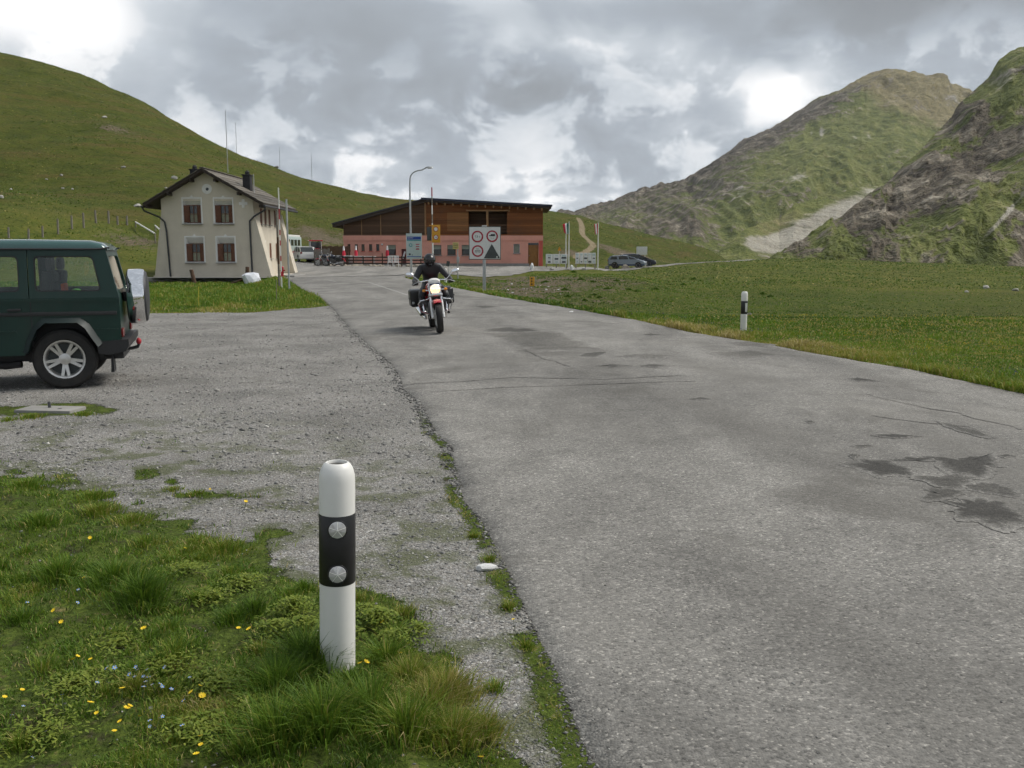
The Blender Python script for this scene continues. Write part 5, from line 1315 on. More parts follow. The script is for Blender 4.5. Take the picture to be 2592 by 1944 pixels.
# ------------------------------------------------------------------ street lamp, hill masts
def street_lamp():
    d = 72.0; S = FPX / d; p = W(1041, 690, d); gz = float(zt(p.x, p.y)); t = thing('street_lamp', 'tall grey street lamp with a curved arm before the inn', 'street lamp', (p.x, p.y, gz))
    Z = lambda py: CAM_H + (HOR - py) / S - gz
    pts = [(0, 0, -0.2), (0, 0, 2.5), (-0.01, 0, Z(470))]
    for k in range(9):
        a = R(90 * k / 8); pts.append((0.02 + 0.85 * (1 - math.cos(a)), 0, Z(458) + (Z(437.5) - Z(458)) * math.sin(a)))
    pts.append((40 / S, 0, Z(432.5)))
    MB().tube(pts, [0.085, 0.08, 0.065] + [0.05] * 9 + [0.042], 10).build('pole', M['steel'], t)
    h = MB().loft([[(x, y, Z(431.5) + dz) for y, dz in ((-w, 0), (-w * .6, hh), (w * .6, hh), (w, 0), (w * .7, -hh * .5), (-w * .7, -hh * .5))] for x, w, hh in ((38 / S, 0.05, 0.04), (44 / S, 0.13, 0.09), (54 / S, 0.15, 0.09), (57 / S, 0.08, 0.04))])
    o = h.build('lamp_head', M['steel'], t); MB().box((49 / S, 0, Z(431.5) - 0.06), (0.26, 0.2, 0.03), bev=0.01).build('lamp_glass', M['sign_white'], o)
street_lamp()
for px, yt, yb, lab in ((577, 296, 437, 'tallest thin mast standing on the left hill skyline'), (598, 325, 360, 'second thin mast on the skyline right of the tallest mast'), (708, 382, 404, 'short thin mast on the skyline above the house roof'), (789, 395, 436, 'thin mast on the skyline left of the inn')):
    s_ = march(px, yb, 60, 300); d = min(s_.y, 240)
    p = W(px, yb, d); gz = float(zt(p.x, p.y)); S = FPX / d
    t = thing('mast', lab, 'mast', (p.x, p.y, gz))
    h_ = CAM_H + (HOR - yt) / S - gz
    MB().cyl((0, 0, -0.3), (0.0, 0, h_), 0.065, 0.045, 8).build('pole', M['steel'], t)
    MB().cyl((0, 0, h_ - 0.1), (0.0, 0, h_ + 0.3), 0.03, 0.02, 6).build('tip', M['steel'], t)

# ------------------------------------------------------------------ rocks
def rock_mesh(seed, n=2):
    bm = bmesh.new(); bmesh.ops.create_icosphere(bm, subdivisions=n, radius=1.0)
    rg = random.Random(seed); pl = [(Vector((rg.gauss(0, 1), rg.gauss(0, 1), rg.gauss(0, 1))).normalized(), rg.uniform(0.55, 0.9)) for _ in range(9)]
    for v in bm.verts:
        d = v.co.normalized(); k = 1.0
        for nrm, h in pl:
            q = d.dot(nrm)
            if q * k > h: k = h / q
        v.co = d * k * (1 + rg.uniform(-0.04, 0.04))
    me = bpy.data.meshes.new('rock'); bm.to_mesh(me); bm.free(); return me
ROCKS = [rock_mesh(s) for s in range(7)]
def rock(loc, size, mat, label, seed=0, name='boulder', group=None, sink=0.25):
    me = ROCKS[seed % 7]
    if me.materials and me.materials[0] != M[mat]: me = me.copy()
    if not me.materials: me.materials.append(M[mat])
    elif me.materials[0] != M[mat]: me.materials[0] = M[mat]
    o = bpy.data.objects.new(name, me); COL.objects.link(o)
    o.scale = size; o.rotation_euler = (random.uniform(-.2, .2), random.uniform(-.2, .2), random.uniform(0, 6.28)); o.location = (loc[0], loc[1], loc[2] + size[2] * (1 - sink) - size[2] * 0.4)
    return tag(o, label, 'rock', group)
HB = [(349, 523, 13, 4.5, 'wide pale boulder on the hillside left of the house roof'), (441, 453, 8.5, 5, 'pale boulder on the hillside just above the house eave'), (313, 426, 7, 3, 'pale boulder higher up the hillside above the car'), (155, 445, 5, 3, 'small pale boulder on the hillside at the upper left'), (28, 481, 5, 3, 'small boulder on the hillside near the left frame edge'), (159, 478, 5, 3.2, 'left one of two small boulders side by side on the hillside'), (183, 481, 4.4, 3, 'right one of two small boulders side by side on the hillside'), (264, 298, 8, 3, 'flat boulder high on the left hillside'), (5, 502, 9, 5, 'grey boulder on the grassy knoll at the left frame edge'), (700, 425, 7, 3, 'boulder on the skyline slope above the house chimney'), (118, 455, 3.5, 2, 'tiny boulder on the left hillside beside a larger pale one'), (420, 477, 4, 2.4, 'small boulder on the slope above the left eave')]
for i, (px, py, w, h, lab) in enumerate(HB):
    p = march(px, py, 60); k = p.y / FPX
    rock(p, (w * k, w * k * 0.8, h * k * 1.2), 'stone', lab, i, group='boulders on the left hillside')
for i, (px, py, w, h, mt, lab) in enumerate([(1345, 684, 8.5, 14, 'stone_white', 'upright white rock at the left end of the notice boards'), (1447, 683, 8.5, 10, 'stone_white', 'white rock between the two notice boards'), (1398, 684, 8, 7, 'stone', 'grey rock under the left notice board'), (1480, 684, 9, 6, 'stone', 'grey rock under the right notice board'), (1537, 682, 9, 8, 'stone', 'pale rock just behind the parked slate blue car'), (1584, 680, 12, 8, 'stone_warm', 'tan rock in front of the parked slate blue car'), (1592, 662, 12, 5, 'stone_warm', 'tan outcrop rock on the slope above the parked cars'), (1575, 648, 9, 4, 'stone_warm', 'small outcrop rock on the slope left of the white board')]):
    p = march(px, py, 60); k = p.y / FPX
    rock(p, (w * k, w * k * 0.7, h * k), mt, lab, i + 2, 'rock')
for i, (px, py, w, h, mt, lab) in enumerate([(1883, 800, 8, 4, 'stone_white', 'white flat rock behind the right-hand road post'), (1896, 797, 9, 4, 'stone', 'grey flat rock behind the right-hand road post'), (1446, 792, 9, 3, 'stone_white', 'white flat rock at the foot of the bank'), (2446, 740, 6, 4, 'stone', 'left rock of three in the far meadow'), (2496, 730, 13, 6, 'stone', 'middle and biggest rock of three in the far meadow'), (2572, 737, 12, 5, 'stone', 'right rock of three in the far meadow')]):
    p = march(px, py, 14); k = p.y / FPX
    rock(p, (w * k, w * k * 0.8, h * k), mt, lab, i + 4, 'rock')
random.seed(3)
for i in range(26):
    px = random.uniform(1235, 1420); py = random.uniform(705, 752) if px < 1330 else random.uniform(715, 760)
    p = march(px, py, 26)
    if p.x - float(xr(min(p.y, Y_END))) < 0.5: continue
    k = p.y / FPX; w = random.uniform(1.5, 4.2)
    rock(p, (w * k, w * k * .8, w * k * .6), random.choice(['stone', 'stone_white', 'stone_warm']), 'small pale stone on the bare earth bank beside the road', i, 'bank_stone', 'stones on the earth bank')
p = G(1232, 1442); rock((p.x, p.y, 0.0), (0.062, 0.034, 0.022), 'stone_white', 'flat white stone on the gravel beside the asphalt edge', 3, 'flat_stone', sink=0.1)
# concrete slab with a steel peg, let into the gravel
t = thing('concrete_slab', 'rectangular concrete slab with a metal peg set in the gravel', 'slab', (SLAB_C.x, SLAB_C.y, -0.035), R(-6))
MB().box((0, 0, 0.0), (0.60, 0.30, 0.13), bev=0.012).build('slab', M['concrete'], t)
MB().cyl((-0.02, 0.02, 0.05), (-0.03, 0.03, 0.125), 0.016, 0.013, 8).build('peg', M['gutter'], t)
MB().lathe([(0, 0.067), (0.02, 0.067), (0.02, 0.05)], 10, (0.12, -0.03, 0)).build('lid', M['gutter'], t)

# ------------------------------------------------------------------ fences and poles left of the house
FP = [(22, 603, 26), (72, 606, 25), (108, 601, 26), (147, 593, 36), (182, 580, 32), (212, 577, 36), (243, 565, 30), (275, 566, 30), (298, 570, 20), (322, 571, 22)]
for i, (px, py, h) in enumerate(FP):
    p = march(px, py, 55); k = p.y / FPX
    t = thing('fence_post', 'weathered grey fence post, number %s from the left on the knoll' % ['one', 'two', 'three', 'four', 'five', 'six', 'seven', 'eight', 'nine', 'ten'][i], 'fence post', p, random.uniform(0, 1), 'fence posts on the knoll')
    q = random.uniform(-.05, .05)
    MB().cyl((0, 0, -0.3), (q, 0.03, h * k), 2.6 * k, 2.3 * k, 9).build('shaft', M['wood_grey'], t)
    MB().lathe([(2.3 * k, h * k), (1.6 * k, h * k + 0.05), (0, h * k + 0.06)], 9, (q, 0.03, 0)).build('top', M['wood_grey'], t)
for a, b_, lab in (((343, 562), (392, 591), 'longer pale handrail sloping down towards the house'), ((393, 571), (416, 592), 'short pale handrail next to the house wall')):
    p = march(a[0], a[1] + 14, 55); q = W(b_[0], b_[1], p.y - 6); p = W(a[0], a[1], p.y)
    t = thing('handrail', lab, 'handrail', ((p.x + q.x) / 2, (p.y + q.y) / 2, float(zt((p.x + q.x) / 2, (p.y + q.y) / 2))))
    o = t.location
    MB().cyl(p - o, q - o, 0.07).build('rail', M['white_paint'], t)
    for s_ in (p, q): MB().cyl(s_ - o, Vector((s_.x, s_.y, float(zt(s_.x, s_.y)) - 0.2)) - o, 0.06).build('upright', M['wood_grey'], t)
for px, py, h, lean, lab in ((494, 720, 38, -0.10, 'left leaning dark stump post before the house front'), (624, 715, 40, 0.05, 'right dark stump post before the house front')):
    d = 58.5; p = W(px, py, d); k = d / FPX; gz = float(zt(p.x, p.y))
    t = thing('stump_post', lab, 'fence post', (p.x, p.y, gz))
    MB().cyl((0, 0, -0.2), (lean * 2, 0, CAM_H + (HOR - (py - h)) * k - gz), 0.13, 0.12, 10).build('shaft', M['wood_brown'], t)
    MB().lathe([(0.12, 0), (0.08, 0.04), (0, 0.045)], 10, (lean * 2, 0, CAM_H + (HOR - (py - h)) * k - gz)).build('top', M['wood_grey'], t)
d = 58; p = W(603, 712, d)
t = thing('low_rail', 'low dark rail slanting beside the right stump post', 'rail', (p.x, p.y, float(zt(p.x, p.y))))
MB().cyl((-0.6, 0, 0.0), (0.5, 0.1, 0.38), 0.05).build('bar', M['wood_brown'], t); MB().cyl((0.42, 0.1, -0.2), (0.42, 0.1, 0.36), 0.05).build('upright', M['wood_brown'], t)
p = W(637, 716, 57.5)
rock((p.x, p.y, float(zt(p.x, p.y))), (0.80, 0.55, 0.72), 'tarp', 'large white wrapped boulder at the corner of the house', 5, 'white_boulder', sink=0.3)
def hydrant():
    p = W(716, 700, 60.5); t = thing('fire_hydrant', 'red fire hydrant at the foot of the house wall', 'hydrant', (p.x, p.y, float(zt(p.x, p.y)) + 0.02))
    MB().lathe([(0.10, 0), (0.10, 0.04), (0.065, 0.06), (0.065, 0.55), (0.085, 0.57), (0.085, 0.62), (0.05, 0.70), (0.0, 0.74)], 14).build('barrel', M['red_paint'], t)
    MB().cyl((-0.16, 0, 0.45), (0.16, 0, 0.45), 0.045).build('outlet', M['red_paint'], t)
hydrant()
for px, py, h, lab in ((503, 778, 52, 'thin yellow stake in the grass strip before the house'), (700, 768, 62, 'thin pale stake beside the dark mottled pole')):
    p = G(px, py); k = p.y / FPX
    t = thing('stake', lab, 'stake', (p.x, p.y, float(zt(p.x, p.y))))
    MB().cyl((0, 0, -0.1), (0.02, 0, h * k), 0.011, 0.009, 6).build('rod', M['yellow_stake'] if px < 600 else M['wood_grey'], t)
    MB().lathe([(0.014, h * k - 0.02), (0.014, h * k + 0.01), (0, h * k + 0.012)], 8, (0.02, 0, 0)).build('cap', M['yellow_stake'], t)

# ------------------------------------------------------------------ terrace before the inn
def terrace():
    d = 85.0; S = FPX / d
    def at(px, dd=d): p = W(px, 670, dd); return p.x, dd, float(zt(p.x, dd))
    # dark board screen
    x, y, z = at(852, 87.5); t = thing('board_screen', 'dark brown board screen at the left end of the inn terrace', 'fence', (x, y, z))
    for k in range(14): MB().box((-1.25 + k * 0.19, 0.02 * (k % 2), 0.85 + 0.04 * math.sin(k * 2.1)), (0.175, 0.03, 1.75)).build('board', M['wood_brown'], t)
    for zz in (0.4, 1.3): MB().box((0, 0.05, zz), (2.7, 0.05, 0.09)).build('rail', M['dark_wood'], t)
    x, y, z = at(815, 84); t = thing('board_screen', 'grey-brown plank screen between the tractor and the terrace', 'fence', (x, y, z))
    for k in range(8): MB().box((-0.62 + k * 0.18, 0.02 * (k % 2), 0.75), (0.165, 0.03, 1.5 + 0.1 * math.sin(k * 3))).build('board', M['wood_grey'], t)
    for zz in (0.3, 1.15): MB().box((0, 0.05, zz), (1.5, 0.05, 0.08)).build('rail', M['dark_wood'], t)
    # picket fence along the terrace
    x0 = at(822)[0]; x1 = at(1090)[0]
    t = thing('terrace_fence', 'low dark wooden fence along the inn terrace', 'fence', ((x0 + x1) / 2, d, at(950)[2])); L = x1 - x0
    for k in range(12): MB().box((-L / 2 + L * k / 11, 0, 0.45), (0.10, 0.10, 1.0 + (0.5 if k == 6 else 0)), bev=0.01).build('post', M['wood_brown'], t)
    for zz in (0.28, 0.56, 0.84): MB().box((0, -0.065, zz), (L, 0.03, 0.11)).build('rail', M['dark_wood'], t)
    bk = MB(); rg = random.Random(4)
    for k in range(60):
        bk.ell((rg.uniform(-L / 2, L / 2), -0.35 + rg.uniform(-.2, .2), 0.06), (rg.uniform(.12, .3), rg.uniform(.1, .2), rg.uniform(.08, .17)), 7, 5)
    tag(bk.xf(Matrix.Translation(t.location)).build('rockery', M['stone_warm']), 'low rubble rockery along the foot of the terrace fence', 'rockery', kind='stuff')
    for px, lab in ((872, 'left white-topped table on the terrace'), (905, 'middle white-topped table on the terrace'), (934, 'right white-topped table on the terrace')):
        x, y, z = at(px, 86.6); t = thing('terrace_table', lab, 'table', (x, y, z), 0, 'tables on the inn terrace')
        MB().box((0, 0, 0.86), (1.25, 0.8, 0.06), bev=0.02).build('table_top', M['white_paint'], t)
        for sx in (-0.5, 0.5):
            for sy in (-0.3, 0.3): MB().cyl((sx, sy, 0), (sx, sy, 0.84), 0.03, n=8).build('leg', M['steel'], t)
    for px, lab in ((988, 'left white slatted chair before the inn'), (1003, 'right white slatted chair before the inn')):
        x, y, z = at(px, 83.6); t = thing('garden_chair', lab, 'chair', (x, y, z), 0.1, 'white garden chairs')
        MB().box((0, 0, 0.44), (0.48, 0.46, 0.05), bev=0.015).build('seat', M['white_paint'], t)
        for k in range(4): MB().box((-0.18 + 0.12 * k, 0.22, 0.72), (0.07, 0.03, 0.52)).build('slat', M['white_paint'], t)
        MB().box((0, 0.22, 0.99), (0.5, 0.04, 0.08), bev=0.01).build('back_rail', M['white_paint'], t)
        for sx in (-0.21, 0.21):
            for sy in (-0.2, 0.2): MB().cyl((sx, sy, 0), (sx, sy, 0.43), 0.022, n=8).build('leg', M['white_paint'], t)
    for px, pyt, lab in ((871, 623, 'left folded red and white parasol on the terrace'), (902, 622, 'right folded red and white parasol on the terrace'), (981, 622, 'third folded parasol beside the inn window')):
        x, y, z = at(px, 87.0); S2 = FPX / 87; zt_ = CAM_H + (HOR - pyt) / S2 - z
        t = thing('parasol', lab, 'parasol', (x, y, z), 0, 'folded parasols on the terrace')
        MB().cyl((0, 0, 0), (0, 0, zt_), 0.025).build('pole', M['wood_grey'], t)
        MB().lathe([(0.0, zt_), (0.06, zt_ - 0.05), (0.10, zt_ - 0.4), (0.08, zt_ - 0.42)], 12).build('canopy_top', M['flag_white'], t)
        MB().lathe([(0.085, zt_ - 0.40), (0.16, zt_ - 0.62), (0.15, zt_ - 0.95), (0.05, zt_ - 1.02)], 12).build('canopy', M['flag_red'], t)
        MB().lathe([(0.25, 0), (0.25, 0.06), (0.05, 0.1)], 12).build('foot', M['concrete'], t)
terrace()

# ------------------------------------------------------------------ vehicles: shared wheel
def wheel(parent, c, r, w, rim_r, mat_rim, side=1, spokes=5, double=True, name='wheel', tread=True):
    """axis along local y; side +1 shows its face towards +y"""
    e = MB(); hw = w / 2
    prof = [(rim_r, -hw * 0.85), (rim_r + 0.02, -hw), (r - 0.035, -hw), (r - 0.008, -hw * 0.82), (r, -hw * 0.5), (r, hw * 0.5), (r - 0.008, hw * 0.82), (r - 0.035, hw), (rim_r + 0.02, hw), (rim_r, hw * 0.85)]
    e.lathe(prof, 40, c, 'y')
    t = e.build('tyre', M['rubber'], parent)
    s = side
    rm = MB(); rm.lathe([(rim_r + 0.004, -s * hw * 0.8), (rim_r + 0.006, s * hw * 0.93), (rim_r - 0.012, s * hw * 0.90), (rim_r - 0.028, s * hw * 0.72), (rim_r - 0.03, -s * hw * 0.7)], 36, c, 'y')
    for k in range(spokes):
        a0 = 2 * math.pi * k / spokes - math.pi / 2
        for da in ((-0.17, 0.17) if double else (0,)):
            a = a0 + da
            dx, dz = math.cos(a), math.sin(a); L0, L1 = rim_r * 0.22, rim_r * 0.95
            px, pz = -dz, dx; w0, w1 = rim_r * 0.085, rim_r * 0.075
            y0, y1 = s * hw * 0.38, s * hw * 0.70
            vs = []
            for L_, ww, yy in ((L0, w0, s * hw * 0.66), (L1, w1, s * hw * 0.80)):
                for sg in (-1, 1):
                    vs += [(c[0] + dx * L_ + px * ww * sg, c[1] + yy, c[2] + dz * L_ + pz * ww * sg), (c[0] + dx * L_ + px * ww * sg, c[1] + yy - s * 0.03, c[2] + dz * L_ + pz * ww * sg)]
            rm.add(vs, [(0, 2, 6, 4), (1, 5, 7, 3), (0, 4, 5, 1), (2, 3, 7, 6), (0, 1, 3, 2), (4, 6, 7, 5)])
    rm.lathe([(rim_r * 0.30, s * hw * 0.45), (rim_r * 0.30, s * hw * 0.74), (rim_r * 0.12, s * hw * 0.80), (0.0, s * hw * 0.80)], 24, c, 'y')
    rm.build('rim', mat_rim, t)
    MB().lathe([(rim_r - 0.03, s * hw * 0.15), (0.0, s * hw * 0.15)], 28, c, 'y').build('brake_disc', M['sign_grey'], t)
    return t

def rquad(corners, r, n=4):
    pts = []; m = len(corners)
    for i in range(m):
        p = Vector((*corners[i], 0)); a = Vector((*corners[i - 1], 0)); c = Vector((*corners[(i + 1) % m], 0))
        d0 = (a - p).normalized(); d1 = (c - p).normalized()
        q0 = p + d0 * r; q1 = p + d1 * r
        for k in range(n + 1):
            t = k / n
            v = q0 * (1 - t) ** 2 + p * 2 * t * (1 - t) + q1 * t * t
            pts.append((v.x, v.y))
    return pts

def offroader():
    P = G(170, 984); yaw = R(198)
    Rm = Matrix.Rotation(yaw, 3, 'Z'); o = P - Rm @ Vector((0, 0.70, 0))
    C = thing('offroad_car', 'dark green boxy off-road car with a chrome-ringed spare wheel', 'car', (o.x, o.y, 0.005), yaw)
    hy = 0.745
    prof = [(-0.70, 0.55), (-0.715, 0.75), (-0.71, 1.10), (2.02, 1.10), (2.12, 1.085), (3.18, 1.05), (3.30, 1.0), (3.34, 0.52), (3.22, 0.48), (3.12, 0.74), (2.99, 0.83), (2.50, 0.83), (2.38, 0.74), (2.26, 0.42), (0.47, 0.42), (0.40, 0.56), (0.32, 0.72), (0.21, 0.81), (-0.19, 0.81), (-0.28, 0.74), (-0.40, 0.55)]
    MB().prism(prof, -hy, hy).build('body', M['green_paint'], C)
    lin = MB(); lin.box((0, 0, 0.56), (0.95, 1.0, 0.5)); lin.box((2.75, 0, 0.56), (0.95, 1.0, 0.5)); lin.box((1.3, 0, 0.42), (4.0, 0.95, 0.2))
    lin.build('wheel_well', M['black_trim'], C)
    MB().box((0.65, 0, 1.105), (2.6, 1.40, 0.012)).build('cargo_floor', M['seat'], C)
    # creases and rub strip
    for sg in (-1, 1):
        MB().prism([(-0.715, 1.055), (2.02, 1.055), (2.02, 1.085), (-0.715, 1.085)], sg * hy, sg * (hy + 0.012)).build('waist_crease', M['green_paint'], C)
        s_ = MB().box((0.9, sg * (hy + 0.008), 0.912), (3.15, 0.022, 0.045), bev=0.006).build('rub_strip', M['black_trim'], C)
        MB().box((1.35, sg * (hy + 0.006), 0.705), (1.62, 0.012, 0.02)).build('door_crease', M['green_paint'], C)
        MB().box((-0.55, sg * (hy + 0.006), 0.712), (0.26, 0.012, 0.02)).build('door_crease', M['green_paint'], C)
        # door shut lines and handle
        for xx in (0.36, 1.24): MB().box((xx, sg * (hy + 0.002), 0.80), (0.012, 0.008, 0.58)).build('shut_line', M['black_trim'], C)
        MB().box((0.55, sg * (hy + 0.03), 0.965), (0.16, 0.03, 0.03), bev=0.01).build('door_handle', M['black_trim'], C)
        # flared arch
        for cx in (0.0, 2.75):
            inn = [(0.42, 0.45), (0.37, 0.58), (0.30, 0.72), (0.20, 0.80), (-0.19, 0.80), (-0.28, 0.73), (-0.36, 0.60), (-0.43, 0.50)]
            out = [(0.49, 0.44), (0.43, 0.60), (0.35, 0.76), (0.235, 0.855), (-0.22, 0.855), (-0.33, 0.775), (-0.41, 0.645), (-0.48, 0.54)]
            fl = MB(); n = len(inn); vs = []
            for (a, b_) in inn: vs.append((cx + a, sg * (hy + 0.075), b_ + 0.005))
            for (a, b_) in out: vs.append((cx + a, sg * (hy + 0.01), b_ + 0.01))
            for (a, b_) in inn: vs.append((cx + a, sg * (hy - 0.1), b_))
            for k in range(n - 1): fl.add([vs[k], vs[k + 1], vs[n + k + 1], vs[n + k]], [(0, 1, 2, 3)], True); fl.add([vs[k], vs[2 * n + k], vs[2 * n + k + 1], vs[k + 1]], [(0, 1, 2, 3)], True)
            fl.build('arch_flare', M['flare'], C)
        # greenhouse sides
        secs = [([(0.365, 1.10), (0.365, 1.685), (-0.565, 1.685), (-0.705, 1.10)], [(0.30, 1.175), (0.30, 1.60), (-0.415, 1.60), (-0.50, 1.175)]),
                ([(1.24, 1.10), (1.24, 1.685), (0.375, 1.685), (0.375, 1.10)], [(1.17, 1.175), (1.17, 1.60), (0.475, 1.60), (0.475, 1.175)]),
                ([(2.02, 1.10), (1.70, 1.685), (1.25, 1.685), (1.25, 1.10)], [(1.88, 1.175), (1.62, 1.60), (1.32, 1.60), (1.32, 1.175)])]
        sh = Matrix.Shear('XY', 4, (0, 0))
        for out, inn in secs:
            oq, iq = rquad(out, 0.006), rquad(inn, 0.06)
            m4 = Matrix(((1, 0, 0, 0), (0, sg, -sg * 0.10, sg * (hy + 0.11)), (0, 0, 1, 0), (0, 0, 0, 1)))
            f = MB().ring(oq, iq, -0.045, 0.0).xf(m4).build('window_frame', M['green_paint'], C)
            sl_o = rquad(inn, 0.06); cx = sum(p[0] for p in inn) / 4; cz = sum(p[1] for p in inn) / 4
            sl_i = [(cx + (a - cx) * 0.955, cz + (b_ - cz) * 0.93) for a, b_ in sl_o]
            MB().ring(sl_o, sl_i, -0.03, -0.004).xf(m4).build('window_seal', M['black_trim'], f)
            MB().prism(sl_o, -0.022, -0.018).xf(m4).build('window_glass', M['glass'], f)
    # tailgate: frame and rear window, leaning forward
    m4 = Matrix(((1, 0, 0.24, -0.70 - 0.264), (0, 1, 0, 0), (0, 0, 1, 0), (0, 0, 0, 1)))
    oq = rquad([(0.74, 1.10), (0.685, 1.685), (-0.685, 1.685), (-0.74, 1.10)], 0.01); iq = rquad([(0.62, 1.18), (0.59, 1.60), (-0.59, 1.60), (-0.62, 1.18)], 0.06)
    f = MB().ring(oq, iq, -0.01, 0.04, 'yz').xf(m4).build('tailgate_frame', M['green_paint'], C)
    MB().prism(iq, 0.01, 0.014, 'yz').xf(m4).build('rear_glass', M['glass'], f)
    # windscreen
    mw = Matrix(((1, 0, -0.547, 2.02 + 0.547 * 1.10), (0, 1, 0, 0), (0, 0, 1, 0), (0, 0, 0, 1)))
    f = MB().ring(oq, iq, -0.03, 0.0, 'yz').xf(mw).build('windscreen_frame', M['green_paint'], C)
    MB().prism(iq, -0.012, -0.008, 'yz').xf(mw).build('windscreen_glass', M['glass'], f)
    # roof
    loops = []
    for x, k, dz in ((-0.60, 0.93, -0.02), (-0.585, 0.97, 0.02), (-0.52, 1.0, 0.07), (-0.38, 1.0, 0.10), (0.4, 1.0, 0.112), (1.4, 1.0, 0.105), (1.62, 1.0, 0.085), (1.71, 0.98, 0.03), (1.73, 0.96, -0.01)):
        zb = 1.688
        half = [(0.695 * k, zb), (0.69 * k, zb + 0.45 * max(dz, 0)), (0.65 * k, zb + 0.82 * max(dz, 0)), (0.55 * k, zb + 0.97 * max(dz, 0)), (0.0, zb + max(dz, 0.0) * 1.06)]
        lp = half + [(-a, b_) for a, b_ in half[-2::-1]]
        loops.append([(x, a, b_ + (dz if dz < 0 else 0)) for a, b_ in lp])
    MB().loft(loops, True, True).build('roof', M['roof_paint'], C, sharp=60)
    for sg in (-1, 1): MB().tube([(-0.62, sg * 0.66, 1.70), (-0.50, sg * 0.698, 1.683), (-0.3, sg * 0.705, 1.68), (1.70, sg * 0.705, 1.68)], 0.012, 6).build('drip_rail', M['black_trim'], C)
    # spare wheel with polished ring and dark cover
    sz = 1.08
    s = MB().lathe([(0.340, -0.775), (0.350, -0.79), (0.353, -0.94), (0.345, -0.985), (0.330, -0.995)], 48, (0, 0.05, sz), 'x').build('spare_wheel_ring', M['chrome'], C)
    MB().lathe([(0.337, -0.985), (0.31, -1.02), (0.22, -1.035), (0.0, -1.04)], 40, (0, 0.05, sz), 'x').build('spare_wheel_cover', M['gutter'], s)
    MB().lathe([(0.343, -0.775), (0.31, -0.765), (0.0, -0.76)], 40, (0, 0.05, sz), 'x').build('spare_wheel_back', M['rubber'], s)
    MB().box((-0.735, 0.05, sz), (0.09, 0.12, 0.12)).build('spare_wheel_bracket', M['black_trim'], s)
    # bumper, lamps, tow hitch, straps
    bp = MB().prism([(-0.42, 0.42), (-0.40, 0.565), (-0.80, 0.585), (-0.80, 0.50), (-0.76, 0.44), (-0.55, 0.40)], -0.76, 0.76).build('rear_bumper', M['black_trim'], C)
    MB().tube([(-0.5, 0.1, 0.42), (-0.78, 0.1, 0.41), (-0.86, 0.1, 0.43), (-0.875, 0.1, 0.47)], 0.022, 8).build('tow_hitch', M['black_trim'], bp)
    MB().ell((-0.875, 0.1, 0.50), (0.036, 0.036, 0.045)).build('tow_ball_cap', M['red_cap'], bp)
    MB().prism([(-0.580, 0.16), (-0.540, 0.16), (-0.55, 0.42), (-0.57, 0.42)], 0.3, 0.55).build('mud_flap', M['black_trim'], bp); MB().prism([(-0.64, 0.35), (-0.62, 0.35), (-0.62, 0.42), (-0.64, 0.42)], 0.3, 0.36).build('mud_flap', M['black_trim'], bp)
    for sg in (-1, 1): MB().box((-0.72, sg * 0.60, 0.66), (0.03, 0.18, 0.11), bev=0.010).build('tail_lamp', M['red_lens'], C)
    MB().box((3.345, 0, 0.62), (0.12, 1.5, 0.18), bev=0.03).build('front_bumper', M['black_trim'], C)
    for sg in (-1, 1): MB().lathe([(0.09, 0), (0.09, 0.03), (0.05, 0.045), (0, 0.05)], 20, (3.30, sg * 0.5, 0.86), 'x').build('headlight', M['glass'], C)
    MB().box((3.315, 0, 0.86), (0.02, 0.72, 0.18)).build('grille', M['black_trim'], C)
    MB().tube([(0.95, 0.5, 0.30), (0.75, 0.52, 0.28), (0.55, 0.55, 0.30)], 0.045, 8).build('exhaust', M['black_trim'], C)
    for cx in (0.0, 2.75):
        pass
    # inside: bench, headrests, luggage
    for x0, name in ((0.18, 'rear_seat'), (1.15, 'front_seat')):
        for yy in ((-0.42, 0.42) if name == 'front_seat' else (-0.38, 0.38)):
            q = MB().box((x0, yy, 1.24), (0.14, 0.54, 0.36), rot=(0, R(-8), 0), bev=0.05).build(name, M['seat'], C)
            MB().box((x0 - 0.03, yy, 1.50), (0.09, 0.26, 0.16), bev=0.04).build('headrest', M['seat'], q); MB().cyl((x0 - 0.02, yy, 1.38), (x0 - 0.03, yy, 1.46), 0.012).build('headrest_stem', M['steel'], q)
    lg = MB().box((0.10, 0.35, 1.20), (0.18, 0.4, 0.17), bev=0.04).build('luggage', M['seat'], C)
    MB().box((-0.005, 0.40, 1.19), (0.05, 0.3, 0.15), bev=0.02).build('luggage_strap', M['orange'], lg)
    MB().ell((-0.14, 0.35, 1.14), (0.08, 0.1, 0.06)).build('lime_bag', M['lime'], C)
    MB().box((1.62, -0.35, 1.26), (0.03, 0.34, 0.34), rot=(0, R(25), 0), bev=0.01).build('steering_wheel', M['black_trim'], C)
    S4 = Matrix.Diagonal((0.89, 1.0, 0.975, 1.0))
    for ch in C.children_recursive: ch.data.transform(S4)
    for cx in (0.0, 2.75 * 0.89):
        for sg in (-1, 1): wheel(C, (cx, sg * 0.63, 0.352), 0.354, 0.25, 0.222, M['alloy'], sg)
    return C
offroader()

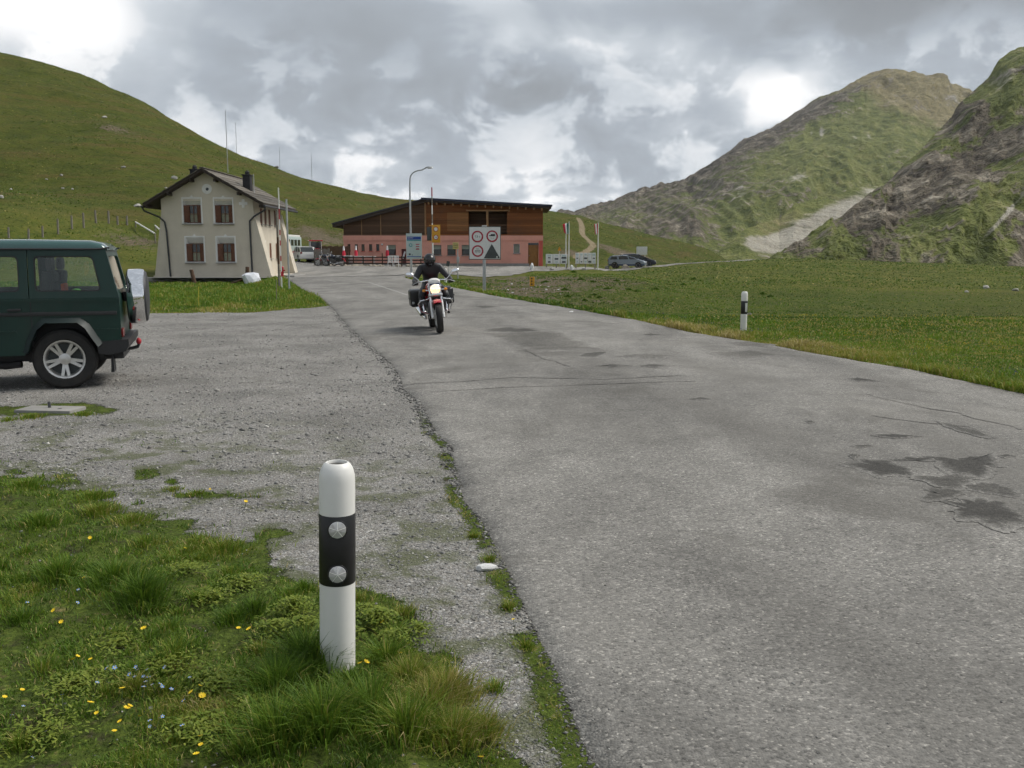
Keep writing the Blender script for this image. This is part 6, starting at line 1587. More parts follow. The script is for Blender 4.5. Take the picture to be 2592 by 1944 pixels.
# ------------------------------------------------------------------ motorcycle
def motorcycle(label, loc, yaw, roll, lit=True):
    C = thing('motorcycle', label, 'motorcycle', loc, yaw); C.rotation_euler = (roll, 0, yaw)
    fx, rx, ar = 0.76, -0.74, 0.315
    def bike_wheel(x, w, r):
        t = MB().lathe([(r - 0.075, -w * 0.32), (r - 0.055, -w * 0.47), (r - 0.022, -w * 0.5), (r - 0.006, -w * 0.3), (r, 0), (r - 0.006, w * 0.3), (r - 0.022, w * 0.5), (r - 0.055, w * 0.47), (r - 0.075, w * 0.32)], 40, (x, 0, r), 'y').build('tyre', M['rubber'], C)
        rm = MB().lathe([(r - 0.065, -0.045), (r - 0.065, 0.045), (r - 0.09, 0.03), (r - 0.09, -0.03), (r - 0.065, -0.045)], 36, (x, 0, r), 'y')
        for k in range(5):
            a = 2 * math.pi * k / 5 + 0.4; rm.box((x + math.cos(a) * (r - 0.08) / 2, 0, r + math.sin(a) * (r - 0.08) / 2), (r - 0.09, 0.03, 0.035), rot=(0, -a, 0))
        rm.cyl((x, -0.06, r), (x, 0.06, r), 0.045, n=14); rm.build('rim', M['alloy'], t)
        for sg in (-1, 1): MB().lathe([(0.15, sg * 0.062), (0.15, sg * 0.067), (0.09, sg * 0.067), (0.09, sg * 0.062)], 28, (x, 0, r), 'y').build('brake_disc', M['steel'], t)
    bike_wheel(fx, 0.125, 0.315); bike_wheel(rx, 0.16, 0.315)
    # fork
    top = Vector((0.42, 0, 0.99))
    for sg in (-1, 1):
        a = Vector((fx - 0.01, sg * 0.105, 0.30)); b_ = Vector((0.425, sg * 0.105, 0.97))
        m_ = a.lerp(b_, 0.50)
        f = MB().cyl(a, m_, 0.032, 0.030).build('fork_slider', M['alloy'], C); MB().cyl(m_, b_, 0.021).build('fork_tube', M['chrome'], f)
    MB().box((0.46, 0, 0.90), (0.09, 0.28, 0.035), rot=(0, R(-25), 0), bev=0.01).box((0.55, 0, 0.735), (0.09, 0.28, 0.04), rot=(0, R(-25), 0), bev=0.01).build('fork_yoke', M['alloy'], C)
    fd = MB(); loops = []
    for k in range(11):
        a = R(58 + 95 * k / 10); r_ = 0.345; cx, cz = fx + math.cos(a) * r_, 0.315 + math.sin(a) * r_
        loops.append([(cx + math.cos(a) * dz, yy, cz + math.sin(a) * dz) for yy, dz in ((-0.085, -0.045), (-0.075, 0.0), (0, 0.016), (0.075, 0.0), (0.085, -0.045), (0.07, -0.012), (0, 0.002), (-0.07, -0.012))])
    fd.loft(loops).build('front_mudguard', M['red_paint'], C, sharp=60)
    # headlamp, clocks
    h = MB().lathe([(0.0, -0.10), (0.07, -0.09), (0.105, -0.02), (0.108, 0.04), (0.100, 0.05)], 28, (0.585, 0, 0.855), 'x').build('headlamp_shell', M['chrome'], C)
    MB().lathe([(0.099, 0.046), (0.07, 0.062), (0.0, 0.070)], 28, (0.585, 0, 0.855), 'x').build('headlamp_glass', M['headlamp'] if lit else M['glass'], h)
    k = MB(); k.loft([[(x, 0.12 * w * math.cos(a), 1.00 + dz + 0.055 * w * math.sin(a)) for a in [2 * math.pi * q / 16 for q in range(16)]] for x, w, dz in ((0.60, 0.25, -0.015), (0.585, 0.85, -0.005), (0.54, 1.0, 0.01), (0.47, 0.95, 0.02), (0.45, 0.6, 0.02))])
    k.build('instrument_cowl', M['white_paint'] if lit else M['sign_grey'], C); MB().box((0.60, 0, 0.955), (0.02, 0.2, 0.03), bev=0.008).build('cowl_trim', M['blue_paint'], C)
    MB().box((0.62, 0, 0.755), (0.05, 0.16, 0.06), bev=0.015).build('horn_bracket', M['chrome'], C)
    # handlebar, grips, mirrors, levers
    MB().tube([(0.27, -0.40, 0.975), (0.34, -0.26, 1.015), (0.42, -0.12, 1.03), (0.43, 0, 1.03), (0.42, 0.12, 1.03), (0.34, 0.26, 1.015), (0.27, 0.40, 0.975)], 0.013, 8).build('handlebar', M['chrome'], C)
    for sg in (-1, 1):
        MB().cyl((0.315, sg * 0.30, 1.003), (0.262, sg * 0.42, 0.97), 0.02).build('grip', M['rubber'], C)
        MB().tube([(0.36, sg * 0.27, 1.02), (0.36, sg * 0.36, 0.995), (0.32, sg * 0.43, 0.965)], 0.008, 6).build('lever', M['steel'], C)
        s_ = MB().tube([(0.34, sg * 0.27, 1.03), (0.37, sg * 0.34, 1.10), (0.36, sg * 0.40, 1.155)], 0.009, 7).build('mirror_stalk', M['chrome'], C)
        MB().ell((0.355, sg * 0.455, 1.17), (0.03, 0.085, 0.05), 18, 10, (sg * R(14), 0, 0)).build('mirror', M['chrome'], s_)
        i_ = MB().cyl((0.50, sg * 0.11, 0.84), (0.50, sg * 0.19, 0.84), 0.012).build('indicator_stalk', M['chrome'], C); MB().ell((0.50, sg * 0.215, 0.84), (0.035, 0.035, 0.03)).build('indicator', M['amber'], i_)
    # tank, seat, side panels
    tk = MB().loft([[(x, w * math.cos(a), z + hh * math.sin(a)) for a in [2 * math.pi * q / 18 for q in range(18)]] for x, w, z, hh in ((0.36, 0.05, 0.86, 0.06), (0.33, 0.13, 0.86, 0.12), (0.22, 0.165, 0.86, 0.15), (0.02, 0.165, 0.85, 0.15), (-0.10, 0.12, 0.82, 0.11), (-0.14, 0.06, 0.80, 0.06))])
    tk.build('fuel_tank', M['red_paint'], C, sharp=70)
    st = MB().loft([[(x, w * math.cos(a), z + hh * math.sin(a)) for a in [2 * math.pi * q / 16 for q in range(16)]] for x, w, z, hh in ((-0.10, 0.10, 0.77, 0.06), (-0.2, 0.15, 0.755, 0.07), (-0.42, 0.17, 0.78, 0.08), (-0.70, 0.15, 0.86, 0.07), (-0.92, 0.10, 0.87, 0.05))])
    st.build('seat', M['leather'], C, sharp=70)
    MB().box((-0.28, 0, 0.62), (0.40, 0.30, 0.20), bev=0.05).build('side_panel', M['red_paint'], C)
    rg = MB(); loops = []
    for k2 in range(9):
        a = R(15 + 120 * k2 / 8); r_ = 0.36; cx, cz = rx - math.cos(a) * r_ * 1.0, 0.33 + math.sin(a) * r_
        loops.append([(cx, yy, cz + dz) for yy, dz in ((-0.10, -0.04), (-0.09, 0.01), (0, 0.025), (0.09, 0.01), (0.10, -0.04), (0.08, -0.01), (0, 0.01), (-0.08, -0.01))])
    rg.loft(loops).build('rear_mudguard', M['red_paint'], C)
    MB().box((-1.10, 0, 0.66), (0.05, 0.16, 0.09), bev=0.02).build('tail_lamp', M['red_lens'], C)
    # engine, crash bar, exhausts, frame
    e = MB().box((0.05, 0, 0.46), (0.42, 0.30, 0.30), bev=0.05).build('engine_block', M['engine'], C)
    for sg in (-1, 1):
        cy = MB()
        for q in range(6): cy.box((0.10, sg * (0.17 + 0.026 * q), 0.56 + 0.012 * q), (0.20, 0.012, 0.17), bev=0.004)
        cy.cyl((0.10, sg * 0.12, 0.55), (0.10, sg * 0.30, 0.63), 0.065); cy.build('cylinder_fins', M['engine'], e)
        MB().tube([(0.36, sg * 0.08, 0.72), (0.44, sg * 0.16, 0.66), (0.42, sg * 0.30, 0.64), (0.34, sg * 0.34, 0.58), (0.30, sg * 0.30, 0.42), (0.30, sg * 0.14, 0.36)], 0.014, 7).build('crash_bar', M['chrome'], C)
        MB().tube([(0.16, sg * 0.24, 0.56), (0.26, sg * 0.22, 0.40), (0.16, sg * 0.19, 0.27), (-0.15, sg * 0.20, 0.25), (-0.45, sg * 0.23, 0.29), (-1.0, sg * 0.28, 0.40)], [0.022, 0.022, 0.022, 0.03, 0.045, 0.048], 10).build('exhaust', M['chrome'], C)
        MB().box((-0.06, sg * 0.25, 0.33), (0.11, 0.12, 0.025), bev=0.01).build('footrest', M['rubber'], C)
        # hard pannier with lid seam, latch and reflector
        p = MB().loft([[(x, sg * y, z) for y, z in rrect(0.20, 0.20 + w, zb, zb + hh, 0.05, 3)] for x, w, zb, hh in ((-0.32, 0.20, 0.52, 0.28), (-0.36, 0.25, 0.485, 0.345), (-0.80, 0.26, 0.48, 0.36), (-0.86, 0.21, 0.52, 0.28))])
        pn_ = p.build('pannier', M['case'], C, sharp=50)
        MB().box((-0.58, sg * 0.464, 0.66), (0.46, 0.012, 0.02)).build('lid_seam', M['black_trim'], pn_); MB().box((-0.33, sg * 0.40, 0.575), (0.03, 0.05, 0.05), bev=0.01).build('pannier_reflector', M['steel'], pn_)
        MB().cyl((-0.2, sg * 0.12, 0.50), (rx, sg * 0.14, ar), 0.022).build('swing_arm', M['engine'], C)
        MB().cyl((-0.42, sg * 0.15, 0.74), (-0.70, sg * 0.15, 0.36), 0.03).build('shock_absorber', M['chrome'], C)
    MB().box((0.37, 0, 0.58), (0.06, 0.24, 0.26), rot=(0, R(-12), 0), bev=0.01).build('oil_cooler', M['black_trim'], C)
    MB().tube([(0.40, 0, 0.86), (0.30, 0, 0.42), (0.10, 0, 0.28), (-0.3, 0, 0.30), (-0.32, 0, 0.6), (-0.9, 0, 0.78)], 0.022, 8).build('frame_tube', M['black_trim'], C)
    MB().box((0.595, 0, 0.70), (0.012, 0.17, 0.05)).build('number_plate', M['sign_white'], C) if not lit else None
    return C
fp = G(1114, 848); rp = G(1091, 830)
hd = (fp - rp); yaw_b = math.atan2(hd.y, hd.x)
BYAW = math.atan2(-0.98, 0.165); bdir = Vector((math.cos(BYAW), math.sin(BYAW), 0))
bo = fp - bdir * 0.76; zr_ = float(zroad(bo.x, bo.y)) + 0.004
bike = motorcycle('red touring motorcycle with black panniers ridden with its headlight on', (bo.x, bo.y, zr_), BYAW, R(5.0))

# ------------------------------------------------------------------ rider
def rider():
    nodes = {'pelvis': ((-0.30, 0, 0.90), 0.155, 0.115), 'belly': ((-0.27, 0, 1.02), 0.150, 0.115), 'chest': ((-0.21, 0, 1.17), 0.175, 0.125), 'upper': ((-0.17, 0, 1.275), 0.150, 0.10), 'neck': ((-0.13, 0, 1.345), 0.062, 0.062), 'head': ((-0.10, 0, 1.42), 0.085, 0.095)}
    edges = [('pelvis', 'belly'), ('belly', 'chest'), ('chest', 'upper'), ('upper', 'neck'), ('neck', 'head')]
    for sg, s_ in ((1, 'L'), (-1, 'R')):
        nodes.update({s_ + 'sh': ((-0.16, sg * 0.185, 1.265), 0.080, 0.080), s_ + 'ua': ((-0.09, sg * 0.265, 1.16), 0.064, 0.064), s_ + 'el': ((0.00, sg * 0.335, 1.055), 0.052, 0.052), s_ + 'fa': ((0.13, sg * 0.36, 1.025), 0.047, 0.047), s_ + 'wr': ((0.225, sg * 0.365, 1.008), 0.036, 0.036), s_ + 'pm': ((0.275, sg * 0.365, 1.008), 0.036, 0.026),
                      s_ + 'hip': ((-0.26, sg * 0.11, 0.86), 0.100, 0.100), s_ + 'th': ((-0.06, sg * 0.19, 0.80), 0.088, 0.088), s_ + 'kn': ((0.13, sg * 0.245, 0.725), 0.066, 0.066), s_ + 'ca': ((0.06, sg * 0.245, 0.56), 0.062, 0.062), s_ + 'an': ((-0.04, sg * 0.245, 0.415), 0.046, 0.046), s_ + 'he': ((-0.06, sg * 0.245, 0.385), 0.046, 0.046), s_ + 'to': ((0.13, sg * 0.255, 0.365), 0.034, 0.045)})
        edges += [('upper', s_ + 'sh'), (s_ + 'sh', s_ + 'ua'), (s_ + 'ua', s_ + 'el'), (s_ + 'el', s_ + 'fa'), (s_ + 'fa', s_ + 'wr'), (s_ + 'wr', s_ + 'pm'), ('pelvis', s_ + 'hip'), (s_ + 'hip', s_ + 'th'), (s_ + 'th', s_ + 'kn'), (s_ + 'kn', s_ + 'ca'), (s_ + 'ca', s_ + 'an'), (s_ + 'an', s_ + 'to')]
        del nodes[s_ + 'he']
    nodes = {k: (v[0], v[1] * 1.13, v[2] * 1.13) for k, v in nodes.items()}
    keys = list(nodes); ix = {k: i for i, k in enumerate(keys)}
    me = bpy.data.meshes.new('person'); me.from_pydata([nodes[k][0] for k in keys], [(ix[a], ix[b_]) for a, b_ in edges], [])
    o = bpy.data.objects.new('person', me); COL.objects.link(o); me.materials.append(M['leather'])
    sk = o.modifiers.new('skin', 'SKIN'); sk.use_smooth_shade = True
    for i, k in enumerate(keys):
        sv = me.skin_vertices[0].data[i]; sv.radius = (nodes[k][1], nodes[k][2]); sv.use_root = (k == 'pelvis')
    sb = o.modifiers.new('subdivision', 'SUBSURF'); sb.levels = 2; sb.render_levels = 2
    o.location = bike.location; o.rotation_euler = bike.rotation_euler
    tag(o, 'rider in black leathers and black full-face helmet on the red motorcycle', 'person')
    # full-face helmet with visor and chin vent
    hm = MB(); n = 24
    for_l = []
    for i in range(15):
        t = math.pi * i / 14; z = math.cos(t); rr = math.sin(t); lp = []
        for k in range(n):
            a = 2 * math.pi * k / n; f = 1 + 0.10 * max(0, math.cos(a)) * (1 - z) * 0.8
            lp.append((-0.075 + 0.150 * rr * math.cos(a) * f, 0.122 * rr * math.sin(a) * (1 - 0.08 * (z < -0.3)), 1.425 + 0.135 * z))
        for_l.append(lp)
    hm.loft(for_l, False); H = hm.build('helmet', M['helmet'], o, sharp=80)
    vz = MB(); loops = []
    for z, rr in ((1.385, 0.93), (1.41, 0.985), (1.44, 0.99), (1.465, 0.965)):
        loops.append([(-0.075 + (0.150 * rr * 1.05 + 0.012) * math.cos(a), (0.122 * rr + 0.004) * math.sin(a), z) for a in [R(-75 + 150 * q / 14) for q in range(15)]])
    n2 = 15
    vz.add([p for lp in loops for p in lp], [(i * n2 + k, i * n2 + k + 1, (i + 1) * n2 + k + 1, (i + 1) * n2 + k) for i in range(3) for k in range(14)], True)
    vz.build('visor', M['visor'], H); MB().box((0.082, 0, 1.335), (0.02, 0.07, 0.018), bev=0.006).build('chin_vent', M['sign_grey'], H)
    # gloved fingers closed round the grips
    for sg in (-1, 1):
        g = None
        for q, (dy, ln, rr) in enumerate(((-0.033, 0.9, 0.0095), (-0.011, 1.0, 0.0100), (0.011, 0.95, 0.0098), (0.033, 0.8, 0.0088))):
            c = Vector((0.288, sg * (0.362 + dy), 0.987 - abs(dy) * 0.2))
            pts = [c + Vector((-0.02, 0, 0.030)), c + Vector((0.018, 0, 0.030)), c + Vector((0.036 * ln, 0, 0.006)), c + Vector((0.026 * ln, 0, -0.022)), c + Vector((-0.002, 0, -0.034))]
            MB().tube(pts, [rr, rr, rr, rr * .95, rr * .75], 8).build('glove_finger', M['leather'], o)
        MB().tube([(0.255, sg * 0.335, 1.0), (0.268, sg * 0.315, 0.985), (0.288, sg * 0.305, 0.965), (0.300, sg * 0.31, 0.955)], [0.014, 0.012, 0.011, 0.008], 8).build('glove_thumb', M['leather'], o)
        MB().box((-0.01, sg * 0.25, 0.355), (0.26, 0.085, 0.022), bev=0.01).build('boot_sole', M['rubber'], o)
    return o
rider()

# ------------------------------------------------------------------ small distant cars
def small_car(label, paint, lower, loc, yaw, L=4.25, Wd=1.72, H=1.52, style='mpv'):
    C = thing('parked_car', label, 'car', loc, yaw)
    h2 = L / 2; hw = Wd / 2
    if style == 'mpv': prof = [(-h2, 0.35), (-h2 - 0.02, 0.75), (-h2 + 0.06, 0.95), (h2 - 1.0, 0.98), (h2 - 0.25, 0.80), (h2, 0.62), (h2 + 0.02, 0.36), (h2 - 0.1, 0.24), (-h2 + 0.1, 0.24)]; cab = [(-h2 + 0.08, 0.94), (-h2 + 0.40, H - 0.07), (-0.5, H), (0.10, H - 0.07), (h2 - 0.90, 0.97)]
    else: prof = [(-h2, 0.35), (-h2 - 0.03, 0.72), (-h2 + 0.04, 0.93), (h2 - 1.05, 0.95), (h2 - 0.2, 0.80), (h2, 0.6), (h2 + 0.02, 0.36), (h2 - 0.1, 0.25), (-h2 + 0.1, 0.25)]; cab = [(-h2 + 0.06, 0.93), (-h2 + 0.45, H - 0.05), (-0.1, H), (0.4, H - 0.08), (h2 - 0.98, 0.95)]
    def round_prism(poly, hw_, ins):
        cx = sum(p[0] for p in poly) / len(poly); cz = sum(p[1] for p in poly) / len(poly)
        sc = lambda k: [(cx + (a - cx) * k, cz + (b_ - cz) * k) for a, b_ in poly]
        loops = [[(a, y, b_) for a, b_ in sc(k)] for y, k in ((-hw_, 1 - ins), (-hw_ + 0.06, 1 - ins * 0.25), (-hw_ + 0.16, 1.0), (hw_ - 0.16, 1.0), (hw_ - 0.06, 1 - ins * 0.25), (hw_, 1 - ins))]
        return MB().loft(loops)
    round_prism(prof, hw, 0.045).build('body', M[paint], C, sharp=30)
    MB().box((0, 0, 0.36), (L - 0.25, Wd + 0.012, 0.22), bev=0.05).build('lower_trim', M[lower], C)
    g = round_prism(cab, hw - 0.10, 0.06).build('cabin_glass', M['pane'], C, sharp=30)
    top = [(a, b_) for a, b_ in cab if b_ > H - 0.12]
    MB().loft([[(a, y, b_ + dz) for a, b_ in ((top[0][0] - 0.02, top[0][1]), (top[1][0], top[1][1]), (top[2][0] + 0.02, top[2][1]))] + [(a, y, b_ + dz - 0.07) for a, b_ in ((top[2][0] + 0.02, top[2][1]), (top[1][0], top[1][1]), (top[0][0] - 0.02, top[0][1]))] for y, dz in ((-hw + 0.10, -0.02), (-hw + 0.2, 0.02), (0, 0.035), (hw - 0.2, 0.02), (hw - 0.10, -0.02))]).build('roof', M[paint], C, sharp=40)
    for sg in (-1, 1):
        y = sg * (hw - 0.095)
        for (x0, z0), (x1, z1), w in ((cab[0], cab[1], 0.11), (cab[4], cab[3], 0.06), ((0.25, 0.96), (0.10, H - 0.05), 0.06), ((-h2 + 1.15, 0.95), (-h2 + 1.1, H - 0.03), 0.08)):
            MB().prism([(x0 - w, z0), (x0 + w, z0), (x1 + w, z1), (x1 - w, z1)], y - 0.012, y + 0.012).build('pillar', M[paint], C)
        MB().box((h2 - 1.05, sg * (hw + 0.07), 1.0), (0.10, 0.16, 0.11), bev=0.03).build('mirror', M[paint], C)
        MB().box((h2 - 0.12, sg * (hw - 0.22), 0.68), (0.22, 0.26, 0.11), bev=0.03).build('headlight', M['reflector'], C)
        MB().box((-h2 + 0.02, sg * (hw - 0.14), 0.82), (0.08, 0.18, 0.24), bev=0.02).build('tail_lamp', M['red_lens'], C)
        MB().box((0.15, sg * (hw + 0.004), 0.80), (0.16, 0.02, 0.03)).build('door_handle', M['black_trim'], C)
        for cx in (-h2 + 0.78, h2 - 0.82):
            MB().lathe([(0.36, sg * (hw - 0.03)), (0.36, sg * (hw + 0.006)), (0.0, sg * (hw + 0.006))], 22, (cx, 0, 0.33), 'y').build('wheel_arch', M['black_trim'], C)
            wheel(C, (cx, sg * (hw - 0.085), 0.31), 0.31, 0.20, 0.20, M['alloy'], sg, 7, False)
    MB().box((-h2 - 0.02, 0, 0.62), (0.02, 0.5, 0.11)).build('number_plate', M['sign_white'], C)
    MB().box((h2 + 0.01, 0, 0.48), (0.03, 0.7, 0.16), bev=0.01).build('grille', M['black_trim'], C)
    return C
p = W(1588, 681, 104); small_car('slate blue estate car parked beside the tan rock', 'slate_paint', 'blue_paint', (p.x, p.y, float(zt(p.x, p.y)) + 0.03), R(-14), 4.2, 1.72, 1.40)
p = W(1614, 672, 110); small_car('dark blue car half hidden behind the slate estate car', 'dark_paint', 'black_trim', (p.x, p.y, float(zt(p.x, p.y)) + 0.06), R(-6))
p = W(769, 672, 91); small_car('white hatchback seen from behind next to the beige house', 'white_car', 'white_car', (p.x, p.y, float(zt(p.x, p.y)) + 0.03), R(117), 3.6, 1.62, 1.46, 'hatch')

# ------------------------------------------------------------------ red and white minibus, tractor
def minibus():
    p = W(738, 672, 97); C = thing('minibus', 'pale minibus with a red skirt behind the beige house', 'minibus', (p.x - 0.6, p.y, float(zt(p.x, p.y)) + 0.03), R(86))
    MB().box((0, 0, 1.55), (5.2, 2.0, 1.55), bev=0.15).build('body', M['sign_pale'], C)
    MB().box((0, 0, 0.62), (5.2, 2.02, 0.5), bev=0.06).build('skirt', M['red_paint'], C)
    MB().box((0, 0, 2.40), (4.9, 1.8, 0.2), bev=0.08).build('roof_box', M['white_paint'], C)
    for sg in (-1, 1):
        for k in range(4): MB().box((-1.9 + 1.15 * k, sg * 1.002, 1.7), (0.9, 0.02, 0.62), bev=0.005).build('window', M['pane'], C)
        for cx in (-1.6, 1.6): wheel(C, (cx, sg * 0.88, 0.36), 0.36, 0.22, 0.22, M['steel'], sg)
    for yy in (-0.45, 0.45): MB().box((-2.6, yy, 1.7), (0.02, 0.7, 0.65), bev=0.005).build('rear_window', M['pane'], C)
    for sg in (-1, 1): MB().box((-2.61, sg * 0.85, 0.9), (0.03, 0.16, 0.3), bev=0.01).build('tail_lamp', M['red_lens'], C)
minibus()
def tractor():
    p = W(800, 668, 93); C = thing('tractor', 'small red tractor with a white cab and red roof', 'tractor', (p.x, p.y, float(zt(p.x, p.y)) + 0.02), R(-72))
    MB().loft([[(x, y, z) for y, z in rrect(-w, w, 0.75, 0.75 + h, 0.08, 3)] for x, w, h in ((0.35, 0.38, 0.62), (1.4, 0.36, 0.55), (1.65, 0.30, 0.42))]).build('bonnet', M['red_paint'], C)
    MB().box((0.4, 0, 0.6), (2.0, 0.4, 0.35), bev=0.05).build('chassis', M['black_trim'], C)
    for x in (-0.75, 0.35):
        for y in (-0.55, 0.55): MB().cyl((x, y, 0.9), (x * 0.9, y * 0.95, 2.05), 0.04).build('cab_pillar', M['white_paint'], C)
    MB().box((-0.22, 0, 1.5), (0.95, 1.0, 0.95)).build('cab_glass', M['pane'], C); MB().box((-0.2, 0, 1.0), (1.1, 1.12, 0.24), bev=0.03).build('cab_body', M['white_paint'], C)
    MB().box((-0.2, 0, 2.10), (1.4, 1.35, 0.13), bev=0.05).build('cab_roof', M['red_paint'], C)
    for sg in (-1, 1):
        wheel(C, (-0.5, sg * 0.68, 0.62), 0.62, 0.36, 0.34, M['sign_white'], sg); wheel(C, (1.25, sg * 0.6, 0.4), 0.4, 0.26, 0.2, M['sign_white'], sg)
        MB().box((-0.5, sg * 0.68, 1.28), (0.8, 0.36, 0.06), bev=0.02).build('mudguard', M['red_paint'], C)
        MB().lathe([(0.08, 0), (0.0, 0.03)], 12, (1.65, sg * 0.18, 1.0), 'x').build('headlight', M['reflector'], C)
    MB().cyl((1.0, 0.2, 1.3), (1.0, 0.2, 1.95), 0.035).build('exhaust_stack', M['black_trim'], C)
tractor()
for px, dd, yw, lab in ((826, 83.2, 200, 'dark motorcycle parked at the left end of the terrace fence'), (846, 83.0, 170, 'second dark motorcycle parked along the terrace fence')):
    p = W(px, 672, dd); c = copy_tree(bike); c.location = (p.x, p.y, float(zt(p.x, p.y)) + 0.05); c.rotation_euler = (R(-7), 0, R(yw)); tag(c, lab, 'motorcycle', 'motorcycles parked at the terrace')
    for ch in c.children_recursive:
        n_ = ch.name.split('.')[0]
        if n_ in ('headlamp_glass', 'fuel_tank', 'side_panel', 'instrument_cowl'):
            ch.data = ch.data.copy(); ch.data.materials[0] = {'headlamp_glass': M['glass'], 'fuel_tank': M['dark_paint'], 'side_panel': M['dark_paint'], 'instrument_cowl': M['black_trim']}[n_]

# ------------------------------------------------------------------ vegetation and loose stones
GRASS = [(0.0, (0.040, 0.066, 0.010)), (0.30, (0.080, 0.155, 0.015)), (0.55, (0.145, 0.242, 0.023)), (0.75, (0.26, 0.265, 0.042)), (0.90, (0.40, 0.33, 0.11)), (1.0, (0.52, 0.43, 0.20))]
M['grass'] = leaf_mat('grass_blades', GRASS, 0.35)
M['herb'] = leaf_mat('herb_leaves', [(0.0, (0.045, 0.085, 0.010)), (0.5, (0.12, 0.185, 0.018)), (1.0, (0.26, 0.30, 0.045))], 0.3)
M['bloom'] = leaf_mat('bloom', [(0.0, (0.10, 0.10, 0.17)), (0.45, (0.17, 0.15, 0.25)), (0.5, (0.38, 0.30, 0.03)), (1.0, (0.60, 0.47, 0.04))], 0.2)
M['chips'] = leaf_mat('stone_chips', [(0.0, (0.045, 0.043, 0.040)), (0.3, (0.15, 0.147, 0.140)), (0.6, (0.25, 0.245, 0.23)), (0.85, (0.37, 0.355, 0.32)), (1.0, (0.58, 0.56, 0.52))], 0.0, 0.9)
def blades(name, x, y, z, h, w, lean, phi, tint, label, parent=None, mat='grass', segs=2):
    n = len(x); h = np.broadcast_to(h, n); w = np.broadcast_to(w, n); lean = np.broadcast_to(lean, n)
    fac = RNG.uniform(0, np.pi, n); px_, py_ = np.cos(fac) * w * 0.5, np.sin(fac) * w * 0.5
    dx, dy = np.cos(phi) * lean * h, np.sin(phi) * lean * h
    base = np.stack([x, y, z - 0.004], -1)
    if segs == 1:
        V = np.stack([base + np.stack([-px_, -py_, 0 * px_], -1), base + np.stack([px_, py_, 0 * px_], -1), base + np.stack([dx, dy, h], -1)], 1)
        F = np.arange(3 * n).reshape(n, 3); k = 3
    else:
        mid = base + np.stack([dx * 0.32, dy * 0.32, h * 0.58], -1); tip = base + np.stack([dx, dy, h * (1.0 - 0.28 * np.clip(lean, 0, 1.5))], -1)
        V = np.stack([base + np.stack([-px_, -py_, 0 * px_], -1), base + np.stack([px_, py_, 0 * px_], -1), mid + np.stack([-px_ * .75, -py_ * .75, 0 * px_], -1), mid + np.stack([px_ * .75, py_ * .75, 0 * px_], -1), tip], 1)
        o = np.arange(n)[:, None] * 5
        F = np.concatenate([o + [[0, 1, 3]], o + [[0, 3, 2]], o + [[2, 3, 4]]], 0); k = 5
    ob = np_mesh(name, V.reshape(-1, 3), F, M[mat], parent, smooth=False, attrs={'tint': np.repeat(np.clip(tint, 0, 1), k)})
    return tag(ob, label, None, kind='stuff')
def uni(n, a, b_): return RNG.uniform(a, b_, n)

# --- foreground turf
n = 210000
r_ = np.exp(uni(n, math.log(1.75), math.log(9.5))); a_ = uni(n, R(-33), R(12))
x = r_ * np.sin(a_); y = r_ * np.cos(a_)
ms = masks(x, y); left = x < xl(y) - 0.02
cov = (1 - ms['gravel']) * left * (y < 12)
clump = fbm(x * 5.5, y * 5.5, 3); patch_ = fbm(x * 1.4 + 5, y * 1.4, 3)
keep = RNG.random(n) < cov * np.clip(0.55 + 1.3 * clump + 0.5 * patch_, 0.05, 1) * np.where(sdist(FG, x, y) > 0.1, 1, 0.75)
x, y, clump, patch_ = x[keep], y[keep], clump[keep], patch_[keep]; n = len(x); r_ = np.hypot(x, y)
edge = xl(y) - x < 0.35
h = np.clip(0.018 + 0.042 * np.clip(clump + 0.1, 0, 1) + 0.018 * patch_, 0.010, 0.085) * uni(n, 0.6, 1.4) * np.where(edge, 0.6, 1)
tint = 0.41 + 0.45 * patch_ + 0.42 * (RNG.random(n) - 0.5) - 0.25 * (clump < -0.1) + np.where(edge, 0.18, 0)
tint = np.where(RNG.random(n) < 0.07, 0.88 + 0.1 * RNG.random(n), tint)
blades('verge_turf', x, y, zt(x, y), h, (0.0022 + 0.0006 * r_) * uni(n, 0.7, 1.3), uni(n, 0.2, 1.1), uni(n, 0, 6.28), tint, 'short green turf on the verge around the front post')

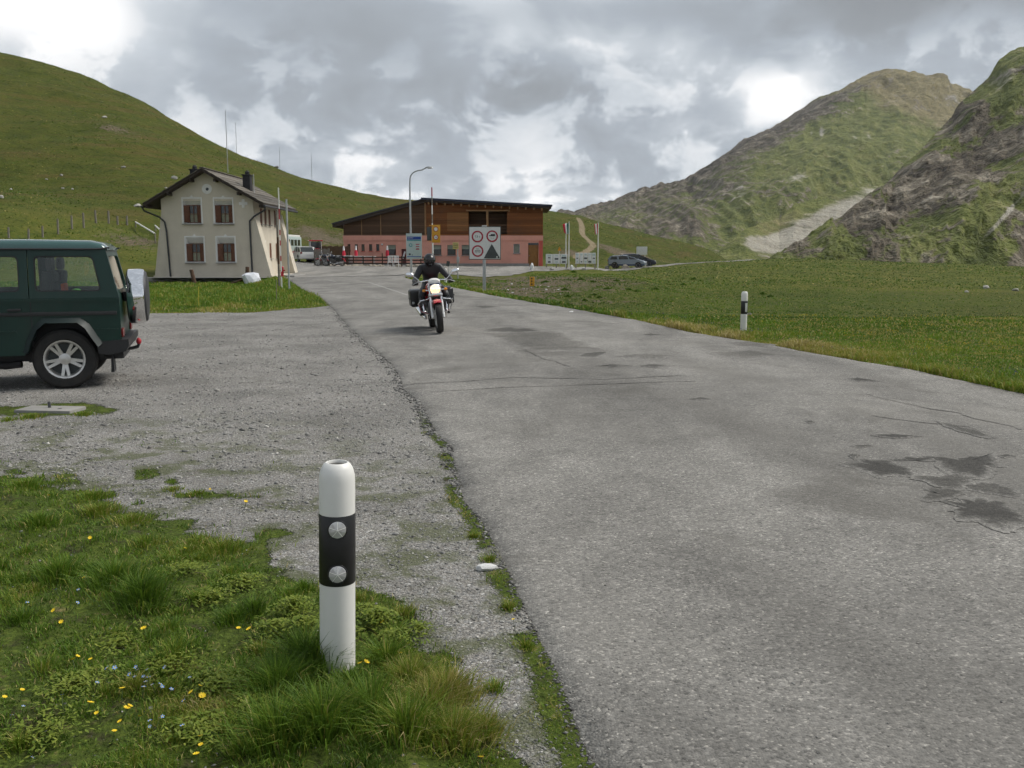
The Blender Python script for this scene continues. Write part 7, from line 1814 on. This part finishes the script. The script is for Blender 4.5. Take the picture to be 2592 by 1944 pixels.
# --- tufts: arching clumps
TUFTS = [(800, 1725, .07, .22, 200, .30), (830, 1730, .06, .19, 130, .28), (770, 1710, .12, .20, 800, .32), (740, 1760, .15, .15, 700, .32), (890, 1760, .11, .10, 600, .36), (700, 1780, .14, .18, 600, .34), (1130, 1770, .15, .13, 1100, .76), (1040, 1735, .13, .12, 800, .66), (1085, 1810, .16, .14, 900, .72), (980, 1690, .11, .13, 600, .5), (940, 1840, .17, .19, 800, .45), (1030, 1890, .16, .17, 800, .55), (820, 1880, .16, .20, 800, .42), (700, 1900, .16, .17, 700, .45), (1150, 1890, .15, .13, 800, .68), (1230, 1860, .10, .09, 500, .72), (290, 1500, .20, .15, 800, .40), (360, 1545, .16, .15, 700, .34), (150, 1470, .20, .12, 700, .42), (250, 1300, .22, .07, 600, .62), (330, 1325, .20, .06, 500, .6), (560, 1395, .28, .07, 800, .62), (470, 1410, .2, .06, 500, .58), (100, 1340, .25, .08, 600, .48), (240, 1260, .2, .06, 400, .55), (70, 1240, .22, .07, 500, .5), (640, 1570, .12, .09, 400, .35), (590, 1590, .12, .08, 400, .33), (1250, 1745, .06, .05, 200, .6), (1290, 1540, .06, .05, 150, .65), (1330, 1640, .06, .05, 150, .6), (440, 1240, .10, .04, 200, .6), (500, 1250, .10, .04, 160, .55), (1180, 1290, .05, .04, 120, .6), (1200, 1360, .06, .04, 130, .66), (1240, 1420, .06, .05, 150, .6), (900, 1530, .12, .05, 260, .68), (1020, 1560, .10, .05, 260, .72), (80, 1058, .18, .06, 260, .62), (210, 1052, .16, .06, 220, .6), (20, 1066, .14, .05, 160, .6)]
X, Y, H_, LN, PH, TI = [], [], [], [], [], []
rg = np.random.default_rng(3)
extra = []
while len(extra) < 60:
    q = rg.uniform([-100, 1330], [1150, 1944]); g_ = G(q[0], q[1])
    if float(sdist(FG, np.array([g_.x]), np.array([g_.y]))[0]) > 0.12: extra.append((q[0], q[1], rg.uniform(.06, .13), rg.uniform(.035, .075), int(rg.uniform(120, 320)), rg.uniform(.30, .72)))
for px_, py_, rad, hh, cnt, tn in TUFTS + extra:
    c = G(px_, py_); ph = rg.uniform(0, 6.28, cnt); rr = np.abs(rg.normal(0, 0.42, cnt)) * rad
    X.append(c.x + rr * np.cos(ph)); Y.append(c.y + rr * np.sin(ph)); out = np.clip(rr / rad, 0, 1)
    H_.append(hh * rg.uniform(0.45, 1.15, cnt) * (1 - 0.25 * out)); LN.append(0.25 + 0.75 * out + rg.uniform(-.15, .35, cnt)); PH.append(ph + rg.normal(0, 0.5, cnt)); TI.append(tn + rg.normal(0, 0.12, cnt) + 0.3 * (rg.random(cnt) < 0.06))
X, Y, H_, LN, PH, TI = map(np.concatenate, (X, Y, H_, LN, PH, TI))
ok = X < xl(Y) - 0.03
X, Y, H_, LN, PH, TI = X[ok], Y[ok], H_[ok], LN[ok], PH[ok], TI[ok]
blades('grass_tufts', X, Y, zt(X, Y), H_, (0.0024 + 0.0005 * np.hypot(X, Y)), LN, PH, TI, 'long arching grass tufts in the foreground verge')

# --- leafy herbs beside the post
HERB = [(745, 1590, .13, .10, 900), (700, 1640, .12, .08, 700), (770, 1640, .10, .10, 700), (960, 1600, .11, .09, 800), (1000, 1640, .10, .07, 500), (930, 1570, .09, .06, 400), (620, 1500, .15, .05, 700), (480, 1470, .16, .05, 600), (540, 1540, .14, .04, 500), (880, 1640, .09, .08, 400), (560, 1760, .16, .05, 600), (640, 1810, .15, .05, 600), (420, 1720, .2, .035, 600), (300, 1640, .2, .03, 500), (500, 1880, .18, .04, 500), (200, 1760, .22, .035, 600), (120, 1880, .22, .035, 500), (1060, 1610, .08, .05, 260)]
LX, LY, LZ, LT = [], [], [], []
for px_, py_, rad, hh, cnt in HERB:
    c = G(px_, py_); ph = rg.uniform(0, 6.28, cnt); rr = np.minimum(np.abs(rg.normal(0, 0.55, cnt)) * rad, rad * 1.6) * (1 + 0.3 * np.sin(ph * 3 + px_))
    LX.append(c.x + rr * np.cos(ph)); LY.append(c.y + rr * np.sin(ph)); dome = np.sqrt(np.clip(1 - (rr / rad) ** 2, 0, 1))
    LZ.append(hh * (0.25 + 0.75 * dome * np.sqrt(rg.random(cnt)))); LT.append(0.45 + 0.3 * dome + rg.normal(0, 0.15, cnt))
LX, LY, LZ, LT = map(np.concatenate, (LX, LY, LZ, LT)); n = len(LX)
c0 = np.stack([LX, LY, zt(LX, LY) + LZ], -1); az_ = rg.uniform(0, 6.28, n); sz = rg.uniform(0.006, 0.014, n); tl = rg.uniform(-0.2, 0.7, n)
d0 = np.stack([np.cos(az_) * np.cos(tl), np.sin(az_) * np.cos(tl), np.sin(tl)], -1) * sz[:, None]; d1 = np.stack([-np.sin(az_), np.cos(az_), 0.25 * np.ones(n)], -1) * (sz * 0.42)[:, None]
V = np.stack([c0 - d0, c0 - d1 * 1.0 + d0 * 0.1 + [0, 0, .001], c0 + d0, c0 + d1 + d0 * 0.1], 1); F = np.arange(4 * n).reshape(n, 4)
tag(np_mesh('herb_leaves', V.reshape(-1, 3), F, M['herb'], attrs={'tint': np.repeat(np.clip(LT, 0, 1), 4)}), 'small yellow-green herb leaves around the front post', None, kind='stuff')

# --- grass strip before the house
n = 70000
y = np.exp(uni(n, math.log(22.5), math.log(66))); x = uni(n, -0.62, -0.15) * y
ok = (x < xl(np.minimum(y, Y_END)) - 0.1) & (y > np.interp(x, _sx, _sy) + 0.25 * fbm(x * 2, y * 2, 3) - 0.1) & (y < 61.5)
x, y = x[ok], y[ok]; n = len(x); cl = fbm(x * .9, y * .9, 3); e_ = np.clip(y - np.interp(x, _sx, _sy), 0, 4) / 4
blades('strip_grass', x, y, zt(x, y), (0.09 + 0.13 * np.clip(cl + .2, 0, 1)) * uni(n, .5, 1.3) * (0.4 + 0.6 * e_), 0.0011 * y * uni(n, .6, 1.3), uni(n, .1, .9), uni(n, 0, 6.28), np.where(RNG.random(n) < 0.05, 0.84, 0.46 + 0.40 * cl + 0.3 * (RNG.random(n) - .5)) + 0.26 * (1 - e_), 'bright grass strip in front of the beige house')

# --- verge and meadow right of the road
n = 200000
y = np.exp(uni(n, math.log(8.5), math.log(75))); s_ = np.abs(RNG.normal(0, 1, n)) ** 1.3 * (3.0 + 0.22 * y)
x = xr(np.minimum(y, Y_END)) + 0.02 + s_
ok = (x / y < 0.62) & (y < 72) & ~((y > Y_END) & (x < 1)) & (s_ < 40)
x, y, s_ = x[ok], y[ok], s_[ok]; n = len(x); cl = fbm(x * .8, y * .8, 3); near = np.exp(-(s_ / 0.7) ** 2)
bank = ms_d = np.exp(-((x - 0.8) / 5.0) ** 2 - ((y - 52) / 12.0) ** 2); ok = RNG.random(n) > 0.75 * bank * (cl < 0.15)
x, y, s_, cl, near = x[ok], y[ok], s_[ok], cl[ok], near[ok]; n = len(x)
hh = (0.032 + 0.05 * np.clip(cl + .2, 0, 1) + 0.13 * near * np.clip(0.5 + 1.5 * cl, 0, 1)) * uni(n, .5, 1.4)
tn = 0.35 + 0.24 * cl + 0.46 * fbm(x * .07, y * .09, 3) + 0.28 * (RNG.random(n) - .5) + 0.24 * near + 0.12 * rt_band(y, 14, 23) - 0.12 * rt_band(y, 25, 60)
tn = np.where(RNG.random(n) < 0.10, 0.86 + .1 * RNG.random(n), tn)
blades('meadow_grass', x, y, zt(x, y), hh, 0.0011 * y * uni(n, .6, 1.4), uni(n, .2, 1.1), uni(n, 0, 6.28), tn, 'olive meadow grass right of the road')
n = 4500
y = np.exp(uni(n, math.log(9), math.log(24))); s_ = np.abs(RNG.normal(0, 1, n)) * 5; x = xr(y) + 0.2 + s_
pch = fbm(x * .55 + 30, y * 1.1, 3); purple = (s_ < 0.9) & (fbm(x * .8, y * .8 + 50, 2) > 0.05)
ok = (purple | ((pch > 0.12) & (s_ > 1.5))) & (x / y < .62); x, y, purple = x[ok], y[ok], purple[ok]; n = len(x)
blades('meadow_flowers', x, y, zt(x, y) + np.where(purple, 0.10, 0.07), 0.014 + 0.0012 * y * 0.5, 0.0010 * y, 0.3, uni(n, 0, 6.28), np.where(purple, uni(n, 0, .44), uni(n, .52, 1)), 'tiny yellow and purple flowers dotting the meadow edge', mat='bloom', segs=1)

# --- tussocks and heath over the hillsides
n = 80000
y = np.exp(uni(n, math.log(66), math.log(250))); x = uni(n, -0.60, 0.60) * y
a_ = x / y; s0 = np.interp(a_, _aa, _ayb); kn = np.exp(-((x + 52) / 19.0) ** 2 - ((y - 93) / 19.0) ** 2)
ok = ((y > s0 - 1) | (kn > 0.12) | ((x > 10) & (y < 150))) & (masks(x, y)['path'] < 0.2)
x, y = x[ok], y[ok]; n = len(x); cl = fbm(x * .09, y * .09, 4) + 0.5 * fbm(x * .5, y * .5, 2)
tn = 0.12 + 0.26 * cl + 0.26 * (RNG.random(n) - .5); tn = np.where(RNG.random(n) < 0.08, 0.86 + 0.1 * RNG.random(n), tn)
blades('hill_tussocks', x, y, zt(x, y), uni(n, .04, .11) * (0.6 + 0.8 * np.clip(cl + .3, 0, 1)), 0.0014 * y * uni(n, .6, 1.6), uni(n, .6, 2.2), uni(n, 0, 6.28), tn, 'coarse tussock grass and heath over the hillside', segs=1)

# --- bushes on the bank: dark low clumps
X, Y, H_, TI = [], [], [], []
for px_, py_ in ((1430, 735), (1437, 752), (1503, 748), (1517, 755), (1538, 732), (1592, 735), (1612, 738), (1660, 733), (1730, 722), (1755, 708), (1470, 708), (1450, 690), (1380, 715), (1500, 715), (1560, 712), (1950, 752), (1930, 745), (2285, 826), (1480, 762)):
    c = march(px_, py_, 14); k_ = c.y / FPX; cnt = 150; ph = rg.uniform(0, 6.28, cnt); rr = np.abs(rg.normal(0, .5, cnt)) * 11 * k_
    X.append(c.x + rr * np.cos(ph)); Y.append(c.y + rr * np.sin(ph)); H_.append(np.clip(6.5 * k_ * (1 - rr / (16 * k_)), .04, 1) * rg.uniform(.5, 1.2, cnt)); TI.append(rg.normal(0.26, .14, cnt))
X, Y, H_, TI = map(np.concatenate, (X, Y, H_, TI))
blades('bank_shrubs', X, Y, zt(X, Y), H_, 0.0011 * Y, uni(len(X), .1, .8), uni(len(X), 0, 6.28), TI, 'low dark shrub clumps on the bank and in the meadow hollow')

# --- gravel chips
OCT = np.array([[1, 0, 0], [-1, 0, 0], [0, 1, 0], [0, -1, 0], [0, 0, 1], [0, 0, -1]], float)
OCF = np.array([[0, 2, 4], [2, 1, 4], [1, 3, 4], [3, 0, 4], [2, 0, 5], [1, 2, 5], [3, 1, 5], [0, 3, 5]])
def chips(name, x, y, z, size, tint, label):
    n = len(x); th = RNG.uniform(0, 6.28, n)
    sc = np.stack([size * RNG.uniform(.7, 1.4, n), size * RNG.uniform(.6, 1.1, n), size * RNG.uniform(.35, .7, n)], -1)
    v = OCT[None] * RNG.uniform(0.75, 1.2, (n, 6, 1)) + RNG.normal(0, .18, (n, 6, 3))
    v = v * sc[:, None, :]
    c, s_ = np.cos(th)[:, None], np.sin(th)[:, None]
    vx = v[..., 0] * c - v[..., 1] * s_; vy = v[..., 0] * s_ + v[..., 1] * c
    V = np.stack([vx + x[:, None], vy + y[:, None], v[..., 2] + z[:, None] + sc[:, None, 2] * 0.25], -1)
    F = (np.arange(n)[:, None, None] * 6 + OCF[None]).reshape(-1, 3)
    return tag(np_mesh(name, V.reshape(-1, 3), F, M['chips'], attrs={'tint': np.repeat(np.clip(tint, 0, 1), 6)}), label, None, kind='stuff')
n = 130000
r_ = np.exp(uni(n, math.log(2.0), math.log(34))); a_ = uni(n, R(-34), R(14)); x = r_ * np.sin(a_); y = r_ * np.cos(a_)
ms = masks(x, y); dens = 0.5 + 0.9 * fbm(x * 1.3, y * 1.3, 3)
ok = (x < xl(y) - 0.015) & (RNG.random(n) < np.maximum(ms['gravel'], 0.05 * (y < 7)) * np.clip(dens, 0.12, 1)); x, y, r_ = x[ok], y[ok], r_[ok]; n = len(x)
chips('gravel_chips', x, y, zt(x, y), np.exp(RNG.normal(math.log(0.0050), 0.42, n)) * np.clip(r_ / 4.5, 0.75, 1.9), RNG.beta(3.4, 2.6, n), 'loose grey stone chips over the gravel lay-by')
n = 2800
y = np.exp(uni(n, math.log(1.9), math.log(30))); x = xl(y) - np.abs(RNG.normal(0, 0.035, n)) * np.clip(y / 6, .8, 2.5) + 0.02
chips('asphalt_crumbs', x, y, zt(x, y), np.minimum(np.exp(RNG.normal(math.log(0.007), 0.5, n)), 0.014) * np.clip(y / 5, .7, 1.7), RNG.beta(1.2, 3.0, n), 'dark crumbs along the broken asphalt edge')
n = 1500
y = np.exp(uni(n, math.log(1.9), math.log(14))); x = xl(y) + RNG.random(n) ** 2 * 4.5 + 0.02; ok = x < xr(y) - .1; x, y = x[ok], y[ok]
chips('road_grit', x, y, zroad(x, y), np.minimum(np.exp(RNG.normal(math.log(0.0036), 0.4, len(x))), 0.007), RNG.beta(2, 1.6, len(x)), 'scattered grit on the asphalt')

# --- flowers, each one a plant
def flower(kind, scale):
    t = bpy.data.objects.new(kind + '_flower', None); t.empty_display_size = 0.02
    mat_ = M['petal_yellow'] if kind == 'yellow' else M['petal_blue']
    MB().tube([(0, 0, -0.07), (0.003, 0, -0.03), (0, 0, 0)], 0.0012, 5).build('stem', M['stem'], t)
    c = MB(); k = 8 if kind == 'yellow' else 5
    for i in range(k):
        a = 2 * math.pi * i / k; d = Vector((math.cos(a), math.sin(a), 0)); q = Vector((-d.y, d.x, 0))
        c.add([Vector((0, 0, 0.001)), d * 0.6 + q * 0.32 + Vector((0, 0, 0.28)), d * 1.0 + Vector((0, 0, 0.34)), d * 0.6 - q * 0.32 + Vector((0, 0, 0.28))], [(0, 1, 2, 3)])
    c.v = [tuple(scale * u for u in p) for p in c.v]; c.build('corolla', mat_, t, fix=False)
    MB().ell((0, 0, 0.15 * scale), (0.3 * scale, 0.3 * scale, 0.2 * scale), 8, 5).build('flower_centre', M['petal_yellow'], t)
    return t
z8 = lambda a, c: (a / 1.58, 1100 + c / 1.58)
YF = [(195, 243), (360, 415), (245, 752), (215, 713), (575, 780), (997, 805), (955, 803), (740, 452), (840, 215), (983, 265), (90, 1040), (20, 1075), (363, 1097), (490, 1035), (388, 1137), (508, 1113), (560, 1132), (457, 1187), (800, 1207), (803, 1238), (785, 1275), (765, 1025), (800, 1005), (808, 1040), (310, 882), (362, 898), (290, 895), (1516, 860), (1600, 870), (1465, 905), (1440, 910), (1530, 745), (2053, 735), (1635, 1110), (1923, 1285), (335, 577), (480, 1155), (520, 1105)]
BF = [(545, 955), (575, 985), (595, 985), (640, 1000), (575, 1020), (660, 945), (640, 1140), (735, 1060), (250, 1070), (310, 683), (110, 680), (225, 640), (315, 640), (390, 1015), (460, 960), (430, 960), (540, 990), (730, 1172), (600, 1175), (95, 1110), (130, 1305), (685, 1015), (760, 975), (600, 1150), (50, 1140), (590, 960), (610, 1005), (520, 985), (552, 965), (583, 1000), (648, 1008), (650, 1132)]
protoY = flower('yellow', 0.0105); protoB = flower('blue', 0.0075)
for kind, proto, pts, lab, grp in (('yellow', protoY, YF, 'small yellow flower growing in the foreground verge', 'yellow flowers in the verge'), ('blue', protoB, BF, 'tiny pale blue flower in the foreground turf', 'blue flowers in the verge')):
    for i, q in enumerate(pts):
        pxy = z8(*q); g_ = G(pxy[0], pxy[1], 0.065)
        gz = float(zt(np.array([g_.x]), np.array([g_.y]))[0])
        if i == 0: o = proto; COL.objects.link(o)
        else: o = copy_tree(proto)
        o.location = (g_.x, g_.y, max(0.06, gz + 0.045)); s_ = random.uniform(.8, 1.35); o.scale = (s_, s_, s_)
        o.rotation_euler = (random.uniform(.1, .7), random.uniform(-.35, .35), random.uniform(0, 6.28)); tag(o, lab, 'flower', grp)

# ------------------------------------------------------------------ mountain air
if HAZE > 0:
    hz = MB().box((0, 0, 272), (8700, 8700, 700)).build('haze', None)
    m = bpy.data.materials.new('haze'); m.use_nodes = True
    b = NB(m.node_tree)
    pv = b.n('ShaderNodeVolumePrincipled', {'Color': (0.86, 0.90, 0.96, 1), 'Density': HAZE, 'Anisotropy': 0.25})
    b.n('ShaderNodeOutputMaterial', {'Volume': pv.outputs[0]})
    hz.data.materials.append(m); tag(hz, 'thin mountain haze over the whole pass', None, kind='stuff')
